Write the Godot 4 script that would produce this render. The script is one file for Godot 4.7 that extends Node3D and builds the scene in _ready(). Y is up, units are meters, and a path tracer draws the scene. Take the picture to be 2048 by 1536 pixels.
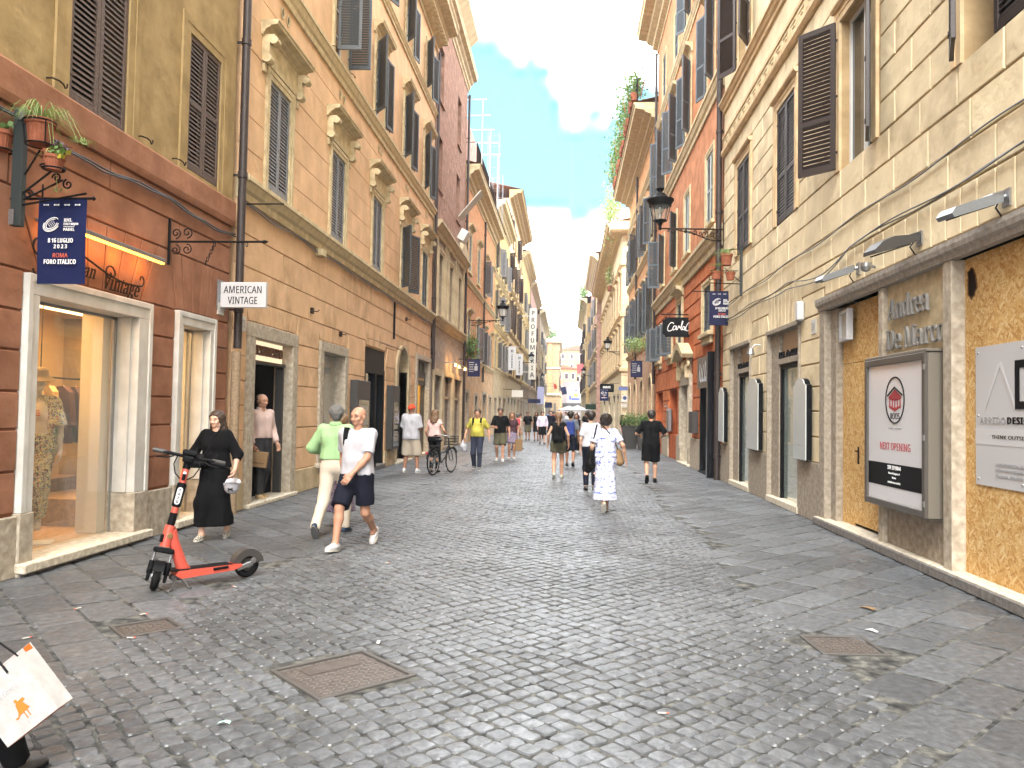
extends Node3D

const XL := -5.2
const XR := 3.95
const BI := Basis.IDENTITY
var rng := RandomNumberGenerator.new()
var M := {}
var frames := {}
var taken := {}
class MB:
	var v := PackedVector3Array()
	var n := PackedVector3Array()
	var u := PackedVector2Array()
	var c := PackedColorArray()
	var col := Color.WHITE
	var colored := false
	func vert(p: Vector3,nn: Vector3,uv := Vector2.ZERO) -> void:
		v.append(p); n.append(nn); u.append(uv); c.append(col)
	func tri(a: Vector3,b: Vector3,d: Vector3) -> void:
		var nn := (b - a).cross(d - a).normalized()
		vert(a,nn); vert(d,nn); vert(b,nn)
	func quad(a: Vector3,b: Vector3,d: Vector3,e: Vector3) -> void:
		var nn := (d - a).cross(e - b).normalized()
		var t0 := Vector2(0,1); var t1 := Vector2(1,1); var t2 := Vector2(1,0); var t3 := Vector2(0,0)
		vert(a,nn,t0); vert(d,nn,t2); vert(b,nn,t1)
		vert(a,nn,t0); vert(e,nn,t3); vert(d,nn,t2)
	func squad(a: Vector3,b: Vector3,d: Vector3,e: Vector3,na: Vector3,nb: Vector3,nd: Vector3,ne: Vector3) -> void:
		vert(a,na,Vector2(0,1)); vert(d,nd,Vector2(1,0)); vert(b,nb,Vector2(1,1))
		vert(a,na,Vector2(0,1)); vert(e,ne,Vector2(0,0)); vert(d,nd,Vector2(1,0))
	func box(ce: Vector3,s: Vector3,bs := Basis.IDENTITY,ch := 0.0) -> void:
		var h := s * 0.5
		if ch <= 0.0:
			var p := []
			for k in 8:
				p.append(ce + bs * Vector3(h.x if k & 1 else -h.x,h.y if k & 2 else -h.y,h.z if k & 4 else -h.z))
			quad(p[4],p[5],p[7],p[6]); quad(p[1],p[0],p[2],p[3])
			quad(p[5],p[1],p[3],p[7]); quad(p[0],p[4],p[6],p[2])
			quad(p[6],p[7],p[3],p[2]); quad(p[0],p[1],p[5],p[4])
			return
		var q := {}
		for ix in [-1,1]:
			for iy in [-1,1]:
				for iz in [-1,1]:
					var sg := Vector3(ix,iy,iz)
					for ax in 3:
						var w := h - Vector3.ONE * ch
						w[ax] = h[ax]
						q[[ix,iy,iz,ax]] = ce + bs * (w * sg)
		for ax in 3:
			var b1 := (ax + 1) % 3
			var b2 := (ax + 2) % 3
			for sgn in [-1,1]:
				var f := []
				for t in [[-1,-1],[1,-1],[1,1],[-1,1]]:
					var k := [0,0,0,ax]
					k[ax] = sgn; k[b1] = t[0]; k[b2] = t[1]
					f.append(q[k])
				if sgn > 0: quad(f[0],f[1],f[2],f[3])
				else: quad(f[3],f[2],f[1],f[0])
			for s1 in [-1,1]:
				for s2 in [-1,1]:
					var e := []
					for t in [-1,1]:
						var k := [0,0,0,0]
						k[ax] = t; k[b1] = s1; k[b2] = s2
						k[3] = b1; e.append(q[k.duplicate()])
						k[3] = b2; e.append(q[k.duplicate()])
					if s1 * s2 > 0: quad(e[0],e[1],e[3],e[2])
					else: quad(e[0],e[2],e[3],e[1])
		for ix in [-1,1]:
			for iy in [-1,1]:
				for iz in [-1,1]:
					var a: Vector3 = q[[ix,iy,iz,0]]
					var b: Vector3 = q[[ix,iy,iz,1]]
					var d: Vector3 = q[[ix,iy,iz,2]]
					if ix * iy * iz > 0: tri(a,b,d)
					else: tri(a,d,b)
	func extrude(poly: PackedVector2Array,o: Vector3,ax: Vector3,ay: Vector3,az: Vector3,caps := true) -> void:
		var area := 0.0
		for k in poly.size():
			area += poly[k].cross(poly[(k + 1) % poly.size()])
		var flip := (area < 0.0) != (ax.cross(ay).dot(az) < 0.0)
		var m := poly.size()
		for k in m:
			var a := poly[k]; var b := poly[(k + 1) % m]
			var pa := o + ax * a.x + ay * a.y
			var pb := o + ax * b.x + ay * b.y
			if flip: quad(pb,pa,pa + az,pb + az)
			else: quad(pa,pb,pb + az,pa + az)
		if caps:
			var idx := Geometry2D.triangulate_polygon(poly)
			for k in range(0,idx.size(),3):
				var t := [poly[idx[k]],poly[idx[k + 1]],poly[idx[k + 2]]]
				if ((t[1] - t[0]).cross(t[2] - t[0]) < 0.0) != (ax.cross(ay).dot(az) < 0.0): t.reverse()
				var q := []
				for w in t: q.append(o + ax * w.x + ay * w.y)
				tri(q[2],q[1],q[0])
				tri(q[0] + az,q[1] + az,q[2] + az)
	func tube(pts: Array,rad,sides := 8,closed := false) -> void:
		var m := pts.size()
		var rings := []
		var up := Vector3.ZERO
		for k in m:
			var p: Vector3 = pts[k]
			var d: Vector3
			if closed: d = pts[(k + 1) % m] - pts[(k + m - 1) % m]
			else: d = pts[mini(k + 1,m - 1)] - pts[maxi(k - 1,0)]
			d = d.normalized()
			if up == Vector3.ZERO:
				up = Vector3.UP if absf(d.y) < 0.9 else Vector3.RIGHT
			var sx := d.cross(up).normalized()
			if sx.length() < 0.5: sx = d.cross(Vector3(0.3,0.5,0.8)).normalized()
			up = sx.cross(d).normalized()
			var r: float = rad[k] if rad is Array else rad
			var ring := []
			for j in sides:
				var a := TAU * j / sides
				var nn := sx * cos(a) + up * sin(a)
				ring.append([p + nn * r,nn])
			rings.append(ring)
		for k in (m if closed else m - 1):
			var r0: Array = rings[k]; var r1: Array = rings[(k + 1) % m]
			for j in sides:
				var j2 := (j + 1) % sides
				squad(r0[j2][0],r0[j][0],r1[j][0],r1[j2][0],r0[j2][1],r0[j][1],r1[j][1],r1[j2][1])
		if not closed:
			for e in [0,m - 1]:
				var ce: Vector3 = pts[e]
				for j in sides:
					var a: Vector3 = rings[e][j][0]; var b: Vector3 = rings[e][(j + 1) % sides][0]
					if e == 0: tri(ce,a,b)
					else: tri(ce,b,a)
	func lathe(prof: Array,o: Vector3,sides := 16,bs := Basis.IDENTITY,smooth := true) -> void:
		for k in prof.size() - 1:
			var a: Vector2 = prof[k]; var b: Vector2 = prof[k + 1]
			var sl := Vector2(b.y - a.y,a.x - b.x).normalized()
			for j in sides:
				var t0 := TAU * j / sides; var t1 := TAU * (j + 1) / sides
				var d0 := Vector3(cos(t0),0,-sin(t0)); var d1 := Vector3(cos(t1),0,-sin(t1))
				var p0 := o + bs * (d0 * a.x + Vector3(0,a.y,0)); var p1 := o + bs * (d1 * a.x + Vector3(0,a.y,0))
				var p2 := o + bs * (d1 * b.x + Vector3(0,b.y,0)); var p3 := o + bs * (d0 * b.x + Vector3(0,b.y,0))
				if smooth:
					var n0 := bs * (d0 * sl.x + Vector3(0,sl.y,0)); var n1 := bs * (d1 * sl.x + Vector3(0,sl.y,0))
					squad(p0,p1,p2,p3,n0,n1,n1,n0)
				else:
					quad(p0,p1,p2,p3)
	func done() -> ArrayMesh:
		var m := ArrayMesh.new()
		var a := []
		a.resize(Mesh.ARRAY_MAX)
		a[Mesh.ARRAY_VERTEX] = v; a[Mesh.ARRAY_NORMAL] = n; a[Mesh.ARRAY_TEX_UV] = u
		if colored: a[Mesh.ARRAY_COLOR] = c
		m.add_surface_from_arrays(Mesh.PRIMITIVE_TRIANGLES,a)
		return m
func numbered(called: String) -> String:
	if not taken.has(called):
		taken[called] = 0
		return called
	taken[called] += 1
	return "%s_%03d" % [called,taken[called]]
func thing(called: String,label: String,category: String,at := Transform3D.IDENTITY,group := "") -> Node3D:
	var o := Node3D.new()
	o.name = numbered(called)
	add_child(o,true)
	o.transform = at
	tag(o,label,category,group)
	return o
func tag(o: Node,label: String,category := "",group := "") -> void:
	o.set_meta("label",label)
	if category: o.set_meta("category",category)
	if group: o.set_meta("group",group)
func part(parent: Node,called: String,mb,m: Material,at := Transform3D.IDENTITY) -> MeshInstance3D:
	var o := MeshInstance3D.new()
	o.name = called
	o.mesh = mb.done() if mb is MB else mb
	o.material_override = m
	o.transform = at
	parent.add_child(o,true)
	return o
func struct(called: String,mb,m: Material) -> MeshInstance3D:
	var o := part(self,called,mb,m)
	o.set_meta("kind","structure")
	return o
func copy_of(o: Node3D,label: String,at: Transform3D) -> Node3D:
	var c := o.duplicate() as Node3D
	var base := String(o.name)
	var cut := base.rfind("_")
	if cut > 0 and base.substr(cut + 1).is_valid_int(): base = base.substr(0,cut)
	c.name = numbered(base)
	add_child(c,true)
	c.transform = at
	c.set_meta("label",label)
	return c
func facade(side: int) -> Transform3D:
	if side > 0: return Transform3D(Basis(V(0,0,-1),Vector3.UP,V(1,0,0)),V(XL,0,0))
	return Transform3D(Basis(V(0,0,1),Vector3.UP,V(-1,0,0)),V(XR,0,0))
func on_wall(side: int,d: float,y: float,w := 0.0) -> Transform3D:
	return facade(side) * Transform3D(BI,V(side * d,y,w))
func text_mesh(s: String,h: float,depth := 0.004,font := "Droid Sans",weight := 400) -> TextMesh:
	var t := TextMesh.new()
	var f := SystemFont.new()
	f.font_names = PackedStringArray([font])
	f.font_weight = weight
	t.font = f
	t.font_size = 64
	t.text = s
	t.pixel_size = h / 46.0
	t.depth = depth
	t.curve_step = 2.0
	return t
func lettering(parent: Node,s: String,at: Vector3,h: float,m: Material,width := 0.0,font := "Droid Sans",weight := 400,depth := 0.004,called := "lettering",turn := BI) -> MeshInstance3D:
	var t := text_mesh(s,h,depth,font,weight)
	var o := part(parent,called,t,m)
	var sx := 1.0
	if width > 0.0:
		var bb := t.get_aabb()
		if bb.size.x > 0.01: sx = width / bb.size.x
	o.transform = Transform3D(turn * Basis.from_scale(V(sx,1,1)),at)
	return o
func noise_tex(freq: float,oct: int,lo: Color,hi: Color,size := 512,sd := 1,normal := 0.0,type := 3) -> NoiseTexture2D:
	var f := FastNoiseLite.new()
	f.seed = sd
	f.noise_type = type
	f.frequency = freq
	f.fractal_octaves = oct
	f.fractal_gain = 0.55
	var t := NoiseTexture2D.new()
	t.width = size; t.height = size
	t.seamless = true
	t.noise = f
	if normal > 0.0:
		t.as_normal_map = true
		t.bump_strength = normal
	else:
		var g := Gradient.new()
		g.set_color(0,lo); g.set_color(1,hi)
		g.set_offset(0,0.15); g.set_offset(1,0.85)
		t.color_ramp = g
	return t
func lin(r: float,g: float,b: float) -> Color:
	return Color(r,g,b).linear_to_srgb()
func mat(c: Color,rough := 0.8,metal := 0.0,tex: Texture2D = null,scale := 1.0,nrm: Texture2D = null,nscale := 0.5,world := true) -> StandardMaterial3D:
	var m := StandardMaterial3D.new()
	m.albedo_color = c
	m.roughness = rough
	m.metallic = metal
	if rough >= 0.6 or c.v < 0.15 and rough >= 0.4: m.metallic_specular = 0.22
	if tex: m.albedo_texture = tex
	if nrm:
		m.normal_enabled = true
		m.normal_texture = nrm
		m.normal_scale = nscale
	if tex or nrm:
		m.uv1_triplanar = true
		m.uv1_world_triplanar = world
		m.uv1_scale = Vector3.ONE * scale
	return m
func glow(c: Color,e: float) -> StandardMaterial3D:
	var m := mat(c,0.6)
	m.emission_enabled = true
	m.emission = c
	m.emission_energy_multiplier = e
	return m
func pane(alpha := 0.12,c := Color(0.85,0.9,0.9)) -> StandardMaterial3D:
	var m := mat(Color(c.r,c.g,c.b,alpha),0.02)
	m.transparency = BaseMaterial3D.TRANSPARENCY_ALPHA
	m.metallic_specular = 0.6
	return m
func stamped(size: int,base: Color,cols: Array,count: int,ln: float,wd: float,sd: int,soft := 0.0,turns := 16,spread := TAU) -> ImageTexture:
	var r := RandomNumberGenerator.new()
	r.seed = sd
	var im := Image.create(size,size,false,Image.FORMAT_RGBA8)
	im.fill(base)
	var st := []
	for k in turns:
		var a := spread * k / turns - spread * 0.5 + PI * 0.5
		var l := ln * r.randf_range(0.5,1.3); var w := wd * r.randf_range(0.5,1.4)
		var half := int(ceil(maxf(l,w) * 0.5)) + 1
		var s := Image.create(half * 2,half * 2,false,Image.FORMAT_RGBA8)
		var cc: Color = cols[k % cols.size()]
		for y in half * 2:
			for x in half * 2:
				var px := x - half + 0.5; var py := y - half + 0.5
				var q := U(px * cos(a) + py * sin(a),-px * sin(a) + py * cos(a))
				var e := pow(absf(q.x) / (l * 0.5),4.0) + pow(absf(q.y) / (w * 0.5),2.0 if soft > 0.0 else 4.0)
				if e < 1.0:
					var sh := 1.0 + 0.12 * sin(q.y * 1.7 + k) + 0.05 * sin(q.x * 0.5)
					s.set_pixel(x,y,Color(cc.r * sh,cc.g * sh,cc.b * sh,clampf((1.0 - e) * 6.0,0.0,1.0) * cc.a))
		st.append(s)
	for k in count:
		var s: Image = st[r.randi() % turns]
		var p := Vector2i(r.randi() % size,r.randi() % size)
		var rc := Rect2i(0,0,s.get_width(),s.get_height())
		for ox in [0,-size]:
			for oy in [0,-size]:
				if p.x + ox + rc.size.x > 0 and p.y + oy + rc.size.y > 0:
					im.blend_rect(s,rc,p + Vector2i(ox,oy))
	return ImageTexture.create_from_image(im)
func materials() -> void:
	var white := Color.WHITE
	var plaster_tex := noise_tex(0.006,6,Color(0.90,0.895,0.885),Color(1,1,1),1024,3)
	var old_tex := noise_tex(0.008,7,Color(0.83,0.82,0.80),Color(1,1,1),1024,9)
	var fine := noise_tex(0.05,4,white,white,512,5,3.0)
	var grain := noise_tex(0.02,5,white,white,512,6,6.0)
	var stone_tex := noise_tex(0.02,6,Color(0.80,0.785,0.765),Color(1,1,1),1024,12)
	var speck := noise_tex(0.12,3,Color(0.7,0.7,0.7),Color(1,1,1),512,14)
	M.tex = {"plaster": plaster_tex,"old": old_tex,"fine": fine,"grain": grain,"stone": stone_tex,"speck": speck}
	var wall := func(c: Color,t: Texture2D = plaster_tex,s := 0.28) -> StandardMaterial3D:
		return mat(c,0.9,0.0,t,s,fine,0.35)
	M.ochre = wall.call(lin(0.42,0.305,0.15),old_tex)
	M.terracotta = wall.call(lin(0.38,0.185,0.115),old_tex)
	M.terracotta2 = wall.call(lin(0.30,0.125,0.075),old_tex)
	M.peach = wall.call(lin(0.75,0.50,0.30))
	M.peach2 = wall.call(lin(0.72,0.49,0.30),old_tex)
	M.peach3 = wall.call(lin(0.735,0.495,0.30),old_tex)
	M.terracotta3 = wall.call(lin(0.355,0.17,0.105),old_tex)
	M.buff = wall.call(lin(0.60,0.49,0.32),old_tex)
	M.trim = wall.call(lin(0.66,0.55,0.35),old_tex,0.6)
	M.pinkbrick = mat(lin(0.36,0.215,0.16),0.95,0.0,old_tex,0.35,grain,1.4)
	M.greystone = wall.call(lin(0.38,0.30,0.22),old_tex,0.5)
	M.orange2 = wall.call(lin(0.60,0.30,0.15),old_tex)
	M.yellow2 = wall.call(lin(0.62,0.46,0.20),old_tex)
	M.cream = wall.call(lin(0.80,0.68,0.46))
	M.cream_back = wall.call(lin(0.50,0.36,0.20),old_tex)
	M.cream2 = wall.call(lin(0.79,0.67,0.46),old_tex)
	M.orange = wall.call(lin(0.62,0.28,0.145),old_tex)
	M.orange_deep = wall.call(lin(0.50,0.14,0.055),old_tex)
	M.orange_low = wall.call(lin(0.64,0.215,0.09),old_tex)
	M.apricot = wall.call(lin(0.66,0.37,0.18),old_tex)
	M.pale = wall.call(lin(0.72,0.54,0.33),old_tex)
	M.pink = wall.call(lin(0.50,0.31,0.26),old_tex)
	M.travertine = mat(lin(0.52,0.46,0.37),0.75,0.0,stone_tex,0.5,fine,0.4)
	M.trav_dark = mat(lin(0.40,0.35,0.285),0.8,0.0,stone_tex,0.6,fine,0.5)
	M.marble = mat(lin(0.66,0.65,0.61),0.45,0.0,plaster_tex,0.6)
	M.sill = mat(lin(0.70,0.64,0.52),0.6,0.0,stone_tex,0.8)
	M.greystep = mat(lin(0.22,0.21,0.20),0.8,0.0,stone_tex,0.8,fine,0.5)
	M.shut_brown = mat(lin(0.155,0.115,0.10),0.6,0.0,stone_tex,1.5,fine,0.3)
	M.shut_dark = mat(lin(0.040,0.028,0.026),0.5,0.0,stone_tex,1.5,fine,0.3)
	M.shut_grey = mat(lin(0.27,0.275,0.295),0.6,0.0,stone_tex,1.5,fine,0.3)
	M.shut_blue = mat(lin(0.15,0.175,0.20),0.6,0.0,stone_tex,1.5)
	M.shut_slate = mat(lin(0.075,0.088,0.10),0.55,0.0,stone_tex,1.5)
	M.shut_maroon = mat(lin(0.07,0.045,0.045),0.6,0.0,stone_tex,1.5)
	M.iron = mat(lin(0.013,0.012,0.012),0.55,0.0,speck,3.0)
	M.rust = mat(lin(0.045,0.028,0.021),0.75,0.0,speck,3.0)
	M.pipe = mat(lin(0.040,0.027,0.024),0.5,0.0,stone_tex,1.2)
	M.pipe_tan = mat(lin(0.36,0.27,0.18),0.6,0.0,stone_tex,1.2)
	M.black = mat(lin(0.006,0.006,0.007),0.5)
	M.black_gloss = mat(lin(0.010,0.010,0.012),0.15)
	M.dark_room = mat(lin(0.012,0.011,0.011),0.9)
	M.room = mat(lin(0.10,0.085,0.07),0.9)
	M.darkgrey = mat(lin(0.045,0.042,0.040),0.5)
	M.midgrey = mat(lin(0.14,0.14,0.14),0.5)
	M.steel = mat(lin(0.45,0.46,0.47),0.35,0.8,speck,2.0)
	M.aluminium = mat(lin(0.30,0.32,0.34),0.4,0.3,speck,2.0)
	M.letter = mat(lin(0.20,0.195,0.185),0.45)
	M.lintel = mat(lin(0.42,0.39,0.35),0.7,0.0,stone_tex,0.6,fine,0.5)
	M.white = mat(lin(0.50,0.50,0.51),0.5)
	M.white_gloss = mat(lin(0.60,0.60,0.62),0.2)
	M.offwhite = mat(lin(0.54,0.52,0.47),0.6)
	M.print_black = mat(lin(0.007,0.007,0.008),0.6)
	M.print_grey = mat(lin(0.30,0.30,0.31),0.5)
	M.print_palegrey = mat(lin(0.55,0.55,0.56),0.5)
	M.print_red = mat(lin(0.32,0.03,0.04),0.5)
	M.print_white = mat(lin(0.78,0.78,0.78),0.6)
	M.print_orange = mat(lin(0.62,0.13,0.07),0.6)
	M.navy = mat(lin(0.016,0.022,0.085),0.75,0.0,speck,4.0)
	M.navy2 = mat(lin(0.030,0.032,0.085),0.75,0.0,speck,4.0)
	M.glass = pane(0.10)
	M.glass_dark = mat(lin(0.02,0.023,0.026),0.03)
	M.glass_dark.metallic_specular = 0.7
	M.frame_white = mat(lin(0.62,0.62,0.60),0.5)
	M.roof = mat(lin(0.26,0.13,0.08),0.9,0.0,old_tex,0.8)
	M.pot = mat(lin(0.36,0.13,0.075),0.8,0.0,old_tex,2.0)
	M.soil = mat(lin(0.03,0.022,0.016),1.0)
	M.leaf = mat(lin(0.085,0.15,0.035),0.55)
	M.leaf.backlight_enabled = true
	M.leaf.backlight = lin(0.06,0.11,0.02)
	M.leaf_pale = mat(lin(0.22,0.30,0.10),0.55)
	M.leaf_pale.backlight_enabled = true
	M.leaf_pale.backlight = lin(0.14,0.18,0.05)
	M.leaf_dark = mat(lin(0.03,0.065,0.022),0.5)
	M.leaf_red = mat(lin(0.05,0.018,0.022),0.5)
	M.leaf_yellow = mat(lin(0.42,0.36,0.05),0.6)
	M.cardboard = mat(lin(0.33,0.21,0.11),0.9,0.0,speck,3.0)
	M.wood = mat(lin(0.34,0.19,0.085),0.5,0.0,stone_tex,0.8)
	M.brass = mat(lin(0.55,0.38,0.13),0.25,0.9)
	var osb := stamped(1024,Color(0.86,0.72,0.50),[Color(0.90,0.77,0.56),Color(0.87,0.73,0.51),Color(0.83,0.68,0.45),Color(0.91,0.79,0.59),Color(0.85,0.70,0.48),Color(0.95,0.85,0.68),Color(0.78,0.61,0.39)],9000,60.0,13.0,7,0.0,49,PI * 0.95)
	M.osb = mat(Color(0.90,0.87,0.81),0.7,0.0,osb,0.62)
func fbox(mb: MB,s: int,d0: float,d1: float,v0: float,v1: float,w0: float,w1: float,ch := 0.0) -> void:
	mb.box(V(s * (d0 + d1) * 0.5,(v0 + v1) * 0.5,(w0 + w1) * 0.5),V(absf(d1 - d0),absf(v1 - v0),absf(w1 - w0)),BI,ch)
func fx(s: int,d: float,v: float,w: float) -> Vector3:
	return V(s * d,v,w)
func wall_mesh(s: int,d0: float,d1: float,v0: float,v1: float,w: float,deep: float,ops: Array) -> MB:
	var mb := MB.new()
	var xs := [d0,d1]
	for o in ops:
		for e in [o[0],o[1]]:
			if e > d0 + 0.001 and e < d1 - 0.001 and not xs.has(e): xs.append(e)
	xs.sort()
	for k in xs.size() - 1:
		var a: float = xs[k]; var b: float = xs[k + 1]
		var mid := (a + b) * 0.5
		var cuts := []
		for o in ops:
			if o[0] < mid and o[1] > mid: cuts.append([maxf(o[2],v0),minf(o[3],v1)])
		cuts.sort_custom(func(p,q): return p[0] < q[0])
		var at := v0
		for c in cuts + [[v1,v1]]:
			if c[0] > at + 0.001:
				var x0 := minf(s * a,s * b); var x1 := maxf(s * a,s * b)
				mb.quad(V(x0,at,w),V(x1,at,w),V(x1,c[0],w),V(x0,c[0],w))
			at = maxf(at,c[1])
	for o in ops:
		var x0 := minf(s * o[0],s * o[1]); var x1 := maxf(s * o[0],s * o[1])
		var b: float = maxf(o[2],v0); var t: float = minf(o[3],v1)
		if t <= b: continue
		var z0 := w - deep
		mb.quad(V(x0,b,w),V(x0,b,z0),V(x0,t,z0),V(x0,t,w))
		mb.quad(V(x1,b,z0),V(x1,b,w),V(x1,t,w),V(x1,t,z0))
		mb.quad(V(x0,t,w),V(x0,t,z0),V(x1,t,z0),V(x1,t,w))
		mb.quad(V(x0,b,z0),V(x0,b,w),V(x1,b,w),V(x1,b,z0))
	return mb
func moulding(mb: MB,s: int,d0: float,d1: float,prof: Array) -> void:
	var p := PackedVector2Array()
	for q in prof: p.append(U(q[0],q[1]))
	mb.extrude(p,V(minf(s * d0,s * d1),0,0),V(0,0,1),V(0,1,0),V(absf(d1 - d0),0,0))
func course_profile(v0: float,v1: float,out: float,w := -0.02) -> Array:
	var h := v1 - v0
	return [[w,v0],[out * 0.3,v0],[out * 0.35,v0 + h * 0.3],[out * 0.6,v0 + h * 0.42],[out * 0.85,v0 + h * 0.72],[out,v0 + h * 0.76],[out,v0 + h * 0.95],[out * 0.9,v1],[w,v1]]
func cornice_profile(v0: float,v1: float,out: float) -> Array:
	var h := v1 - v0
	return [[-0.05,v0],[0.04,v0],[0.05,v0 + h * 0.15],[out * 0.25,v0 + h * 0.22],[out * 0.28,v0 + h * 0.38],[out * 0.5,v0 + h * 0.48],[out * 0.55,v0 + h * 0.6],[out * 0.92,v0 + h * 0.68],[out * 0.93,v0 + h * 0.84],[out,v0 + h * 0.92],[out,v1],[-0.05,v1]]
func block_mesh(xb0: float,xb1: float,xt0: float,xt1: float,v0: float,v1: float,w0: float,w1: float,ch: float) -> MB:
	var mb := MB.new()
	var bk := [V(xb0,v0,w0),V(xb1,v0,w0),V(xt1,v1,w0),V(xt0,v1,w0)]
	var md := [V(xb0,v0,w1 - ch),V(xb1,v0,w1 - ch),V(xt1,v1,w1 - ch),V(xt0,v1,w1 - ch)]
	var fr := [V(xb0 + ch,v0 + ch,w1),V(xb1 - ch,v0 + ch,w1),V(xt1 - ch,v1 - ch,w1),V(xt0 + ch,v1 - ch,w1)]
	mb.quad(fr[0],fr[1],fr[2],fr[3])
	for k in 4:
		var j := (k + 1) % 4
		mb.quad(md[k],md[j],fr[j],fr[k])
		mb.quad(bk[k],bk[j],md[j],md[k])
	return mb
func blocks(b: Node3D,s: int,d0: float,d1: float,courses: Array,ln: float,ops: Array,fans: Array,mats: Array,w := 0.0,joint := 0.022,called := "block",deep := 0.03,ch := 0.008) -> void:
	for ci in courses.size() - 1:
		var va: float = courses[ci] + joint * 0.5
		var vb: float = courses[ci + 1] - joint * 0.5
		var cut := []
		for o in ops:
			if o[2] < vb - 0.06 and o[3] > va + 0.06: cut.append([o[0],o[1],o[0],o[1]])
		for f in fans:
			if f[2] < vb - 0.05 and f[3] > va + 0.05: cut.append([f[0],f[1],f[0] - f[5],f[1] + f[5]])
		cut.sort_custom(func(p,q): return p[0] < q[0])
		var at := [d0,d0]
		for c in cut + [[d1,d1,d1,d1]]:
			var run: float = c[0] - at[0]
			if run > 0.06 and c[2] - at[1] > -0.5:
				var n := maxi(1,int(round(run / ln)))
				var off := 0.5 if ci % 2 else 0.0
				var br := [0.0]
				if n > 1:
					for k in n:
						var q := (k + off) / n
						if q > 0.08 and q < 0.92: br.append(q)
				br.append(1.0)
				for k in br.size() - 1:
					var b0 := lerpf(at[0],c[0],br[k]) + joint * 0.5
					var b1 := lerpf(at[0],c[0],br[k + 1]) - joint * 0.5
					var t0: float = b0 if k > 0 else at[1] + joint * 0.5
					var t1: float = b1 if k < br.size() - 2 else c[2] - joint * 0.5
					if t1 - t0 < 0.02: t1 = t0 + 0.02
					var jw := w + rng.randf_range(-0.003,0.003)
					var mb := block_mesh(s * b0,s * b1,s * t0,s * t1,va,vb,w - deep,jw,ch) if s > 0 else block_mesh(s * b1,s * b0,s * t1,s * t0,va,vb,w - deep,jw,ch)
					part(b,called,mb,mats[rng.randi() % mats.size()])
			at = [maxf(at[0],c[1]),maxf(at[1],c[3])]
	for f in fans:
		var n: int = f[4]
		for k in n:
			var q0 := float(k) / n; var q1 := float(k + 1) / n
			var b0 := lerpf(f[0],f[1],q0) + joint * 0.4
			var b1 := lerpf(f[0],f[1],q1) - joint * 0.4
			var t0 := lerpf(f[0] - f[5],f[1] + f[5],q0) + joint * 0.4
			var t1 := lerpf(f[0] - f[5],f[1] + f[5],q1) - joint * 0.4
			var mb := block_mesh(s * b0,s * b1,s * t0,s * t1,f[2] + joint * 0.5,f[3] - joint * 0.5,w - deep,w,ch) if s > 0 else block_mesh(s * b1,s * b0,s * t1,s * t0,f[2] + joint * 0.5,f[3] - joint * 0.5,w - deep,w,ch)
			part(b,"voussoir",mb,mats[rng.randi() % mats.size()])
var leaf_store := {}
func leaf(w: float,h: float,m: Material,pitch: float,single: bool,mid := 0.42,flip := 1.0) -> Node3D:
	var key := [snappedf(w,0.01),snappedf(h,0.01),m,pitch,single,mid,flip]
	if not leaf_store.has(key):
		var fr := MB.new()
		var st := clampf(w * 0.12,0.04,0.075)
		var t := 0.045
		fr.box(V(st * 0.5,h * 0.5,t * 0.5),V(st,h,t),BI,0.004)
		fr.box(V(w - st * 0.5,h * 0.5,t * 0.5),V(st,h,t),BI,0.004)
		var rails := [[0.0,st * 1.5],[h - st * 1.1,h]]
		if mid > 0.0: rails.append([h * mid - st * 0.5,h * mid + st * 0.5])
		for r in rails:
			fr.box(V(w * 0.5,(r[0] + r[1]) * 0.5,t * 0.5),V(w - st * 2.0,r[1] - r[0],t - 0.006))
		for q in [0.12,0.5,0.88]:
			fr.box(V(0.03,h * q,t + 0.004),V(0.10,0.035,0.012))
		var o := MeshInstance3D.new()
		o.name = "shutter"
		o.mesh = fr.done()
		o.material_override = m
		var spans := [[st * 1.5,h * mid - st * 0.5],[h * mid + st * 0.5,h - st * 1.1]] if mid > 0.0 else [[st * 1.5,h - st * 1.1]]
		var all := MB.new()
		var sl := MB.new()
		var bs := Basis(Vector3.RIGHT,-0.48 * flip)
		sl.box(Vector3.ZERO,V(w - st * 2.0 + 0.01,pitch * 0.84,0.009),bs)
		var slm := sl.done()
		for sp in spans:
			var n := int((sp[1] - sp[0]) / pitch)
			for k in n:
				var y: float = sp[0] + (sp[1] - sp[0]) * (k + 0.5) / n
				if single:
					part(o,"slat",slm,m,Transform3D(BI,V(w * 0.5,y,t * 0.5)))
				else:
					all.box(V(w * 0.5,y,t * 0.5),V(w - st * 2.0 + 0.01,pitch * 0.84,0.009),bs)
		if not single:
			var q := part(o,"slats",all,m)
			q.set_meta("kind","stuff")
		leaf_store[key] = o
	var c: Node3D = leaf_store[key].duplicate()
	return c
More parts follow.
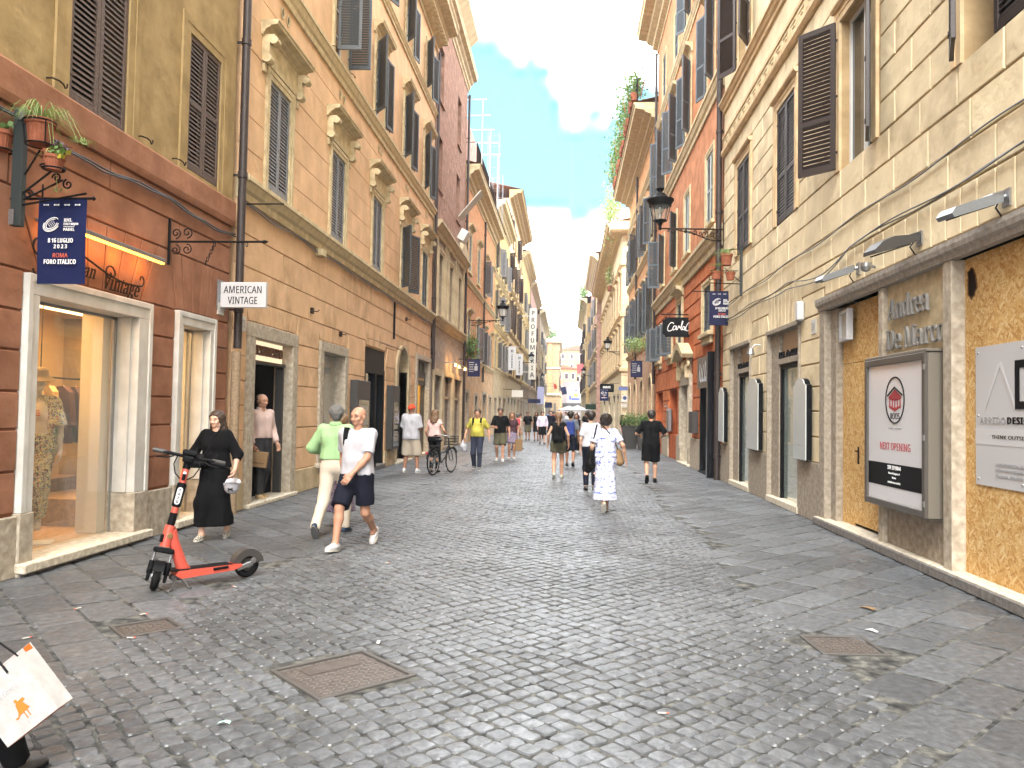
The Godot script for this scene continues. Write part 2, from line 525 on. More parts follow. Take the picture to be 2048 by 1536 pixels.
func shutters(b: Node3D,s: int,d0: float,d1: float,v0: float,v1: float,m: Material,aL: float,aR: float,pitch := 0.05,single := false,w := -0.06,mid := 0.42) -> void:
	var x0 := minf(s * d0,s * d1) + 0.012
	var x1 := maxf(s * d0,s * d1) - 0.012
	var lw := (x1 - x0) * 0.5 - 0.004
	var h := v1 - v0 - 0.024
	if aL > -0.5:
		var l := leaf(lw,h,m,pitch,single,mid,1.0 if aL < 30.0 else -signf(s * 0.95 * sin(deg_to_rad(aL)) + 0.3 * cos(deg_to_rad(aL))))
		l.name = "shutter"
		l.transform = Transform3D(Basis(Vector3.UP,-deg_to_rad(aL)),V(x0,v0 + 0.012,w if aL < 5.0 else 0.085))
		b.add_child(l,true)
	if aR > -0.5:
		var r := leaf(lw,h,m,pitch,single,mid,-1.0 if aR < 30.0 else -signf(s * 0.95 * sin(deg_to_rad(aR)) - 0.3 * cos(deg_to_rad(aR))))
		r.name = "shutter"
		r.transform = Transform3D(Basis(Vector3.UP,PI + deg_to_rad(aR)),V(x1,v0 + 0.012,(w + 0.045) if aR < 5.0 else 0.04))
		b.add_child(r,true)
func casement(b: Node3D,s: int,d0: float,d1: float,v0: float,v1: float,m: Material,w := -0.20,bars := 2,leaves := 2) -> void:
	var fr := MB.new()
	var t := 0.055
	fbox(fr,s,d0,d0 + t,v0,v1,w - 0.03,w + 0.03)
	fbox(fr,s,d1 - t,d1,v0,v1,w - 0.03,w + 0.03)
	fbox(fr,s,d0 + t,d1 - t,v1 - t,v1,w - 0.028,w + 0.028)
	fbox(fr,s,d0 + t,d1 - t,v0,v0 + t * 1.4,w - 0.028,w + 0.028)
	if leaves == 2: fbox(fr,s,(d0 + d1) * 0.5 - 0.045,(d0 + d1) * 0.5 + 0.045,v0 + t * 1.4,v1 - t,w - 0.026,w + 0.026)
	var cols := [[d0 + t,(d0 + d1) * 0.5 - 0.045],[(d0 + d1) * 0.5 + 0.045,d1 - t]] if leaves == 2 else [[d0 + t,d1 - t]]
	for c in cols:
		for k in range(1,bars + 1):
			var y := lerpf(v0 + t * 1.4,v1 - t,float(k) / (bars + 1))
			fbox(fr,s,c[0],c[1],y - 0.015,y + 0.015,w - 0.018,w + 0.018)
	var f := part(b,"window_frame",fr,m)
	for c in cols:
		var pn := MB.new()
		fbox(pn,s,c[0],c[1],v0 + t * 1.4,v1 - t,w - 0.005,w + 0.001)
		part(f,"pane",pn,M.glass_dark)
func surround(b: Node3D,s: int,d0: float,d1: float,v0: float,v1: float,wd: float,proud: float,m: Material,sill := true,called := "window_surround",w0 := -0.02) -> MeshInstance3D:
	var mb := MB.new()
	for q in [[0.0,proud],[0.55,proud * 1.5]]:
		var a: float = wd * q[0] - (0.004 if q[0] == 0.0 else 0.0); var o: float = wd
		if q[0] > 0.0:
			o = wd + 0.012
		fbox(mb,s,d0 - o,d0 - a,v0,v1 + (wd if q[0] == 0.0 else o),w0,q[1])
		fbox(mb,s,d1 + a,d1 + o,v0,v1 + (wd if q[0] == 0.0 else o),w0,q[1])
		fbox(mb,s,d0 - a,d1 + a,v1 + a,v1 + o - (0.0 if q[0] == 0.0 else 0.003),w0,q[1] - 0.003)
	if sill: fbox(mb,s,d0 - wd * 1.3,d1 + wd * 1.3,v0 - 0.09,v0,w0,proud + 0.07)
	return part(b,called,mb,m)
func hood(b: Node3D,s: int,d0: float,d1: float,v0: float,v1: float,out: float,m: Material) -> void:
	var mb := MB.new()
	fbox(mb,s,d0 + 0.18,d1 - 0.18,v0,v1 - 0.2,-0.02,0.05)
	moulding(mb,s,d0,d1,cornice_profile(v1 - 0.24,v1,out))
	var hd := part(b,"window_hood",mb,m)
	for e in [d0 + 0.14,d1 - 0.14]:
		var br := MB.new()
		var p := PackedVector2Array()
		for k in 13:
			var t := k / 12.0
			p.append(U(out * (0.25 + 0.5 * pow(t,1.5) + 0.09 * sin(t * PI * 2.0)),lerpf(v0 - 0.02,v1 - 0.22,t)))
		p.append(U(-0.01,v1 - 0.22)); p.append(U(-0.01,v0 - 0.02))
		br.extrude(p,V(s * e - 0.075,0,0),V(0,0,1),V(0,1,0),V(0.15,0,0))
		br.tube([V(s * e - 0.085,v0 + 0.02,out * 0.3),V(s * e + 0.085,v0 + 0.02,out * 0.3)],0.075,12)
		br.tube([V(s * e - 0.085,v1 - 0.32,out * 0.66),V(s * e + 0.085,v1 - 0.32,out * 0.66)],0.07,12)
		fbox(br,s,e - 0.05,e + 0.05,v0 - 0.20,v0 - 0.04,-0.01,0.05,0.015)
		part(hd,"bracket",br,m)
func mass(b: Node3D,s: int,d0: float,d1: float,top: float,m: Material,split := 3.7,low_back := -4.5,depth := 11.0) -> void:
	var mb := MB.new()
	fbox(mb,s,d0,d1,split,top,-depth,-0.42)
	fbox(mb,s,d0 + 0.01,d1 - 0.01,0,split,-depth + 0.01,low_back)
	fbox(mb,s,d0 + 0.012,d0 + 0.20,0,split,low_back,-0.03)
	fbox(mb,s,d1 - 0.20,d1 - 0.012,0,split,low_back,-0.03)
	fbox(mb,s,d0 + 0.014,d0 + 0.25,split + 0.002,top - 0.004,-0.42,-0.03)
	fbox(mb,s,d1 - 0.25,d1 - 0.014,split + 0.002,top - 0.004,-0.42,-0.03)
	fbox(mb,s,d0 + 0.25,d1 - 0.25,top - 0.15,top - 0.002,-0.42,-0.03)
	part(b,"body",mb,m)
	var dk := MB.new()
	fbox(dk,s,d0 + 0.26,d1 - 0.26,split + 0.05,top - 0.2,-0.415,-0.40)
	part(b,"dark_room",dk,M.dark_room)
func recess(b: Node3D,s: int,d0: float,d1: float,v0: float,v1: float,front: float,back: float,m: Material,floor_m: Material = null) -> void:
	var mb := MB.new()
	var x0 := minf(s * d0,s * d1); var x1 := maxf(s * d0,s * d1)
	var t := 0.05
	mb.box(V((x0 + x1) * 0.5,(v0 + v1) * 0.5,back - t * 0.5),V(x1 - x0 + 2 * t,v1 - v0,t))
	mb.box(V(x0 - t * 0.5,(v0 + v1) * 0.5,(front + back) * 0.5),V(t,v1 - v0,front - back))
	mb.box(V(x1 + t * 0.5,(v0 + v1) * 0.5,(front + back) * 0.5),V(t,v1 - v0,front - back))
	mb.box(V((x0 + x1) * 0.5,v1 + t * 0.5,(front + back) * 0.5),V(x1 - x0 + 2 * t,t,front - back))
	part(b,"interior",mb,m)
	var fl := MB.new()
	fl.box(V((x0 + x1) * 0.5,v0 - t * 0.5,(front + back) * 0.5),V(x1 - x0 + 2 * t,t,front - back))
	part(b,"interior_floor",fl,floor_m if floor_m else m)
func drainpipe(s: int,d: float,v0: float,v1: float,r: float,m: Material,label: String,w := 0.09) -> Node3D:
	var o := thing("drainpipe",label,"drainpipe",on_wall(s,d,0,0),"cast drainpipes on the facades")
	var mb := MB.new()
	mb.tube([V(0,v0,w),V(0,v1,w)],r,14)
	part(o,"pipe",mb,m)
	var y := v0 + 0.6
	while y < v1:
		var c := MB.new()
		c.lathe([U(r,-0.05),U(r + 0.014,-0.045),U(r + 0.014,0.045),U(r,0.05)],V(0,y,w),14)
		c.box(V(0,y,w * 0.5 - r * 0.5),V(0.03,0.03,w))
		part(o,"collar",c,m)
		y += 2.1
	return o
func scroll(mb: MB,o: Vector3,ax: Vector3,ay: Vector3,r: float,turns: float,start: float,wire: float,dir := 1.0) -> void:
	var pts := []
	var n := int(14 * turns)
	for k in n + 1:
		var t := float(k) / n
		var a := start + dir * t * turns * TAU
		var rr := r * (1.0 - 0.82 * t)
		pts.append(o + ax * cos(a) * rr + ay * sin(a) * rr)
	mb.tube(pts,wire,6)
func shutter_hook(mb: MB,p: Vector3) -> void:
	mb.tube([p,p + V(0,0,0.06),p + V(0.07,0.0,0.085),p + V(0.13,-0.01,0.09),p + V(0.16,-0.04,0.09),p + V(0.185,-0.02,0.09),p + V(0.19,0.015,0.09)],0.009,6)
func arch_fill(b: Node3D,s: int,d0: float,d1: float,spring: float,top: float,w0: float,w1: float,rise: float,m: Material) -> void:
	var x0 := minf(s * d0,s * d1); var x1 := maxf(s * d0,s * d1)
	var p := PackedVector2Array()
	for k in 17:
		var a := PI * k / 16.0
		p.append(U((x0 + x1) * 0.5 - cos(a) * (x1 - x0) * 0.5,spring + sin(a) * rise))
	p.append(U(x1,top)); p.append(U(x0,top))
	var mb := MB.new()
	mb.extrude(p,V(0,0,w0),Vector3.RIGHT,Vector3.UP,V(0,0,w1 - w0))
	part(b,"arch_spandrel",mb,m)
func arch_trim(b: Node3D,s: int,d0: float,d1: float,spring: float,rise: float,wd: float,w0: float,w1: float,m: Material,foot := 0.0) -> void:
	var c := (s * d0 + s * d1) * 0.5
	var hw := absf(d1 - d0) * 0.5
	var p := PackedVector2Array()
	for k in 17:
		var a := PI * k / 16.0
		p.append(U(c - cos(a) * hw,spring + sin(a) * rise))
	p.append(U(c + hw,foot)); p.append(U(c + hw + wd,foot))
	for k in 17:
		var a := PI * k / 16.0
		p.append(U(c + cos(a) * (hw + wd),spring + sin(a) * (rise + wd)))
	p.append(U(c - hw - wd,foot)); p.append(U(c - hw,foot))
	var mb := MB.new()
	mb.extrude(p,V(0,0,w0),Vector3.RIGHT,Vector3.UP,V(0,0,w1 - w0))
	part(b,"arch_surround",mb,m)
func fparts(b: Node3D,called: String,s: int,list: Array,m: Material,ch := 0.008) -> void:
	for e in list:
		var mb := MB.new()
		fbox(mb,s,e[0],e[1],e[2],e[3],e[4],e[5],ch)
		part(b,called,mb,m)
func house_ochre() -> void:
	var b := thing("town_house","ochre plaster house with brown shutters over a terracotta ground floor with a clothes shop","house",facade(1))
	var s := 1
	var d1 := 11.45
	mass(b,s,-9.0,d1,15.5,M.ochre,3.6,-4.4)
	var w1 := [7.50,8.55,4.80,7.20]
	var w2 := [9.98,10.93,4.88,6.75]
	var ups := [w1,w2,[4.9,5.95,4.80,7.2],[w1[0],w1[1],9.2,11.4],[w2[0],w2[1],9.2,11.2]]
	part(b,"upper_wall",wall_mesh(s,-9.0,d1,4.80,15.5,0.0,0.34,ups),M.ochre)
	var shop := [7.16,8.92,0.13,2.70]
	var slit := [10.0,10.78,0.13,2.74]
	part(b,"ground_floor_wall",wall_mesh(s,-9.0,d1,0.0,4.42,-0.022,0.30,[[7.13,8.95,0.10,2.73],[9.97,10.81,0.10,2.77]]),M.terracotta2)
	var bd := MB.new()
	moulding(bd,s,-9.0,d1,[[-0.05,4.42],[0.035,4.42],[0.05,4.46],[0.06,4.50],[0.06,4.78],[0.045,4.803],[-0.05,4.803]])
	part(b,"string_course",bd,M.terracotta)
	var ops := [[6.98,9.20,0.0,2.90],[9.84,10.95,0.0,2.92]]
	blocks(b,s,2.0,d1,[0.60,1.0,1.40,1.76,2.15,2.53,2.92,3.68,4.08,4.42],3.2,ops,[[7.2,9.0,2.92,3.68,7,0.35],[9.86,10.93,2.94,3.68,5,0.2]],[M.terracotta,M.terracotta,M.terracotta3])
	fparts(b,"plinth",s,[[-9.0,6.975,0.0,0.58,-0.02,0.035],[9.205,9.835,0.0,0.58,-0.02,0.035],[10.955,d1,0.0,0.58,-0.02,0.035]],M.travertine)
	surround(b,s,w1[0] + 0.0,w1[1],4.81,w1[3],0.22,0.018,M.ochre,false)
	surround(b,s,w2[0],w2[1],4.81,w2[3],0.20,0.018,M.ochre,false)
	shutters(b,s,w1[0],w1[1],w1[2],w1[3],M.shut_brown,0,0,0.062,true,-0.047,0.0)
	shutters(b,s,w2[0],w2[1],w2[2],w2[3],M.shut_brown,0,0,0.058,true,-0.047,0.5)
	shutters(b,s,4.9,5.95,4.80,7.2,M.shut_brown,0,0,0.058,false)
	shutters(b,s,w1[0],w1[1],9.2,11.4,M.shut_brown,0,0,0.058,false)
	shutters(b,s,w2[0],w2[1],9.2,11.2,M.shut_brown,0,0,0.058,false)
	var hk := MB.new()
	for h in [7.18,8.80,9.62]:
		shutter_hook(hk,V(h,4.88,0.0))
	part(b,"shutter_hook",hk,M.rust)
	for o in [[6.98,9.20,2.90,shop],[9.84,10.95,2.92,slit]]:
		var f := MB.new()
		var k: Array = o[3]
		fbox(f,s,o[0],k[0],0.60,k[3],-0.30,0.045,0.006)
		fbox(f,s,k[1],o[1],0.60,k[3],-0.30,0.045,0.006)
		fbox(f,s,o[0],o[1],k[3] + 0.001,o[2],-0.30,0.045,0.006)
		fbox(f,s,o[0] - 0.001,o[0] + 0.07,0.601,o[2] + 0.001,0.0,0.062,0.006)
		fbox(f,s,o[1] - 0.07,o[1] + 0.001,0.601,o[2] + 0.001,0.0,0.062,0.006)
		fbox(f,s,o[0] + 0.07,o[1] - 0.07,o[2] - 0.07,o[2] + 0.001,0.0,0.062,0.006)
		fbox(f,s,k[0],k[0] + 0.03,0.602,k[3],-0.18,-0.05,0.006)
		fbox(f,s,k[1] - 0.03,k[1],0.602,k[3],-0.18,-0.05,0.006)
		part(b,"stone_frame",f,M.marble)
		fparts(b,"frame_foot",s,[[o[0] - 0.01,k[0] + 0.01,0.0,0.60,-0.30,0.06],[k[1] - 0.01,o[1] + 0.01,0.0,0.60,-0.30,0.06]],M.travertine)
		var si := MB.new()
		fbox(si,s,o[0] - 0.02,o[1] + 0.02,0.035,0.13,-0.34,0.14,0.012)
		part(b,"sill",si,M.sill)
		var sb := MB.new()
		fbox(sb,s,o[0],o[1],0.0,0.034,-0.34,0.08)
		part(b,"sill_base",sb,M.greystep)
		var gl := MB.new()
		fbox(gl,s,k[0],k[1],0.13,k[3],-0.255,-0.245)
		part(b,"pane",gl,M.glass)
		var mt := MB.new()
		fbox(mt,s,k[0],k[0] + 0.014,0.13,k[3],-0.262,-0.236)
		fbox(mt,s,k[1] - 0.014,k[1],0.13,k[3],-0.262,-0.236)
		fbox(mt,s,k[0] + 0.025,k[1] - 0.025,k[3] - 0.03,k[3],-0.275,-0.225)
		part(b,"pane_frame",mt,M.steel)
	shop_room(b)
	var nt := MB.new()
	fbox(nt,s,11.05,11.25,3.02,3.20,-0.01,0.016,0.004)
	var no := part(b,"number_tile",nt,M.offwhite)
	lettering(no,"30",V(11.15,3.11,0.018),0.11,M.print_grey,0.13,"Droid Serif")
	drainpipe(1,11.52,2.55,15.5,0.062,M.pipe,"brown drainpipe between the ochre house and the peach house",0.12)
	drainpipe(1,11.53,0.0,2.5,0.07,M.pipe_tan,"short tan standpipe below the brown drainpipe beside the coffee shop door",0.10)
	var lp := thing("picture_light","slim aluminium bar lamp glowing amber above the clothes shop window","lamp",on_wall(1,8.12,3.42))
	var lb := MB.new()
	lb.box(V(0,0.02,0.18),V(2.12,0.05,0.06),BI,0.004)
	for x in [-1.0,1.0]: lb.box(V(x,0.02,0.075),V(0.03,0.03,0.15))
	part(lp,"housing",lb,M.steel)
	var lg := MB.new()
	lg.box(V(0,-0.012,0.176),V(2.08,0.016,0.04))
	part(lp,"diffuser",lg,glow(Color(1.0,0.66,0.18),2.6))
	for k in 4:
		var ol := OmniLight3D.new()
		ol.name = "lamp_light"
		ol.position = V(-0.8 + k * 0.53,-0.05,0.16)
		ol.light_color = Color(1.0,0.62,0.22)
		ol.light_energy = 0.022
		ol.light_size = 0.06
		ol.omni_range = 4.0
		ol.omni_attenuation = 2.0
		ol.shadow_enabled = true
		lp.add_child(ol)
	var sg := thing("script_sign","dark metal script lettering with swashes above the clothes shop window","shop sign",on_wall(1,8.05,3.0))
	var sh := Basis(V(1,0,0),V(0.35,1,0),V(0,0,1))
	lettering(sg,"American",V(-0.43,0.08,0.05),0.15,M.rust,0.80,"Droid Serif",400,0.012,"lettering",sh)
	lettering(sg,"Vintage",V(0.47,0.02,0.05),0.17,M.rust,0.72,"Droid Serif",400,0.012,"lettering",sh)
	var sw := MB.new()
	var p1 := []
	for k in 21:
		var t := k / 20.0
		p1.append(V(-0.95 + 1.80 * t,0.26 - 0.18 * t + 0.05 * sin(t * PI * 2.0),0.05))
	sw.tube(p1,0.011,6)
	scroll(sw,V(-0.95,0.16,0.05),Vector3.RIGHT,Vector3.UP,0.10,1.0,PI * 0.5,0.011)
	scroll(sw,V(0.86,0.16,0.05),Vector3.RIGHT,Vector3.UP,0.08,0.8,-PI * 0.5,0.010)
	scroll(sw,V(-0.93,-0.05,0.05),Vector3.RIGHT,Vector3.UP,0.09,0.7,PI,0.010)
	scroll(sw,V(0.22,0.12,0.05),Vector3.RIGHT,Vector3.UP,0.11,1.1,0.0,0.010)
	part(sg,"swash",sw,M.rust)
	var cb := thing("wall_cable","sagging grey cables clipped under the terracotta band above the clothes shop","cable",on_wall(1,0,0))
	var cm := MB.new()
	for j in 2:
		var pts := []
		for k in 40:
			var d := 2.0 + 9.5 * k / 39.0
			pts.append(V(d,4.30 - j * 0.03 + 0.04 * sin(d * 2.2) - 0.012 * sin(d * 7.0 + j),0.04 + 0.01 * j))
		cm.tube(pts,0.012,5)
	part(cb,"cable",cm,M.darkgrey)
	var br := thing("iron_sign_bracket","scrolled iron bracket with an empty rod and a dangling chain left of the drainpipe","bracket",on_wall(1,9.6,3.78))
	var bm := MB.new()
	bm.box(V(0,0,0.012),V(0.04,0.60,0.02))
	bm.tube([V(0,0.0,0.0),V(0,0.0,1.27)],0.014,8)
	bm.lathe([U(0.0,-0.05),U(0.022,-0.02),U(0.022,0.01),U(0.0,0.05)],V(0,0,1.29),10,Basis(Vector3.RIGHT,PI * 0.5))
	for e in [[0.11,0.10,0.07],[0.12,0.25,0.075],[-0.11,0.10,0.07],[-0.10,0.25,0.07]]:
		scroll(bm,V(0,e[0],e[1]),V(0,0,1),Vector3.UP,e[2],1.4,-PI * 0.5 if e[0] > 0 else PI * 0.5,0.008,1.0 if e[0] > 0 else -1.0)
	part(br,"bracket",bm,M.iron)
	for q in [[0.62,0.0],[1.05,1.0]]:
		var lk := MB.new()
		for k in (6 if q[1] == 0.0 else 1):
			var c := V(0,-0.035 - k * 0.048,q[0] - k * 0.022)
			var ring := []
			for j in 10:
				var a := TAU * j / 10
				ring.append(c + (V(cos(a) * 0.013,sin(a) * 0.03,0) if k % 2 else V(0,sin(a) * 0.03,cos(a) * 0.013)))
			lk.tube(ring,0.005,5,true)
		part(br,"chain",lk,M.iron)
	var av := thing("blade_sign","white projecting sign with two lines of thin black capitals beside the brown drainpipe","shop sign",Transform3D(BI,V(-4.86,3.32,-11.15)))
	var am := MB.new()
	am.box(V(0.02,0,0),V(0.70,0.38,0.075),BI,0.006)
	part(av,"sign_box",am,M.white)
	lettering(av,"AMERICAN",V(0.02,0.075,0.042),0.105,M.print_black,0.58)
	lettering(av,"VINTAGE",V(0.02,-0.085,0.042),0.105,M.print_black,0.45)
	var ap := MB.new()
	ap.box(V(-0.335,0.0,-0.02),V(0.012,0.44,0.30),BI,0.003)
	ap.box(V(-0.38,0.20,0.0),V(0.10,0.02,0.04))
	ap.box(V(-0.38,-0.16,0.0),V(0.10,0.02,0.04))
	part(av,"wall_plate",ap,M.steel)
	padel_banner(Transform3D(BI,V(-4.68,3.15,-6.75)),0.46,0.79,"navy padel tournament banner hanging in front of the terracotta shop wall",M.navy,0)
	flower_bracket_left()
func padel_banner(at: Transform3D,w: float,h: float,label: String,m: Material,picture: int) -> Node3D:
	var o := thing("street_banner",label,"banner",at,"" )
	var mb := MB.new()
	var n := 8
	for k in n:
		var a0 := float(k) / n; var a1 := float(k + 1) / n
		var z0 := 0.012 * sin(a0 * 5.0) * a0; var z1 := 0.012 * sin(a1 * 5.0) * a1
		var y0 := h * (0.5 - a0); var y1 := h * (0.5 - a1)
		mb.quad(V(-w * 0.5,y1,z1 + 0.002),V(w * 0.5,y1,z1 - 0.004),V(w * 0.5,y0,z0 - 0.004),V(-w * 0.5,y0,z0 + 0.002))
		mb.quad(V(w * 0.5,y1,z1 - 0.008),V(-w * 0.5,y1,z1 - 0.002),V(-w * 0.5,y0,z0 - 0.002),V(w * 0.5,y0,z0 - 0.008))
	part(o,"cloth",mb,m)
	var rd := MB.new()
	rd.tube([V(-w * 0.5 - 0.42,h * 0.5 + 0.005,-0.01),V(w * 0.5 + 0.05,h * 0.5 + 0.005,-0.01)],0.012,8)
	rd.lathe([U(0.0,-0.025),U(0.022,0.0),U(0.0,0.025)],V(w * 0.5 + 0.06,h * 0.5 + 0.005,-0.01),8)
	part(o,"rod",rd,M.iron)
	if picture == 2: return o
	var z := 0.014
	var q := w / 0.46
	if picture == 1:
		var fg := MB.new()
		for k in 5: fg.box(V(-w * 0.2,h * (0.32 - 0.13 * k),z),V(w * (0.42 - 0.05 * (k % 3)),h * 0.045,0.002))
		fg.box(V(w * 0.18,-h * 0.02,z),V(w * 0.26,h * 0.28,0.003))
		fg.lathe([U(0,-0.003),U(w * 0.075,-0.003),U(w * 0.075,0.003),U(0,0.003)],V(w * 0.18,h * 0.2,z),12,Basis(Vector3.RIGHT,PI * 0.5))
		part(o,"print",fg,M.print_grey)
		return o
	var lg := MB.new()
	for k in 4:
		for j in 3: lg.box(V(-w * 0.33 + w * 0.22 * k + (j - 1) * w * 0.04,h * 0.425,z),V(w * 0.03,h * [0.016,0.012,0.018][j],0.002))
	var c := V(-w * 0.20,h * 0.20,z)
	for e in [[0.075,0.050,0.0,5.6],[0.060,0.036,0.5,5.2],[0.088,0.060,2.2,3.0]]:
		var pts := []
		for k in 25:
			var a: float = e[2] + e[3] * k / 24.0
			var v := U(cos(a) * e[0] * q,sin(a) * e[1] * q).rotated(0.6)
			pts.append(c + V(v.x,v.y,0))
		lg.tube(pts,0.0042 * q,4)
	for i in 4:
		for j in 3:
			var v := U((i - 1.5) * 0.018,(j - 1.0) * 0.016).rotated(0.6) * q
			lg.box(c + V(v.x,v.y,0),V(0.007,0.007,0.003) * q)
	part(o,"emblem",lg,M.print_white)
	lettering(o,"BNL",V(w * 0.14,h * 0.245,z),0.030 * q,M.print_white,w * 0.17,"Droid Serif",700)
	lettering(o,"ITALY MAJOR",V(w * 0.205,h * 0.20,z),0.020 * q,M.print_white,w * 0.31,"Droid Sans",700)
	lettering(o,"PREMIER",V(w * 0.165,h * 0.168,z),0.010 * q,M.print_white,w * 0.22)
	lettering(o,"PADEL",V(w * 0.165,h * 0.135,z),0.026 * q,M.print_white,w * 0.23,"Droid Sans",700)
	lettering(o,"8 16 LUGLIO",V(0.0,h * 0.005,z),0.040 * q,M.print_white,w * 0.52,"Droid Sans",700)
	lettering(o,"2 0 2 3",V(0.0,-h * 0.065,z),0.036 * q,M.print_white,w * 0.28,"Droid Sans",700)
	lettering(o,"ROMA",V(0.0,-h * 0.17,z),0.040 * q,M.print_orange,w * 0.31,"Droid Sans",400)
	lettering(o,"FORO ITALICO",V(0.0,-h * 0.245,z),0.042 * q,M.print_white,w * 0.67,"Droid Sans",700)
	return o
func strap_leaves(mb: MB,at: Vector3,count: int,ln: float,up: float,sd: int,wd := 0.012) -> void:
	var r := RandomNumberGenerator.new()
	r.seed = sd
	for k in count:
		var a := r.randf() * TAU
		var dir := V(cos(a),0,sin(a))
		var l := ln * r.randf_range(0.55,1.1)
		var rise := up * r.randf_range(0.4,1.2)
		var side := dir.cross(Vector3.UP) * wd
		var prev := at + dir * 0.02
		var n := 6
		for j in n:
			var t := float(j + 1) / n
			var p := at + dir * (0.02 + l * t) + Vector3.UP * (rise * (t * 2.4 - t * t * 2.6))
			var w0 := side * (1.0 - float(j) / n * 0.85); var w1 := side * (1.0 - t * 0.85)
			mb.quad(prev - w0,prev + w0,p + w1,p - w1)
			prev = p
func leaf_clump(mb: MB,c: Vector3,size: Vector3,count: int,ls: float,sd: int) -> void:
	var r := RandomNumberGenerator.new()
	r.seed = sd
	for k in count:
		var d := V(r.randfn(0,0.45),r.randfn(0,0.45),r.randfn(0,0.45)) * size
		var bs := Basis.from_euler(V(r.randf() * TAU,r.randf() * TAU,r.randf() * TAU))
		var l := ls * r.randf_range(0.6,1.3)
		var p := c + d
		var x := bs.x * l * 0.5; var y := bs.y * l
		mb.tri(p,p + x + y * 0.5,p + y)
		mb.tri(p,p + y,p - x + y * 0.5)
func plant_pot(at: Transform3D,label: String,r: float,h: float,group := "") -> Node3D:
	var o := thing("flower_pot",label,"plant pot",at,group)
	var mb := MB.new()
	mb.lathe([U(0,0),U(r * 0.72,0),U(r * 0.90,h * 0.80),U(r * 1.0,h * 0.80),U(r * 1.04,h),U(r * 0.9,h),U(r * 0.86,h * 0.86)],Vector3.ZERO,20)
	for k in 20:
		var a := TAU * k / 20
		mb.tube([V(cos(a) * r * 0.725,0.01,sin(a) * r * 0.725),V(cos(a) * r * 0.895,h * 0.78,sin(a) * r * 0.895)],0.0035,4)
	part(o,"pot",mb,M.pot)
	var so := MB.new()
	so.lathe([U(r * 0.88,h * 0.87),U(0.0,h * 0.90)],Vector3.ZERO,16)
	part(o,"soil",so,M.soil)
	return o
func flower_bracket_left() -> void:
	var o := thing("plant_bracket","dark iron plant bracket with ring holders on the terracotta wall","bracket",Transform3D(BI,V(-5.06,3.3,-6.68)))
	var pm := MB.new()
	pm.box(V(-0.005,0.52,0),V(0.10,1.10,0.07),BI,0.006)
	part(o,"post",pm,mat(lin(0.018,0.026,0.026),0.5))
	var wp := MB.new()
	wp.box(V(-0.03,0.05,0.045),V(0.05,0.14,0.01)); wp.box(V(0.03,1.0,0.042),V(0.05,0.10,0.01))
	part(o,"bracket_plate",wp,M.steel)
	var im := MB.new()
	im.tube([V(0.04,0.17,0),V(0.65,0.275,0)],0.010,7)
	im.tube([V(0.04,0.28,0),V(0.37,0.53,0)],0.010,7)
	im.tube([V(0.05,0.22,0),V(0.42,0.40,0)],0.009,7)
	im.tube([V(0.05,0.45,0),V(0.19,0.68,0)],0.009,7)
	im.tube([V(0.23,0.21,0),V(0.23,0.36,0)],0.008,6)
	scroll(im,V(0.47,0.36,0),Vector3.RIGHT,Vector3.UP,0.05,1.3,PI * 0.6,0.008)
	scroll(im,V(0.36,0.42,0),Vector3.RIGHT,Vector3.UP,0.045,1.3,PI,0.008,-1.0)
	scroll(im,V(0.09,0.27,0),Vector3.RIGHT,Vector3.UP,0.05,1.3,0.0,0.008)
	scroll(im,V(0.24,0.66,0),Vector3.RIGHT,Vector3.UP,0.04,1.3,0.0,0.007)
	for r in [[V(0.20,0.72,0.02),0.115],[V(0.19,0.93,0.02),0.135],[V(0.34,0.51,0.03),0.10],[V(0.44,0.45,0.16),0.09],[V(-0.16,0.66,0.06),0.11]]:
		var ring := []
		for k in 16:
			var a := TAU * k / 16
			ring.append(r[0] + V(cos(a) * r[1],0,sin(a) * r[1]))
		im.tube(ring,0.008,6,true)
	for a in [0.6,2.6,4.4]:
		im.tube([V(0.20 + cos(a) * 0.115,0.72,0.02 + sin(a) * 0.115),V(0.19 + cos(a) * 0.135,0.93,0.02 + sin(a) * 0.135)],0.006,5)
	im.tube([V(0.37,0.53,0),V(0.44,0.45,0.1)],0.008,6)
	part(o,"ironwork",im,M.iron)
	var g := "potted plants on the iron bracket"
	var a := plant_pot(Transform3D(BI,V(-4.86,4.02,-6.66)),"ribbed terracotta pot of trailing spider plant topmost on the iron bracket",0.125,0.23,g)
	var lm := MB.new()
	strap_leaves(lm,V(0,0.20,0),90,0.36,0.24,4,0.007)
	strap_leaves(lm,V(0.16,-0.12,0.05),22,0.12,0.09,5,0.006)
	strap_leaves(lm,V(0.44,0.0,0.02),18,0.11,0.07,8,0.005)
	strap_leaves(lm,V(0.36,0.03,0.0),16,0.10,0.06,9,0.005)
	strap_leaves(lm,V(0.20,-0.44,0.02),14,0.10,0.05,10,0.005)
	for e in [[V(0.36,0.03,0.0),0.12],[V(0.44,0.0,0.02),0.10],[V(0.16,-0.12,0.05),0.05],[V(0.20,-0.44,0.02),0.02]]:
		var ev: Vector3 = e[0]
		lm.tube([V(0.02,0.21,0),V(ev.x * 0.6,0.21 + e[1],ev.z),ev],0.003,4)
	part(a,"foliage",lm,M.leaf_pale)
	var b := plant_pot(Transform3D(Basis(Vector3.BACK,-0.12),V(-4.72,3.80,-6.65)),"weathered clay pot of dark red leaves in the middle ring of the iron bracket",0.10,0.15,g)
	var lb := MB.new()
	leaf_clump(lb,V(0.04,0.19,0.02),V(0.10,0.06,0.08),90,0.04,3)
	part(b,"foliage",lb,M.leaf_red)
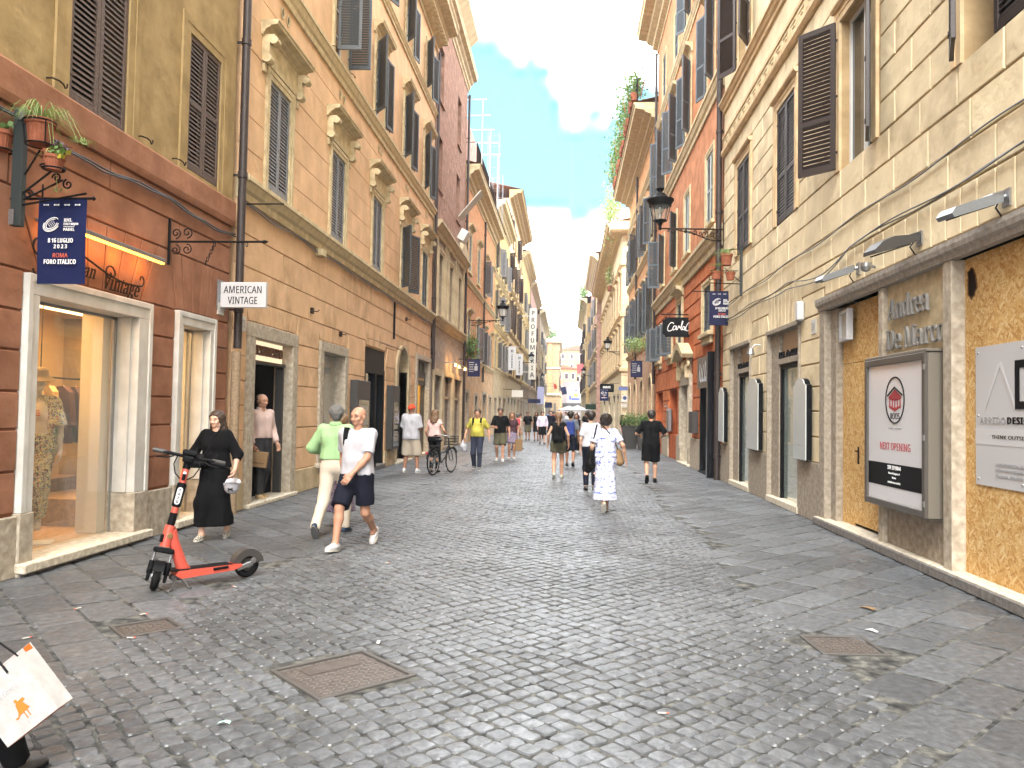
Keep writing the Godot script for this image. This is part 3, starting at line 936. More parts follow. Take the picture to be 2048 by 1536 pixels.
	var c := plant_pot(Transform3D(Basis(Vector3.BACK,-0.1),V(-4.62,3.74,-6.52)),"small clay pot with green and yellow leaves at the tip of the iron bracket",0.085,0.13,g)
	var lc := MB.new()
	leaf_clump(lc,V(0.03,0.16,0.02),V(0.09,0.05,0.07),26,0.06,6)
	part(c,"foliage",lc,M.leaf)
	var ly := MB.new()
	leaf_clump(ly,V(0.09,0.11,0.05),V(0.04,0.03,0.03),6,0.06,7)
	part(c,"yellow_leaves",ly,M.leaf_yellow)
	var e := plant_pot(Transform3D(BI,V(-5.23 + 0.02,3.95,-6.60)),"clay pot with a little green growth in the lower ring behind the post",0.11,0.18,g)
	var le := MB.new()
	leaf_clump(le,V(0,0.22,0),V(0.09,0.04,0.09),50,0.05,12)
	part(e,"foliage",le,M.leaf)
func shop_room(b: Node3D) -> void:
	var warm := mat(lin(0.52,0.36,0.19),0.9)
	recess(b,1,6.2,11.36,0.13,2.95,-0.34,-2.5,warm,mat(lin(0.46,0.27,0.12),0.5,0.0,M.tex.stone,0.7))
	var lt := MB.new()
	lt.box(V(8.8,2.93,-1.3),V(4.0,0.02,1.0))
	part(b,"ceiling_light",lt,glow(Color(1.0,0.82,0.55),2.0))
	for e in [[V(8.8,2.88,-1.3),U(4.0,1.0),1.5,Color(1.0,0.78,0.48)]]:
		var al := AreaLight3D.new()
		al.name = "shop_light"
		al.area_size = e[1]
		al.light_color = e[3]
		al.light_energy = e[2]
		al.area_range = 8.0
		al.area_attenuation = 2.0
		al.shadow_enabled = true
		al.transform = Transform3D(Basis(Vector3.RIGHT,-PI * 0.5),e[0])
		b.add_child(al)
	var pw := MB.new()
	fbox(pw,1,8.74,8.90,0.14,2.9,-0.56,-0.30)
	part(b,"screen_wall",pw,mat(lin(0.62,0.53,0.40),0.8))
	var dv := MB.new()
	fbox(dv,1,10.74,10.9,0.14,2.9,-1.0,-0.30)
	part(b,"screen_wall",dv,mat(lin(0.55,0.50,0.42),0.8))
	var pd := thing("display_plinth","low wooden display plinth on the clothes shop floor","plinth",on_wall(1,9.75,0.13,-1.25))
	var pm := MB.new()
	pm.box(V(0,0.17,0),V(1.1,0.34,0.8),BI,0.006)
	part(pd,"box",pm,mat(lin(0.42,0.27,0.12),0.5,0.0,M.tex.stone,0.7))
	var pd2 := thing("display_bench","long wooden bench along the back wall of the clothes shop","bench",on_wall(1,9.4,0.13,-2.1))
	var pm2 := MB.new()
	pm2.box(V(0,0.25,0),V(2.6,0.5,0.7),BI,0.006)
	part(pd2,"box",pm2,mat(lin(0.40,0.25,0.12),0.5,0.0,M.tex.stone,0.7))
	var rl := thing("clothes_rail","black clothes rail hung on rods in the clothes shop","clothes rail",on_wall(1,9.5,0.13,-1.5))
	var rm := MB.new()
	rm.tube([V(-1.6,1.86,0),V(1.5,1.86,0)],0.012,8)
	for x in [-0.3,-0.14,1.3]: rm.tube([V(x,1.86,0),V(x,2.8,0)],0.008,6)
	part(rl,"rail",rm,M.iron)
	var cols := [[lin(0.60,0.46,0.10),"mustard"],[lin(0.44,0.31,0.18),"tan"],[lin(0.56,0.42,0.26),"sand"],[lin(0.50,0.36,0.20),"camel"],[lin(0.11,0.055,0.06),"plum"],[lin(0.09,0.05,0.055),"dark wine"],[lin(0.52,0.44,0.33),"cream"],[lin(0.46,0.33,0.22),"beige"]]
	for k in cols.size():
		var x := -1.25 + k * 0.33
		var g := thing("hanging_shirt","%s shirt on a wooden hanger on the clothes shop rail" % cols[k][1],"shirt",on_wall(1,9.75 + x * 0.8,1.99,-1.5) * Transform3D(Basis(Vector3.UP,0.95 + 0.12 * sin(k * 2.0)),Vector3.ZERO),"shirts on the clothes rail")
		var hm := MB.new()
		hm.tube([V(-0.2,-0.19,0),V(0,-0.10,0),V(0.2,-0.19,0)],0.012,6)
		hm.tube([V(0,-0.10,0),V(0,-0.03,0),V(0.02,0.0,0),V(0,0.02,0)],0.004,5)
		part(g,"hanger",hm,M.wood)
		var sm := MB.new()
		var front := PackedVector2Array([U(-0.07,-0.11),U(-0.23,-0.19),U(-0.31,-0.62),U(-0.24,-0.64),U(-0.20,-0.36),U(-0.22,-0.86),U(0.22,-0.86),U(0.20,-0.36),U(0.24,-0.64),U(0.31,-0.62),U(0.23,-0.19),U(0.07,-0.11)])
		sm.extrude(front,V(0,0,-0.035),Vector3.RIGHT,Vector3.UP,V(0,0,0.07))
		part(g,"shirt",sm,mat(cols[k][0],0.9,0.0,M.tex.old,2.0,M.tex.grain,0.8,false))
func house_peach() -> void:
	var b := thing("town_house","peach plaster house with grey louvred shutters and hooded windows, coffee shop below","house",facade(1))
	var s := 1
	var d0 := 11.6
	var d1 := 28.95
	mass(b,s,d0,d1,15.6,M.peach,3.75,-4.5)
	var cs := [13.26,16.80,20.38,23.95,27.35]
	var ups := []
	for c in cs:
		ups.append([c - 0.50,c + 0.50,5.42,7.32])
		ups.append([c - 0.52,c + 0.52,9.50,11.45])
		ups.append([c - 0.52,c + 0.52,13.15,14.85])
	part(b,"upper_wall",wall_mesh(s,d0,d1,4.95,15.6,-0.012,0.34,ups),M.peach)
	var cut := []
	for c in cs: cut.append([c - 0.66,c + 0.66,5.3,7.46])
	blocks(b,s,d0,d1,[5.28,5.82,6.36,6.90,7.46,8.02,8.50,8.95],3.5,cut,[],[M.peach],0.0,0.010,"block",0.02,0.004)
	var ops := [[12.36,14.19,0.02,2.83],[15.99,17.65,0.46,2.89],[19.52,21.72,0.05,3.28],[23.32,24.82,0.05,3.64],[26.32,28.58,0.02,3.45]]
	part(b,"ground_floor_wall",wall_mesh(s,d0,d1,0.0,4.96,-0.022,0.32,ops),M.peach2)
	var outer := [[12.13,14.42,0.0,3.04],[15.79,17.85,0.3,3.07],[19.48,21.76,0.0,3.30],[23.02,25.12,0.0,3.66],[26.08,28.85,0.0,3.60]]
	blocks(b,s,d0,d1,[0.46,0.87,1.27,1.67,2.07,2.47,2.87,3.42,3.92,4.44,4.95],1.05,outer,[[12.2,14.35,3.06,3.42,7,0.18],[15.85,17.8,3.09,3.42,7,0.18],[19.6,21.7,3.31,3.92,7,0.25]],[M.peach,M.peach,M.peach3],0.0,0.020,"block",0.024,0.007)
	for e in [[d0 + 0.001,12.12],[14.43,19.47],[21.77,23.01],[25.13,26.07]]: fparts(b,"plinth",s,[[e[0],e[1],0.0,0.45,-0.02,0.03]],M.buff)
	var st := MB.new()
	moulding(st,s,d0,d1,course_profile(4.94,5.30,0.20))
	part(b,"string_course",st,M.trim)
	var s2 := MB.new()
	moulding(s2,s,d0,d1,course_profile(8.94,9.30,0.16))
	part(b,"string_course",s2,M.trim)
	var s3 := MB.new()
	moulding(s3,s,d0,d1,course_profile(12.82,13.04,0.12))
	part(b,"string_course",s3,M.trim)
	var co := MB.new()
	moulding(co,s,d0 - 0.1,d1 + 0.1,cornice_profile(15.5,16.4,0.85))
	part(b,"cornice",co,M.trim)
	var dn := MB.new()
	var d := d0 + 0.2
	while d < d1:
		fbox(dn,s,d,d + 0.14,15.72,15.88,0.1,0.42)
		d += 0.28
	part(b,"dentils",dn,M.trim).set_meta("kind","stuff")
	for k in 5:
		var c: float = cs[k]
		surround(b,s,c - 0.50,c + 0.50,5.30,7.32,0.15,0.03,M.trim,false)
		hood(b,s,c - 0.93,c + 0.93,7.50,8.14,0.31,M.trim)
		if k == 3:
			shutters(b,s,c - 0.50,c + 0.50,5.42,7.32,M.shut_slate,140,150,0.055,true,-0.047,0.0)
			casement(b,s,c - 0.50,c + 0.50,5.42,7.32,M.frame_white)
		else:
			shutters(b,s,c - 0.50,c + 0.50,5.42,7.32,M.shut_grey if k < 4 else M.shut_slate,0,0,0.062,k < 3,-0.047,0.0)
		surround(b,s,c - 0.52,c + 0.52,9.32,11.45,0.14,0.03,M.trim,false)
		var hd := MB.new()
		moulding(hd,s,c - 0.78,c + 0.78,cornice_profile(11.62,11.92,0.26))
		part(b,"window_hood",hd,M.trim)
		shutters(b,s,c - 0.52,c + 0.52,9.50,11.45,M.shut_slate,[20,84,140,142,150][k],[20,92,172,170,168][k],0.058,k < 3,-0.047,0.0)
		if k > 0: casement(b,s,c - 0.52,c + 0.52,9.50,11.45,M.frame_white)
		surround(b,s,c - 0.52,c + 0.52,13.05,14.85,0.12,0.03,M.trim,false)
		shutters(b,s,c - 0.52,c + 0.52,13.15,14.85,M.shut_slate,[20,140,150,140,146][k],[20,165,160,172,165][k],0.06,false,-0.047,0.0)
		if k > 1: casement(b,s,c - 0.52,c + 0.52,13.15,14.85,M.frame_white)
		var ov := MB.new()
		for e in [-0.14,0.14]:
			ov.lathe([U(0.085,-0.01),U(0.105,0.02),U(0.075,0.025),U(0.07,0.0)],V(c + 0.12 + e,8.72,0.0),16,Basis(Vector3.RIGHT,PI * 0.5) * Basis.from_scale(V(0.75,1,1.15)))
		part(b,"vent_ring",ov,M.trim)
		var oh := MB.new()
		for e in [-0.14,0.14]: oh.lathe([U(0.072,0.0),U(0.0,0.001)],V(c + 0.12 + e,8.72,0.004),16,Basis(Vector3.RIGHT,PI * 0.5) * Basis.from_scale(V(0.75,1,1.15)))
		part(b,"vent_hole",oh,M.dark_room)
	var hk := MB.new()
	for c in cs:
		for e in [-0.72,0.66]:
			for y in [5.36,9.5]: shutter_hook(hk,V(c + e,y,0.0))
	part(b,"shutter_hook",hk,M.rust)
	var bb := MB.new()
	fbox(bb,s,15.35,15.62,4.78,4.93,0.0,0.16,0.01)
	part(b,"stone_corbel",bb,M.trim)
	var nt := MB.new()
	fbox(nt,s,11.88,12.06,2.86,3.10,-0.01,0.014,0.004)
	var no := part(b,"number_tile",nt,M.offwhite)
	lettering(no,"31",V(11.97,2.98,0.016),0.13,M.print_grey,0.12,"Droid Serif")
	var f := MB.new()
	fbox(f,s,12.13,12.40,0.0,2.80,-0.30,0.05,0.01)
	fbox(f,s,14.15,14.42,0.0,2.80,-0.30,0.05,0.01)
	fbox(f,s,12.13,14.42,2.801,3.04,-0.30,0.05,0.01)
	part(b,"door_surround",f,M.travertine)
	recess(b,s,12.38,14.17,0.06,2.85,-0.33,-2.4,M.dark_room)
	var ds := MB.new()
	fbox(ds,s,12.15,14.4,0.0,0.065,-0.34,0.12,0.01)
	part(b,"doorstep",ds,M.sill)
	var jm := MB.new()
	fbox(jm,s,12.40,12.47,0.066,2.45,-0.26,-0.12)
	fbox(jm,s,14.08,14.15,0.066,2.45,-0.26,-0.12)
	fbox(jm,s,12.40,14.15,2.40,2.455,-0.26,-0.10)
	part(b,"door_frame",jm,M.darkgrey)
	var pn := MB.new()
	fbox(pn,s,12.47,14.08,2.456,2.80,-0.20,-0.14)
	var sp := part(b,"sign_panel",pn,glow(Color(0.95,0.84,0.70),0.20))
	lettering(sp,"NESPRESSO",V(13.27,2.625,-0.10),0.17,mat(lin(0.10,0.05,0.03),0.3),1.36,"Droid Serif",700,0.05)
	var bl := MB.new()
	fbox(bl,s,12.9,13.5,1.35,1.75,-1.4,-1.39)
	part(b,"notice",bl,M.print_palegrey)
	f = MB.new()
	fbox(f,s,15.79,16.02,0.30,2.86,-0.28,0.045,0.01)
	fbox(f,s,17.62,17.85,0.30,2.86,-0.28,0.045,0.01)
	fbox(f,s,15.79,17.85,2.861,3.07,-0.28,0.045,0.01)
	fbox(f,s,15.7,17.94,0.40,0.50,-0.28,0.10,0.01)
	part(b,"window_surround",f,M.travertine)
	recess(b,s,16.0,17.64,0.5,2.9,-0.33,-1.2,mat(lin(0.40,0.33,0.25),0.9))
	var gl := MB.new()
	fbox(gl,s,16.02,17.62,0.5,2.86,-0.205,-0.195)
	part(b,"pane",gl,M.glass)
	var gs := MB.new()
	fbox(gs,s,16.3,17.3,0.5,1.9,-1.1,-1.05)
	var dis := part(b,"display_panel",gs,M.offwhite)
	lettering(dis,"NESPRESSO",V(16.7,2.5,-0.19),0.14,M.print_grey,1.0,"Droid Sans",700)
	f = MB.new()
	fbox(f,s,19.52,21.72,2.74,3.28,-0.25,-0.04)
	part(b,"fascia",f,M.black)
	f = MB.new()
	fbox(f,s,19.52,19.66,0.12,2.74,-0.22,-0.02)
	fbox(f,s,20.66,20.78,0.12,2.62,-0.22,-0.02)
	fbox(f,s,21.6,21.72,0.12,2.74,-0.22,-0.02)
	fbox(f,s,19.66,21.6,2.62,2.74,-0.22,-0.015)
	part(b,"shop_frame",f,M.black)
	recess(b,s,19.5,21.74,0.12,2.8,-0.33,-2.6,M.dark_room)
	f = MB.new()
	fbox(f,s,19.66,20.66,0.12,2.62,-0.14,-0.12)
	var bpn := part(b,"pane",f,M.glass_dark)
	f = MB.new()
	fbox(f,s,19.9,20.5,1.95,2.07,-0.115,-0.112)
	part(bpn,"sticker",f,mat(lin(0.10,0.14,0.30),0.5))
	f = MB.new()
	fbox(f,s,19.5,21.74,0.0,0.12,-0.34,0.06,0.01)
	part(b,"doorstep",f,M.greystep)
	for q in [[18.18,19.40,"left"],[21.95,22.90,"right"]]:
		var vt := thing("wall_showcase","dark framed wall showcase on the %s of the black bank doorway" % ("near side" if q[2] == "left" else "far side"),"showcase",on_wall(1,(q[0] + q[1]) * 0.5,0.0))
		var w: float = q[1] - q[0]
		var vm := MB.new()
		vm.box(V(0,1.42,0.09),V(w,1.86,0.18),BI,0.006)
		part(vt,"case",vm,M.darkgrey)
		vm = MB.new()
		vm.box(V(0,1.22,0.185),V(w - 0.24,1.30,0.012))
		part(vt,"pane",vm,M.glass_dark)
		vm = MB.new()
		for y in 6: vm.box(V(0,0.78 + y * 0.18,0.193),V(w - 0.5,0.12,0.003))
		part(vt,"notice",vm,mat(lin(0.34,0.32,0.26),0.5))
	arch_fill(b,s,23.32,24.82,2.86,3.64,-0.34,-0.021,0.76,M.peach2)
	var ring := PackedVector2Array()
	var c0 := U(24.07,2.86)
	for k in 17: ring.append(c0 + U(-cos(PI * k / 16.0),sin(PI * k / 16.0)) * 0.75)
	ring.append(U(24.82,0.05)); ring.append(U(25.10,0.05))
	for k in 17: ring.append(c0 + U(cos(PI * k / 16.0),sin(PI * k / 16.0)) * U(1.03,0.80).x * U(1,0.80))
	ring.append(U(23.04,0.05)); ring.append(U(23.32,0.05))
	f = MB.new()
	f.extrude(ring,V(0,0,-0.35),Vector3.RIGHT,Vector3.UP,V(0,0,0.39))
	part(b,"arch_surround",f,M.buff)
	f = MB.new()
	fbox(f,s,23.32,24.82,0.06,3.62,-0.30,-0.26)
	for x in [23.5,24.14]:
		for y in [0.25,1.2,2.1]: fbox(f,s,x,x + 0.5,y,y + 0.75,-0.262,-0.235,0.012)
	part(b,"door",f,mat(lin(0.07,0.04,0.025),0.5,0.0,M.tex.stone,1.0))
	f = MB.new()
	fbox(f,s,23.0,25.14,0.0,0.06,-0.32,0.16,0.01)
	part(b,"doorstep",f,M.sill)
	f = MB.new()
	fbox(f,s,26.08,26.35,0.0,3.42,-0.28,0.05,0.01)
	fbox(f,s,28.55,28.85,0.0,3.42,-0.28,0.05,0.01)
	fbox(f,s,26.08,28.85,3.421,3.60,-0.28,0.06,0.01)
	part(b,"shop_surround",f,M.travertine)
	recess(b,s,26.33,28.57,0.1,3.45,-0.33,-2.4,mat(lin(0.62,0.47,0.17),0.8))
	f = MB.new()
	fbox(f,s,26.5,28.4,3.38,3.40,-1.9,-0.6)
	part(b,"ceiling_light",f,glow(Color(1.0,0.85,0.5),1.6))
	var al := AreaLight3D.new()
	al.name = "shop_light"
	al.area_size = U(1.8,1.2)
	al.light_color = Color(1.0,0.82,0.5)
	al.light_energy = 0.30
	al.area_range = 8.0
	al.area_attenuation = 2.0
	al.shadow_enabled = true
	al.transform = Transform3D(Basis(Vector3.RIGHT,-PI * 0.5),V(27.45,3.34,-1.3))
	b.add_child(al)
	f = MB.new()
	fbox(f,s,26.35,28.55,2.55,2.98,-0.26,-0.10)
	var fs := part(b,"fascia",f,mat(lin(0.06,0.05,0.045),0.5))
	f = MB.new()
	for k in 14: f.box(V(26.72 + k * 0.105,2.76,-0.095),V(0.07,0.09 if k else 0.22,0.02))
	part(fs,"lettering",f,M.brass)
	f = MB.new()
	fbox(f,s,26.35,28.55,2.98,3.06,-0.2,-0.12); fbox(f,s,27.4,27.48,3.06,3.42,-0.2,-0.12)
	for x in [28.28]: fbox(f,s,x,x + 0.10,0.1,2.55,-0.24,-0.10)
	part(b,"shop_frame",f,M.darkgrey)
	f = MB.new()
	fbox(f,s,26.35,27.4,3.06,3.42,-0.165,-0.155); fbox(f,s,27.48,28.55,3.06,3.42,-0.165,-0.155)
	part(b,"pane",f,M.glass_dark)
	f = MB.new()
	fbox(f,s,26.1,28.83,0.0,0.10,-0.34,0.12,0.01)
	part(b,"doorstep",f,M.sill)
	drainpipe(1,28.90,3.2,15.4,0.055,M.pipe,"brown drainpipe at the far corner of the peach house",0.12)
	var rd := thing("awning_rod","thin iron rod sticking out under the first hooded window of the peach house","rod",on_wall(1,11.75,4.86))
	var rm := MB.new()
	rm.tube([V(0,0,0),V(0,0.0,0.70)],0.012,7)
	rm.box(V(0,0,0.02),V(0.05,0.10,0.04))
	part(rd,"rod",rm,M.rust)
	var rod2 := thing("iron_strip","upright dark iron strip on the peach wall above the black bank doorway","iron strip",on_wall(1,22.6,4.3))
	rm = MB.new()
	rm.box(V(0,0,0.03),V(0.07,1.1,0.05))
	part(rod2,"strip",rm,M.iron)
	for e in [[15.2,3.62],[17.2,3.35],[24.3,4.55]]:
		var k := thing("wall_fitting","small rusty iron fitting on the peach wall %s" % ["above the coffee shop door","above the coffee shop window","above the arched door"][[15.2,17.2,24.3].find(e[0])],"fitting",on_wall(1,e[0],e[1]))
		rm = MB.new()
		rm.box(V(0,0,0.03),V(0.09,0.12,0.06),BI,0.01)
		rm.tube([V(0,0,0.03),V(0,-0.02,0.14),V(0.04,0.02,0.16)],0.010,6)
		part(k,"hook",rm,M.rust)
	var aw := thing("folded_awning","folded awning arms above the black bank doorway","awning",on_wall(1,20.9,3.38))
	rm = MB.new()
	for e in [-1.1,0.1,0.9]:
		rm.tube([V(e,0.12,0.0),V(e,0.05,0.25),V(e + 0.55,0.02,0.33)],0.016,6)
	rm.tube([V(-1.2,0.02,0.34),V(1.6,0.02,0.34)],0.02,6)
	part(aw,"arm",rm,mat(lin(0.30,0.20,0.13),0.7))
	var cb := thing("wall_cable","grey cables sagging along the string course of the peach house","cable",on_wall(1,0,0))
	var cm := MB.new()
	for j in 2:
		var pts := []
		for k in 60:
			var dd := 11.6 + 17.2 * k / 59.0
			pts.append(V(dd,4.91 - j * 0.03 + 0.025 * sin(dd * 2.7 + j) - 0.02 * absf(sin(dd * 0.9)),0.05 + 0.012 * j))
		cm.tube(pts,0.011,5)
	part(cb,"cable",cm,M.midgrey)
func house_cream() -> void:
	var b := thing("town_house","cream house of dressed blocks with dark brown shutters and a boarded up shop","house",facade(-1))
	var s := -1
	var d0 := -9.0
	var d1 := 19.95
	mass(b,s,d0,d1,19.5,M.cream,3.75,-4.5)
	var wins := [[17.15,18.40,5.42,7.50],[13.75,14.95,5.28,7.50],[10.30,11.50,5.27,7.50],[6.85,8.0,5.27,7.50],[3.4,4.6,5.27,7.5]]
	var ups := wins.duplicate()
	for w in wins: ups.append([w[0],w[1],9.85,12.2])
	for w in wins: ups.append([w[0],w[1],14.2,16.2])
	part(b,"upper_wall",wall_mesh(s,d0,d1,3.6,19.5,-0.018,0.34,ups),M.cream_back)
	var shops := [[16.95,18.90,0.10,3.24],[13.42,15.44,0.10,3.24],[-2.0,12.15,0.0,3.44]]
	part(b,"ground_floor_wall",wall_mesh(s,d0,d1,0.0,3.6,-0.018,0.30,shops),M.cream_back)
	var cut := []
	for w in ups: cut.append([w[0] - 0.24,w[1] + 0.22,w[2] - 0.0,w[3] + 0.28])
	blocks(b,s,3.0,d1,[4.86,5.28,5.69,6.12,6.55,6.98,7.40,7.83,8.27],0.86,cut,[],[M.cream,M.cream,M.cream2],0.0,0.026,"block",0.02,0.008)
	var low := [[16.90,18.95,0.0,3.29],[13.38,15.48,0.0,3.29],[-2.0,12.22,0.0,3.5]]
	blocks(b,s,2.0,d1,[0.92,1.33,1.74,2.13,2.50,2.90,3.28,3.66,4.02,4.43,4.86],0.9,low,[[16.95,18.90,3.30,4.02,9,0.12],[13.42,15.44,3.30,4.02,9,0.12],[2.0,12.15,3.52,4.02,32,0.05]],[M.cream,M.cream,M.cream2],0.0,0.026,"block",0.02,0.008)
	var pv := MB.new()
	fbox(pv,s,d0,3.0,4.86,8.27,-0.02,0.0)
	part(b,"plaster_wall",pv,M.cream)
	part(b,"third_storey_wall",wall_mesh(s,d0,d1,8.80,19.5,0.0,0.03,ups.slice(5)),M.cream)
	var bd := MB.new()
	moulding(bd,s,d0,d1,[[-0.02,8.27],[0.05,8.27],[0.09,8.33],[0.09,8.42],[0.03,8.43],[0.03,8.72],[0.06,8.73],[0.06,8.80],[-0.02,8.80]])
	part(b,"meander_band",bd,M.pale)
	var ky := MB.new()
	var d := 3.0
	while d < d1 - 0.5:
		for e in [[0.0,0.42,8.64,8.69],[0.0,0.05,8.47,8.64],[0.05,0.30,8.47,8.51],[0.25,0.30,8.51,8.60],[0.14,0.25,8.56,8.60],[0.37,0.42,8.47,8.64]]:
			fbox(ky,s,d + e[0],d + e[1],e[2],e[3],0.028,0.045)
		d += 0.48
	part(b,"meander",ky,M.trim).set_meta("kind","stuff")
	var st := MB.new()
	moulding(st,s,d0,d1,course_profile(9.40,9.66,0.16))
	moulding(st,s,d0,d1,course_profile(13.6,13.8,0.14))
	part(b,"string_course",st,M.pale)
	var co := MB.new()
	moulding(co,s,d0 - 0.1,d1 + 0.05,cornice_profile(19.3,20.2,0.9))
	part(b,"cornice",co,M.pale)
	for k in wins.size():
		var w: Array = wins[k]
		surround(b,s,w[0],w[1],w[2],w[3],0.17,0.02,M.pale,false)
		var sl := MB.new()
		moulding(sl,s,w[0] - 0.2,w[1] + 0.2,[[-0.02,w[3] + 0.18],[0.06,w[3] + 0.18],[0.09,w[3] + 0.22],[0.09,w[3] + 0.26],[-0.02,w[3] + 0.28]])
		part(b,"window_hood",sl,M.pale)
		if k == 2:
			shutters(b,s,w[0],w[1],w[2],w[3],M.shut_dark,136,160,0.060,true,-0.047,0.36)
			casement(b,s,w[0],w[1],w[2],w[3],M.frame_white,-0.16,0,2)
		else:
			shutters(b,s,w[0],w[1],w[2],w[3],M.shut_dark,24 if k == 3 else 0,0,0.060,k < 4,-0.047,0.40)
		surround(b,s,w[0],w[1],9.85,12.2,0.16,0.02,M.pale,false)
		shutters(b,s,w[0],w[1],9.85,12.2,M.shut_dark,150 if k == 0 else 0,150 if k == 0 else 0,0.06,k == 0,-0.047,0.40)
		if k == 0: casement(b,s,w[0],w[1],9.85,12.2,M.frame_white)
		shutters(b,s,w[0],w[1],14.2,16.2,M.shut_dark,0,0,0.07,false,-0.047,0.40)
	for e in [[18.91,19.94],[15.46,16.93],[12.24,13.40]]: fparts(b,"plinth",s,[[e[0],e[1],0.0,0.92,-0.02,0.03]],M.trav_dark)
	for o in [[16.95,18.90],[13.42,15.44]]:
		var f := MB.new()
		fbox(f,s,o[0] - 0.04,o[0] + 0.02,0.0,3.22,-0.34,0.035,0.005)
		fbox(f,s,o[1] - 0.56,o[1] + 0.04,0.0,3.22,-0.50,-0.05,0.006)
		fbox(f,s,o[1] - 0.02,o[1] + 0.04,0.0,3.22,-0.055,0.035,0.005)
		fbox(f,s,o[0] - 0.04,o[1] + 0.04,3.221,3.30,-0.34,0.06,0.006)
		part(b,"door_surround",f,M.trav_dark)
		var up := MB.new()
		fbox(up,s,o[0] + 0.02,o[1] - 0.56,2.72,3.22,-0.22,-0.12)
		part(b,"fascia_panel",up,mat(lin(0.42,0.31,0.20),0.4))
		var bm := MB.new()
		fbox(bm,s,o[0] + 0.02,o[1] - 0.56,2.62,2.72,-0.23,-0.02,0.004)
		var beam := part(b,"door_lintel",bm,M.trav_dark)
		lettering(beam,"LI.A. da CORTI",V(s * (o[0] + o[1] - 0.48) * 0.5,2.79,-0.045),0.12,M.print_black,1.34,"Droid Sans",700,0.03)
		var fr := MB.new()
		fbox(fr,s,o[1] - 0.64,o[1] - 0.56,0.12,2.62,-0.20,-0.07)
		fbox(fr,s,o[0] + 0.02,o[0] + 0.08,0.12,2.62,-0.20,-0.13)
		fbox(fr,s,o[0] + 0.08,o[1] - 0.64,2.54,2.62,-0.20,-0.07)
		part(b,"door_frame",fr,M.black)
		var gp := MB.new()
		fbox(gp,s,o[0] + 0.08,o[1] - 0.64,0.13,2.54,-0.135,-0.128)
		part(b,"pane",gp,pane(0.22,Color(0.75,0.82,0.8)))
		recess(b,s,o[0],o[1],0.12,2.75,-0.44,-2.6,mat(lin(0.42,0.40,0.33),0.8),M.offwhite)
		var si := MB.new()
		fbox(si,s,o[0] - 0.02,o[1] + 0.02,0.0,0.12,-0.44,0.05,0.01)
		part(b,"doorstep",si,M.sill)
		var al := AreaLight3D.new()
		al.name = "shop_light"
		al.area_size = U(0.9,1.2)
		al.light_color = Color(1.0,0.95,0.82)
		al.light_energy = 0.7
		al.area_range = 6.0
		al.area_attenuation = 2.0
		al.shadow_enabled = true
		al.transform = Transform3D(Basis(Vector3.RIGHT,-PI * 0.5),V(s * (o[0] + 0.8),2.66,-1.5))
		b.add_child(al)
		var lp := MB.new()
		fbox(lp,s,o[0] + 0.35,o[0] + 1.25,2.70,2.72,-2.1,-0.9)
		part(b,"ceiling_light",lp,glow(Color(1.0,0.95,0.85),0.9))
	recess(b,s,-2.0,12.15,0.05,3.45,-0.45,-1.2,M.dark_room)
	var bmx := MB.new()
	moulding(bmx,s,-2.0,12.26,[[-0.02,3.28],[0.07,3.28],[0.08,3.33],[0.11,3.36],[0.12,3.41],[0.12,3.46],[0.06,3.485],[-0.02,3.485]])
	part(b,"shop_lintel",bmx,M.lintel)
	var jm := MB.new()
	fbox(jm,s,11.98,12.22,0.11,3.279,-0.25,0.06,0.01)
	fbox(jm,s,11.76,11.98,0.11,3.279,-0.25,-0.04,0.01)
	part(b,"shop_jamb",jm,M.trav_dark)
	var mu := MB.new()
	fbox(mu,s,9.86,9.99,0.11,3.279,-0.22,0.045,0.006)
	part(b,"shop_pilaster",mu,M.travertine)
	mu = MB.new()
	fbox(mu,s,8.12,8.30,0.11,3.279,-0.22,0.055,0.006)
	part(b,"shop_pilaster",mu,M.travertine)
	var kp := MB.new()
	fbox(kp,s,-2.0,12.30,0.0,0.11,-0.30,0.13,0.012)
	part(b,"doorstep",kp,M.greystep)
	kp = MB.new()
	fbox(kp,s,-2.0,12.28,0.1105,0.118,-0.30,0.115)
	part(b,"sill",kp,M.sill)
	var ply := MB.new()
	fbox(ply,s,10.27,11.76,2.44,3.279,-0.16,-0.142)
	part(b,"board_panel",ply,M.osb)
	ply = MB.new()
	fbox(ply,s,11.30,11.76,0.12,2.432,-0.16,-0.142)
	part(b,"board_panel",ply,M.osb)
	ply = MB.new()
	fbox(ply,s,10.27,11.29,0.16,2.430,-0.158,-0.140)
	var dr := part(b,"board_door",ply,M.osb)
	var hg := MB.new()
	for y in [0.5,1.25,2.1]: fbox(hg,s,10.25,10.30,y - 0.07,y + 0.07,-0.14,-0.128)
	fbox(hg,s,11.12,11.15,1.0,1.24,-0.14,-0.125)
	fbox(hg,s,11.10,11.18,1.17,1.19,-0.125,-0.10)
	part(dr,"hinge",hg,M.rust)
	ply = MB.new()
	fbox(ply,s,9.99,10.26,0.12,3.279,-0.163,-0.145)
	part(b,"board_panel",ply,M.osb)
	for e in [[6.88,8.12],[5.62,6.87],[4.36,5.61],[3.1,4.35],[-2.0,3.09]]:
		ply = MB.new()
		fbox(ply,s,e[0],e[1],0.12,3.279,-0.10,-0.082)
		part(b,"board_panel",ply,M.osb)
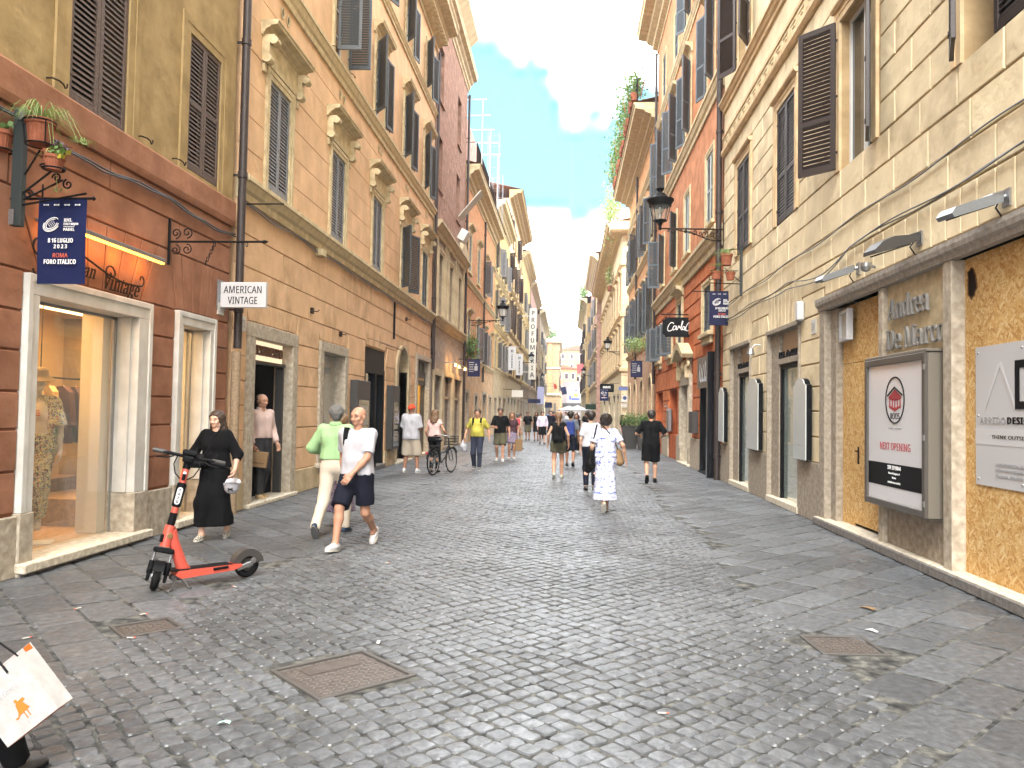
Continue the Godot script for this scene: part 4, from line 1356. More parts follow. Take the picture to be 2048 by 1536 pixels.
	for e in [[10.12,3.02,0.10,0.17,-0.144],[7.98,3.02,0.09,0.17,-0.081]]:
		var hm := MB.new()
		var hp := PackedVector2Array()
		for k in 18:
			var a := TAU * k / 18
			var rr := 1.0 + rng.randf_range(-0.22,0.15)
			hp.append(U(s * e[0] + cos(a) * e[2] * rr,e[1] + sin(a) * e[3] * rr))
		hm.extrude(hp,V(0,0,e[4] - 0.004),Vector3.RIGHT,Vector3.UP,V(0,0,0.006))
		part(b,"hole",hm,mat(lin(0.02,0.012,0.008),1.0))
		var rm := MB.new()
		var pts := []
		for q in hp: pts.append(V(q.x,q.y,e[4]))
		rm.tube(pts,0.008,5,true)
		part(b,"hole_edge",rm,mat(lin(0.14,0.07,0.03),1.0))
	var pn := MB.new()
	fbox(pn,s,8.30,9.86,0.66,3.279,-0.12,-0.02)
	part(b,"shop_panel",pn,mat(lin(0.60,0.50,0.33),0.6,0.0,M.tex.old,0.8))
	pn = MB.new()
	fbox(pn,s,8.30,9.86,0.12,0.66,-0.12,-0.015)
	part(b,"shop_panel",pn,M.trav_dark)
	var nm := thing("name_letters","raised grey serif letters in two lines between the boards","shop sign",on_wall(-1,9.05,2.8,0.0))
	lettering(nm,"Andrea",V(-0.14,0.16,0.03),0.25,M.letter,1.05,"Droid Serif",400,0.03)
	lettering(nm,"De Marco",V(0.02,-0.21,0.03),0.24,M.letter,1.46,"Droid Serif",400,0.03)
	var nt := MB.new()
	fbox(nt,s,12.55,12.78,2.98,3.22,-0.01,0.014,0.004)
	var no := part(b,"number_tile",nt,M.offwhite)
	lettering(no,"24",V(s * 12.665,3.10,0.016),0.13,M.print_grey,0.15,"Droid Serif")
	poster_case()
	design_poster()
	var gr := thing("air_grille","white framed air grille at the top corner of the boarded shop","grille",on_wall(-1,11.45,2.98,-0.10) * Transform3D(Basis(Vector3.UP,-0.12),Vector3.ZERO))
	var gm := MB.new()
	for e in [[0,0.20,0.50,0.05],[0,-0.20,0.50,0.05]]: gm.box(V(e[0],e[1],0.03),V(e[2],e[3],0.09),BI,0.006)
	for x in [-0.225,0.225]: gm.box(V(x,0,0.03),V(0.05,0.35,0.09),BI,0.006)
	part(gr,"frame",gm,M.white)
	gm = MB.new()
	gm.box(V(0,0,0.02),V(0.40,0.36,0.04))
	part(gr,"panel",gm,mat(lin(0.50,0.48,0.42),0.6))
	var n := 0
	for e in [[10.76,3.68,0.72,M.aluminium,"small grey floodlight nearest the showcase doors above the boarded shop"],[8.92,3.68,0.86,M.darkgrey,"wide black floodlight in the middle above the boarded shop"],[7.2,3.66,0.80,M.aluminium,"grey floodlight with a dangling plug above the boarded shop poster"]]:
		floodlight(on_wall(-1,e[0],e[1]),e[2],e[3],e[4],n == 1)
		n += 1
	var cam := thing("security_camera","little dome camera between two floodlights on the cream wall","camera",on_wall(-1,10.2,3.60))
	gm = MB.new()
	gm.lathe([U(0,-0.07),U(0.05,-0.05),U(0.07,0.0),U(0.07,0.05),U(0,0.06)],V(0,0,0.12),14)
	gm.tube([V(0,0,0),V(0,0.02,0.12)],0.02,8)
	part(cam,"housing",gm,M.steel)
	var al2 := thing("alarm_box","white alarm box above the nearer glass door","alarm",on_wall(-1,13.2,3.42))
	gm = MB.new()
	gm.box(V(0,0,0.07),V(0.14,0.32,0.12),BI,0.02)
	part(al2,"case",gm,M.white)
	gm = MB.new()
	gm.box(V(0,-0.18,0.07),V(0.09,0.05,0.07),BI,0.01)
	part(al2,"lens",gm,M.darkgrey)
	var fl := thing("horn_lamp","small chrome spotlight between the two glass doors","spotlight",on_wall(-1,16.1,2.98))
	gm = MB.new()
	gm.tube([V(0,0.12,0),V(-0.02,0.13,0.12),V(0.0,0.02,0.2)],0.015,6)
	gm.lathe([U(0.0,0.12),U(0.05,0.10),U(0.09,-0.02),U(0.08,-0.03)],V(0,-0.05,0.2),12)
	part(fl,"housing",gm,M.steel)
	n = 0
	for e in [[19.45,0.60,1.0,2.22,"farthest of the three pale glass plaques, beside the orange house"],[16.22,0.95,0.96,2.30,"pale glass plaque between the two glass doors"],[12.98,0.66,0.95,2.16,"pale glass plaque next to the boarded shop"]]:
		var o := thing("wall_plaque",e[4],"plaque",on_wall(-1,e[0],0),"pale glass plaques")
		var w: float = e[1]
		var p := PackedVector2Array([U(-w * 0.5,e[2]),U(w * 0.5,e[2]),U(w * 0.5,e[3])])
		for k in 9:
			var a := PI * k / 8.0
			p.append(U(cos(a) * w * 0.36,e[3] + 0.02 + sin(a) * 0.10))
		p.append(U(-w * 0.5,e[3]))
		gm = MB.new()
		gm.extrude(p,V(0,0,0.03),V(0.94,0,0),Vector3.UP,V(0,0,0.09))
		part(o,"back_plate",gm,M.black)
		gm = MB.new()
		gm.extrude(p,V(0,0,0.121),Vector3.RIGHT,Vector3.UP,V(0,0,0.018))
		var fp := part(o,"glass_plate",gm,mat(lin(0.46,0.49,0.48),0.2))
		gm = MB.new()
		for k in 9: gm.box(V(w * (k - 4) * 0.08,e[2] + 0.24,0.140),V(w * 0.055,0.03,0.002))
		part(fp,"lettering",gm,M.print_grey)
		n += 1
	drainpipe(-1,20.05,0.0,19.2,0.075,M.pipe,"brown drainpipe between the cream house and the orange house",0.11)
	var cb := thing("wall_cable","two long cables swagged across the cream blocks above the boarded shop","cable",on_wall(-1,0,0))
	var cm := MB.new()
	for j in 3:
		var pts := []
		for k in 60:
			var dd := 3.0 + 16.8 * k / 59.0
			var y := 4.45 - 0.004 * dd if j == 0 else 4.03 + 0.01 * (j - 1)
			pts.append(V(-dd,y + 0.03 * sin(dd * 1.9 + j) + (0.0 if j == 0 or dd < 11.0 else -0.16 * sin(clampf((dd - 11.0) / 3.0,0,1) * PI) - 0.1 * (j - 1) * clampf((dd - 11.0),0,1)),0.03 + 0.012 * j))
		cm.tube(pts,0.010,5)
	part(cb,"cable",cm,M.midgrey)
	var pb := thing("plant_bracket","iron bracket with hanging pots on the cream wall by the lantern","bracket",Transform3D(BI,V(3.95,5.0,-17.8)))
	gm = MB.new()
	gm.box(V(-0.03,-0.05,0),V(0.05,1.15,0.07),BI,0.005)
	part(pb,"post",gm,mat(lin(0.018,0.026,0.026),0.5))
	gm = MB.new()
	gm.tube([V(-0.05,0.46,0),V(-0.62,0.40,0)],0.012,6)
	gm.tube([V(-0.05,-0.35,0),V(-0.75,-0.33,0)],0.012,6)
	gm.tube([V(-0.05,-0.30,0),V(-0.40,0.02,0)],0.010,6)
	gm.tube([V(-0.72,-0.05,0),V(-0.10,-0.05,0)],0.010,6)
	for x in [-0.25,-0.5,-0.7]: scroll(gm,V(x,-0.22,0),Vector3.RIGHT,Vector3.UP,0.07,1.3,0.0,0.009)
	part(pb,"ironwork",gm,M.iron)
	n = 0
	for e in [[V(3.58,5.06,-17.75),0.14,0.26,"upper terracotta pot with a yellow green fern on the cream wall bracket"],[V(3.35,4.74,-17.72),0.11,0.18,"lower clay pot on the street side of the cream wall bracket"],[V(3.66,4.72,-17.70),0.11,0.18,"lower clay pot on the wall side of the cream wall bracket"]]:
		var p := plant_pot(Transform3D(BI,e[0]),e[3],e[1],e[2],"pots on the cream wall bracket")
		var lm := MB.new()
		strap_leaves(lm,V(0,e[2] * 0.9,0),40 if n == 0 else 14,0.34 if n == 0 else 0.16,0.24 if n == 0 else 0.12,20 + n,0.009)
		if n == 0: strap_leaves(lm,V(-0.18,0.02,0.0),30,0.26,-0.02,31,0.010)
		part(p,"foliage",lm,M.leaf_pale if n == 0 else M.leaf)
		n += 1
func floodlight(at: Transform3D,ln: float,m: Material,label: String,hood: bool) -> void:
	var o := thing("floodlight",label,"floodlight",at * Transform3D(Basis(Vector3.BACK,0.0),Vector3.ZERO),"floodlights over the boarded shop")
	var sc := ln
	var tilt := Basis(Vector3.UP,0.22) * Basis(V(0,0.33,-0.944),V(0,0.944,0.33),V(1,0,0))
	var mb := MB.new()
	var q := PackedVector2Array([U(-0.36,-0.03),U(0.30,-0.05),U(0.34,0.0),U(0.16,0.07),U(-0.02,0.11),U(-0.20,0.09),U(-0.34,0.02)]) if hood else PackedVector2Array([U(-0.36,-0.05),U(0.28,-0.06),U(0.32,0.02),U(0.10,0.06),U(-0.30,0.055),U(-0.38,0.0)])
	for k in q.size(): q[k] *= sc
	var c := V(0,-0.08,0.31)
	mb.extrude(q,c + tilt * V(0,0,-0.13 * sc),tilt.x,tilt.y,tilt.z * 0.26 * sc)
	part(o,"head",mb,m)
	var gl := MB.new()
	gl.box(c + tilt * V(-0.05 * sc,-0.056 * sc,0),V(0.46,0.02,0.22) * sc,tilt)
	part(o,"lamp_glass",gl,M.glass_dark)
	mb = MB.new()
	mb.box(c + tilt * V(0.30 * sc,0.02,0),V(0.16,0.09,0.16) * sc,tilt,0.008)
	part(o,"ballast",mb,M.darkgrey if hood else M.steel)
	mb = MB.new()
	mb.tube([V(0.0,0.02,0.0),c + tilt * V(0.3 * sc,0,0)],0.022,7)
	mb.box(V(0.0,0.0,0.01),V(0.12,0.16,0.02))
	part(o,"arm",mb,M.steel)
	mb = MB.new()
	mb.tube([c + tilt * V(0.3 * sc,-0.02,0.05),V(0.10,-0.12,0.16),V(0.12,-0.2,0.12),V(0.06,-0.22,0.04)],0.008,6)
	mb.box(V(0.05,-0.225,0.04),V(0.05,0.03,0.03),BI,0.005)
	part(o,"cable",mb,M.black)
func poster_case() -> void:
	var o := thing("poster_case","steel wall case holding a white Next Opening poster in the boarded shopfront","showcase",on_wall(-1,9.22,0,0.0))
	var w := 1.64
	var v0 := 0.60
	var v1 := 2.36
	var mb := MB.new()
	mb.box(V(0,(v0 + v1) * 0.5,0.065),V(w,v1 - v0,0.19),BI,0.008)
	mb.box(V(0,v1 + 0.02,0.075),V(w + 0.03,0.035,0.22),BI,0.006)
	part(o,"case",mb,mat(lin(0.17,0.15,0.12),0.45,0.2))
	mb = MB.new()
	for x in [-1,1]: mb.box(V(x * (w * 0.5 - 0.035),(v0 + v1) * 0.5,0.175),V(0.07,v1 - v0,0.04),BI,0.006)
	for y in [v0 + 0.04,v1 - 0.04]: mb.box(V(0,y,0.1745),V(w - 0.14,0.08,0.038),BI,0.006)
	part(o,"door_frame",mb,mat(lin(0.09,0.08,0.07),0.4,0.2))
	for y in [0.75,1.45,2.2]:
		mb = MB.new()
		mb.box(V(w * 0.5 - 0.02,y,0.198),V(0.035,0.06,0.012))
		part(o,"latch",mb,M.steel)
	mb = MB.new()
	mb.box(V(0,1.48,0.161),V(1.50,1.60,0.01))
	var ps := part(o,"poster",mb,M.white_gloss)
	var z := 0.1675
	mb = MB.new()
	mb.box(V(0,0.985,z),V(1.50,0.27,0.003))
	part(ps,"print_band",mb,M.print_black)
	var c := V(0.02,1.86,z)
	mb = MB.new()
	var ring := []
	for k in 36: ring.append(c + V(cos(TAU * k / 36) * 0.25,sin(TAU * k / 36) * 0.265,0))
	mb.tube(ring,0.009,5,true)
	mb.tube([c + V(-0.2,0.055,0),c + V(-0.01,0.15,0),c + V(0.2,0.055,0)],0.011,5)
	part(ps,"print_ring",mb,M.print_black)
	mb = MB.new()
	mb.extrude(PackedVector2Array([U(-0.17,0.04),U(0,0.125),U(0.17,0.04),U(0.17,0.015),U(0,-0.005),U(-0.17,0.015)]),c,Vector3.RIGHT,Vector3.UP,V(0,0,0.002))
	for e in [-0.155,-0.085,-0.015,0.055,0.125]:
		mb.box(c + V(e + 0.015,-0.035 - 0.02 * (1.0 - absf(e) / 0.16),0.001),V(0.028,0.11,0.002))
	mb.extrude(PackedVector2Array([U(-0.17,-0.06),U(0,-0.09),U(0.17,-0.06),U(0.14,-0.085),U(0,-0.135),U(-0.14,-0.085)]),c + V(0,0,0.0003),Vector3.RIGHT,Vector3.UP,V(0,0,0.002))
	part(ps,"print_emblem",mb,M.print_red)
	lettering(ps,"ROOS",c + V(0,-0.185,0),0.07,M.print_black,0.24)
	lettering(ps,"retail solutions",c + V(0.0,-0.325,0),0.022,M.print_grey,0.34)
	lettering(ps,"NEXT OPENING",V(0.01,1.32,z),0.085,M.print_red,0.82)
	lettering(ps,"339 3319844",V(0,1.075,z + 0.0025),0.045,M.print_white,0.36,"Droid Sans",700)
	lettering(ps,"Piazza di Spagna n. 9",V(0,1.01,z + 0.0025),0.022,M.print_white,0.30)
	lettering(ps,"Roma",V(0,0.96,z + 0.0025),0.022,M.print_white,0.1)
	lettering(ps,"info@roosretail.it",V(0,0.905,z + 0.0025),0.022,M.print_white,0.34)
func design_poster() -> void:
	var o := thing("design_poster","white sheet with a big A and D screwed to the boards","poster",on_wall(-1,7.12,1.69,-0.078))
	var mb := MB.new()
	mb.box(V(0,0,0.004),V(1.56,1.34,0.008))
	part(o,"sheet",mb,M.white)
	mb = MB.new()
	mb.box(V(0,-0.20,0.010),V(1.56,0.155,0.002))
	part(o,"print_band",mb,M.print_palegrey)
	for x in [-0.73,0.0,0.73]:
		for y in [-0.61,0.0,0.61]:
			if x == 0.0 and y == 0.0: continue
			var sc := MB.new()
			sc.lathe([U(0.014,0),U(0.010,0.008),U(0,0.009)],V(x,y,0.008),8,Basis(Vector3.RIGHT,PI * 0.5))
			part(o,"screw",sc,M.steel)
	var z := 0.012
	mb = MB.new()
	mb.extrude(PackedVector2Array([U(-0.62,0.06),U(-0.365,0.50),U(-0.33,0.50),U(-0.075,0.06),U(-0.11,0.06),U(-0.347,0.455),U(-0.60,0.06)]),V(0,0,z),Vector3.RIGHT,Vector3.UP,V(0,0,0.002))
	part(o,"print_emblem",mb,M.print_palegrey)
	mb = MB.new()
	var p := PackedVector2Array([U(-0.10,0.06),U(-0.10,0.50),U(0.2,0.50)])
	for k in 13:
		var a := PI * 0.5 - PI * k / 12.0
		p.append(U(0.2 + cos(a) * 0.22,0.28 + sin(a) * 0.22))
	p.append(U(-0.10,0.06))
	p.append(U(-0.03,0.13)); p.append(U(0.2,0.13))
	for k in 13:
		var a := -PI * 0.5 + PI * k / 12.0
		p.append(U(0.2 + cos(a) * 0.15,0.28 + sin(a) * 0.15))
	p.append(U(-0.03,0.43)); p.append(U(-0.03,0.131))
	for q in [[-0.07,0.06,0.07,0.44],[0.06,0.465,0.32,0.07],[0.06,0.095,0.32,0.07]]:
		mb.box(V(q[0] + 0.0,q[1] + (q[3] * 0.5 if q[3] > 0.1 else 0.0),z + 0.001),V(q[2] if q[3] < 0.1 else 0.07,q[3],0.002 + 0.0004 * (1.0 if q[3] > 0.1 else 2.0)))
	var arc := PackedVector2Array()
	for k in 13:
		var a := PI * 0.5 - PI * k / 12.0
		arc.append(U(0.2 + cos(a) * 0.22,0.28 + sin(a) * 0.22))
	for k in 13:
		var a := -PI * 0.5 + PI * k / 12.0
		arc.append(U(0.2 + cos(a) * 0.15,0.28 + sin(a) * 0.15))
	mb.extrude(arc,V(0,0,z),Vector3.RIGHT,Vector3.UP,V(0,0,0.0017))
	part(o,"print_emblem",mb,M.print_black)
	lettering(o,"ARREDO",V(-0.47,-0.045,z),0.062,M.print_grey,0.44)
	lettering(o,"DESIGN",V(-0.02,-0.045,z),0.062,M.print_black,0.42,"Droid Sans",700)
	lettering(o,"THINK OUTSIDE THE BOX",V(0.0,-0.20,z),0.034,M.print_black,0.98)
	lettering(o,"ARREDODESIGN-SRL.COM",V(-0.12,-0.455,z),0.026,M.print_grey,0.60)
	lettering(o,"INFO@ARREDODESIGN-SRL.COM",V(-0.12,-0.505,z),0.022,M.print_grey,0.62)
	lettering(o,"CANNARA (PG) 0742 847207",V(-0.12,-0.56,z),0.026,M.print_grey,0.60)
func house_orange() -> void:
	var b := thing("town_house","orange plaster house with grey blue shutters and a carved stone doorway","house",facade(-1))
	var s := -1
	var d0 := 20.1
	var d1 := 35.0
	mass(b,s,d0,d1,18.4,M.orange,3.75,-4.5)
	var cs := [21.9,26.0,29.0,32.6]
	var ups := []
	for c in cs:
		ups.append([c - 0.52,c + 0.52,7.02,9.05])
		ups.append([c - 0.55,c + 0.55,10.9,13.4])
		ups.append([c - 0.5,c + 0.5,14.9,16.9])
	part(b,"upper_wall",wall_mesh(s,d0,d1,6.2,18.4,0.0,0.34,ups),M.orange)
	var mez := [[21.45,22.65,3.98,5.30],[26.9,27.9,3.95,5.55],[29.4,30.4,3.9,5.1],[32.8,33.8,3.9,5.3]]
	var door := [25.12,26.78,0.03,2.65]
	var dark := [20.62,22.9,0.04,3.25]
	var n1 := [28.02,30.35,0.9,2.58]
	var n2 := [32.2,34.4,0.9,2.58]
	var ops := mez + [door,dark,n1,n2]
	part(b,"ground_floor_wall",wall_mesh(s,d0,d1,0.0,6.2,-0.03,0.36,ops),M.orange_deep)
	var cut := [[24.6,27.3,0.0,3.9],[20.55,23.0,0.0,3.36],n1,n2]
	for m in mez: cut.append([m[0] - 0.16,m[1] + 0.16,m[2] - 0.3,m[3] + 0.25])
	blocks(b,s,d0 + 0.1,d1,[0.92,1.33,1.75,2.17,2.60,3.36,3.80,4.25,4.70,5.15,5.60,6.05],4.0,cut,[],[M.orange_low],0.0,0.05,"block",0.03,0.012)
	for e in [[d0 + 0.1,20.58],[22.95,24.9],[27.0,28.0],[30.36,32.19],[34.41,d1]]: fparts(b,"plinth",s,[[e[0],e[1],0.0,0.92,-0.03,0.035]],M.travertine)
	for e in [n1,n2]:
		fparts(b,"plinth",s,[[e[0],e[1],0.0,0.9,-0.34,-0.26]],M.travertine)
		fparts(b,"niche_back",s,[[e[0] - 0.05,e[1] + 0.05,0.9,2.6,-0.40,-0.30]],M.orange_deep)
	var st := MB.new()
	moulding(st,s,d0,d1,course_profile(6.05,6.62,0.22))
	moulding(st,s,d0,d1,course_profile(10.25,10.72,0.18))
	moulding(st,s,d0,d1,course_profile(14.4,14.7,0.14))
	part(b,"string_course",st,M.trim)
	var co := MB.new()
	moulding(co,s,d0,d1 + 0.3,cornice_profile(18.2,19.2,1.0))
	part(b,"cornice",co,M.trim)
	for k in 4:
		var c: float = cs[k]
		surround(b,s,c - 0.52,c + 0.52,7.02,9.05,0.15,0.03,M.trim,true)
		if k < 2: shutters(b,s,c - 0.52,c + 0.52,7.02,9.05,mat(lin(0.42,0.46,0.46),0.6),0,0,0.055,k < 2,-0.047,0.5)
		elif k == 2:
			shutters(b,s,c - 0.52,c + 0.52,7.02,9.05,M.shut_slate,0,150,0.055,false,-0.047,0.5)
		else: shutters(b,s,c - 0.52,c + 0.52,7.02,9.05,M.shut_blue,100,150,0.055,false,-0.047,0.5)
		surround(b,s,c - 0.55,c + 0.55,10.9,13.4,0.15,0.03,M.trim,true)
		shutters(b,s,c - 0.55,c + 0.55,10.9,13.4,M.shut_blue,[160,158,140,128][k],[147,146,140,135][k],0.06,k < 2,-0.047,0.4)
		casement(b,s,c - 0.55,c + 0.55,10.9,13.4,M.frame_white)
		var hd := MB.new()
		moulding(hd,s,c - 0.8,c + 0.8,cornice_profile(13.6,13.9,0.26))
		part(b,"window_hood",hd,M.trim)
		surround(b,s,c - 0.5,c + 0.5,14.9,16.9,0.13,0.03,M.trim,true)
		shutters(b,s,c - 0.5,c + 0.5,14.9,16.9,M.shut_blue,0 if k != 1 else 150,0 if k != 1 else 148,0.06,false,-0.047,0.4)
	for k in 4:
		var m: Array = mez[k]
		surround(b,s,m[0],m[1],m[2],m[3],0.16,0.05,M.trim,false)
		var sl := MB.new()
		fbox(sl,s,m[0] - 0.2,m[1] + 0.2,m[2] - 0.14,m[2] - 0.01,-0.02,0.16,0.02)
		fbox(sl,s,m[0] - 0.08,m[1] + 0.08,m[2] - 0.34,m[2] - 0.14,-0.02,0.08,0.02)
		if k == 1: moulding(sl,s,m[0] - 0.3,m[1] + 0.3,cornice_profile(m[3] + 0.2,m[3] + 0.52,0.3))
		part(b,"window_sill",sl,M.trim)
		shutters(b,s,m[0],m[1],m[2],m[3],M.shut_blue,[0,0,70,80][k],[0,0,60,70][k],0.055,k < 2,-0.04,0.0)
	recess(b,s,20.6,22.92,0.05,3.3,-0.38,-2.8,M.black)
	var f := MB.new()
	fbox(f,s,20.50,20.66,0.0,3.32,-0.36,0.28,0.005)
	part(b,"side_panel",f,M.black_gloss)
	f = MB.new()
	fbox(f,s,22.82,22.95,0.0,3.30,-0.36,0.06,0.005)
	fbox(f,s,20.67,22.82,0.0,0.04,-0.36,0.12)
	part(b,"door_frame",f,M.black)
	f = MB.new()
	fbox(f,s,20.67,22.82,2.40,3.28,-0.30,0.16,0.006)
	var sp := part(b,"sign_panel",f,mat(lin(0.07,0.06,0.055),0.25))
	var fl := MB.new()
	for k in 5:
		var x := s * (21.2 + k * 0.28)
		fl.tube([V(x - 0.1,2.55 + 0.02 * k,0.175),V(x - 0.02 + 0.04 * sin(k * 2.0),2.8,0.18),V(x + 0.05,3.02 + 0.08 * sin(k * 1.7),0.175)],0.008,5)
		fl.lathe([U(0.0,-0.004),U(0.035,0.0),U(0.0,0.004)],V(x + 0.05,3.03 + 0.08 * sin(k * 1.7),0.178),8,Basis(Vector3.RIGHT,PI * 0.5))
	for k in 4:
		var x := s * (21.35 + k * 0.26)
		scroll(fl,V(x,2.62,0.175),Vector3.RIGHT,Vector3.UP,0.09,1.0,0.5 * k,0.008)
	part(sp,"sign_drawing",fl,M.white)
	var gb := thing("script_initial","small glowing cream script letter on the black boutique doorway","shop sign",on_wall(-1,20.85,1.72,-0.05))
	f = MB.new()
	scroll(f,V(-0.04,0,0),Vector3.RIGHT,Vector3.UP,0.11,0.85,0.9,0.012)
	scroll(f,V(0.10,-0.04,0),Vector3.RIGHT,Vector3.UP,0.05,1.0,0.5,0.010)
	part(gb,"letter",f,glow(Color(1.0,0.75,0.55),1.2))
	f = MB.new()
	for e in [[24.86,25.15],[26.75,27.04]]:
		fbox(f,s,e[0],e[1],0.0,2.62,-0.36,0.07,0.01)
		fbox(f,s,e[0] + 0.06,e[1] - 0.06,0.5,2.5,0.06,0.10,0.01)
	fbox(f,s,24.86,27.04,2.621,2.95,-0.36,0.08,0.01)
	fbox(f,s,25.0,26.9,2.951,3.45,-0.03,0.05)
	part(b,"door_surround",f,M.travertine)
	f = MB.new()
	var pd := PackedVector2Array()
	for k in 13:
		var t := k / 12.0
		pd.append(U(lerpf(-1.28,1.28,t),3.46 + 0.34 * pow(sin(t * PI),1.6)))
	for k in 13:
		var t := 1.0 - k / 12.0
		pd.append(U(lerpf(-1.36,1.36,t),3.58 + 0.46 * pow(sin(t * PI),1.6)))
	f.extrude(pd,V(s * 25.95,0,-0.02),Vector3.RIGHT,Vector3.UP,V(0,0,0.36))
	for e in [-1,1]:
		scroll(f,V(s * 25.95 + e * 1.12,3.28,0.12),Vector3.RIGHT,Vector3.UP,0.16,1.2,PI * 0.5,0.05)
		f.box(V(s * 25.95 + e * 0.95,3.05,0.10),V(0.22,0.5,0.2),BI,0.04)
	f.lathe([U(0,-0.05),U(0.20,-0.02),U(0.15,0.10),U(0,0.14)],V(s * 25.95,3.22,0.05),14,Basis(Vector3.RIGHT,PI * 0.5) * Basis.from_scale(V(1,1,1.35)))
	part(b,"pediment",f,M.trim)
	recess(b,s,25.13,26.77,0.06,2.65,-0.38,-1.4,mat(lin(0.24,0.20,0.14),0.9))
	f = MB.new()
	fbox(f,s,25.3,26.6,0.1,2.5,-1.0,-0.94)
	for x in [25.4,26.02]:
		for y in [0.25,1.05,1.8]: fbox(f,s,x,x + 0.5,y,y + 0.62,-0.945,-0.91,0.01)
	part(b,"door",f,mat(lin(0.22,0.18,0.11),0.4))
	f = MB.new()
	fbox(f,s,24.8,27.1,0.0,0.06,-0.40,0.14,0.01)
	part(b,"doorstep",f,M.sill)
	var bp := thing("brass_intercom","shiny brass intercom plate in the carved stone doorway","intercom",on_wall(-1,26.55,1.35,-0.30))
	f = MB.new()
	f.box(V(0,0,0.06),V(0.30,0.62,0.10),BI,0.015)
	for k in 6: f.lathe([U(0.02,0),U(0.016,0.02),U(0,0.022)],V(-0.07 + 0.14 * (k % 2),-0.18 + 0.16 * (k / 2),0.11),8,Basis(Vector3.RIGHT,PI * 0.5))
	part(bp,"plate",f,M.brass)
	var mb := thing("letter_box","black metal letter box between the stone doorway and the black boutique","letter box",on_wall(-1,23.9,1.42))
	f = MB.new()
	f.box(V(0,0,0.09),V(0.75,0.66,0.18),BI,0.01)
	f.box(V(0,0.18,0.185),V(0.45,0.04,0.01))
	part(mb,"box",f,M.darkgrey)
	var ft := thing("wall_fountain","steel drinking column standing in the first orange wall niche","fountain",on_wall(-1,30.1,0.0,-0.10))
	f = MB.new()
	f.box(V(0,1.42,0.1),V(0.34,0.9,0.2),BI,0.05)
	f.tube([V(0.0,1.85,0.15),V(0.0,1.98,0.2),V(0.0,1.95,0.3)],0.02,6)
	part(ft,"column",f,M.steel)
	drainpipe(-1,34.8,3.0,18.0,0.06,M.pipe,"brown drainpipe at the far end of the orange house",0.11)
	padel_banner(Transform3D(BI,V(3.79,4.29,-19.3)),0.60,0.84,"navy padel tournament banner beside the drainpipe of the cream house",M.navy2,0)
	carla_sign()
	lantern(V(3.95,6.42,-19.95),-1.62,"ornate black street lantern on a scrolled bracket at the corner of the cream house",true)
func carla_sign() -> void:
	var o := thing("blade_sign","black notched sign with white handwriting on an iron bar","shop sign",Transform3D(BI,V(3.67,4.52,-25.6)))
	var p := PackedVector2Array()
	var w := 0.56
	var h := 0.32
	for q in [[-1,-1],[1,-1],[1,1],[-1,1]]:
		var c := U(q[0] * w,q[1] * h)
		var a0 := atan2(-q[1],-q[0])
		for k in 6:
			var t := lerpf(-1.0,1.0,k / 5.0) * PI * 0.25
			p.append(c + U(cos(a0 - t),sin(a0 - t)) * 0.09)
	var mb := MB.new()
	mb.extrude(p,V(0,0,-0.03),Vector3.RIGHT,Vector3.UP,V(0,0,0.06))
	part(o,"board",mb,M.print_black)
	var rd := MB.new()
	rd.tube([V(-0.62,0.42,0),V(0.62,0.42,0)],0.018,7)
	for x in [-0.35,0.35]: rd.tube([V(x,0.42,0),V(x,0.31,0)],0.01,6)
	for x in [-0.4,0.0,0.4]: scroll(rd,V(x,0.45,0),Vector3.RIGHT,Vector3.UP,0.04,1.0,0.0,0.008)
	part(o,"bar",rd,M.iron)
	var lt := MB.new()
	var strokes := [
		[[-0.20,0.11],[-0.26,0.15],[-0.34,0.10],[-0.40,-0.04],[-0.37,-0.13],[-0.28,-0.11],[-0.22,-0.04]],
		[[-0.12,0.02],[-0.18,0.04],[-0.23,-0.04],[-0.21,-0.10],[-0.15,-0.06],[-0.11,0.03],[-0.12,-0.08],[-0.08,-0.07],[-0.05,0.02],[-0.03,0.04],[-0.02,-0.02],[0.01,0.02]],
		[[0.01,-0.05],[0.06,0.06],[0.10,0.18],[0.075,0.19],[0.045,0.05],[0.04,-0.08],[0.08,-0.08]],
		[[0.16,0.0],[0.11,0.02],[0.08,-0.05],[0.11,-0.09],[0.15,-0.04],[0.165,0.01],[0.155,-0.09],[0.19,-0.10]],
		[[0.38,0.12],[0.33,0.17],[0.25,0.11],[0.19,-0.03],[0.22,-0.12],[0.30,-0.08],[0.36,0.0],[0.28,-0.01],[0.37,0.01],[0.34,-0.10],[0.33,-0.16]],
		[[0.42,-0.09],[0.43,-0.085]]]
	for st in strokes:
		var c := Curve3D.new()
		for k in st.size():
			var a: Array = st[maxi(k - 1,0)]; var z: Array = st[mini(k + 1,st.size() - 1)]
			var tg := V(z[0] - a[0],z[1] - a[1],0) / 6.0
			c.add_point(V(st[k][0],st[k][1],0.034),-tg,tg)
		lt.tube(Array(c.tessellate(3,6)),0.013,6)
	part(o,"lettering",lt,M.print_white)
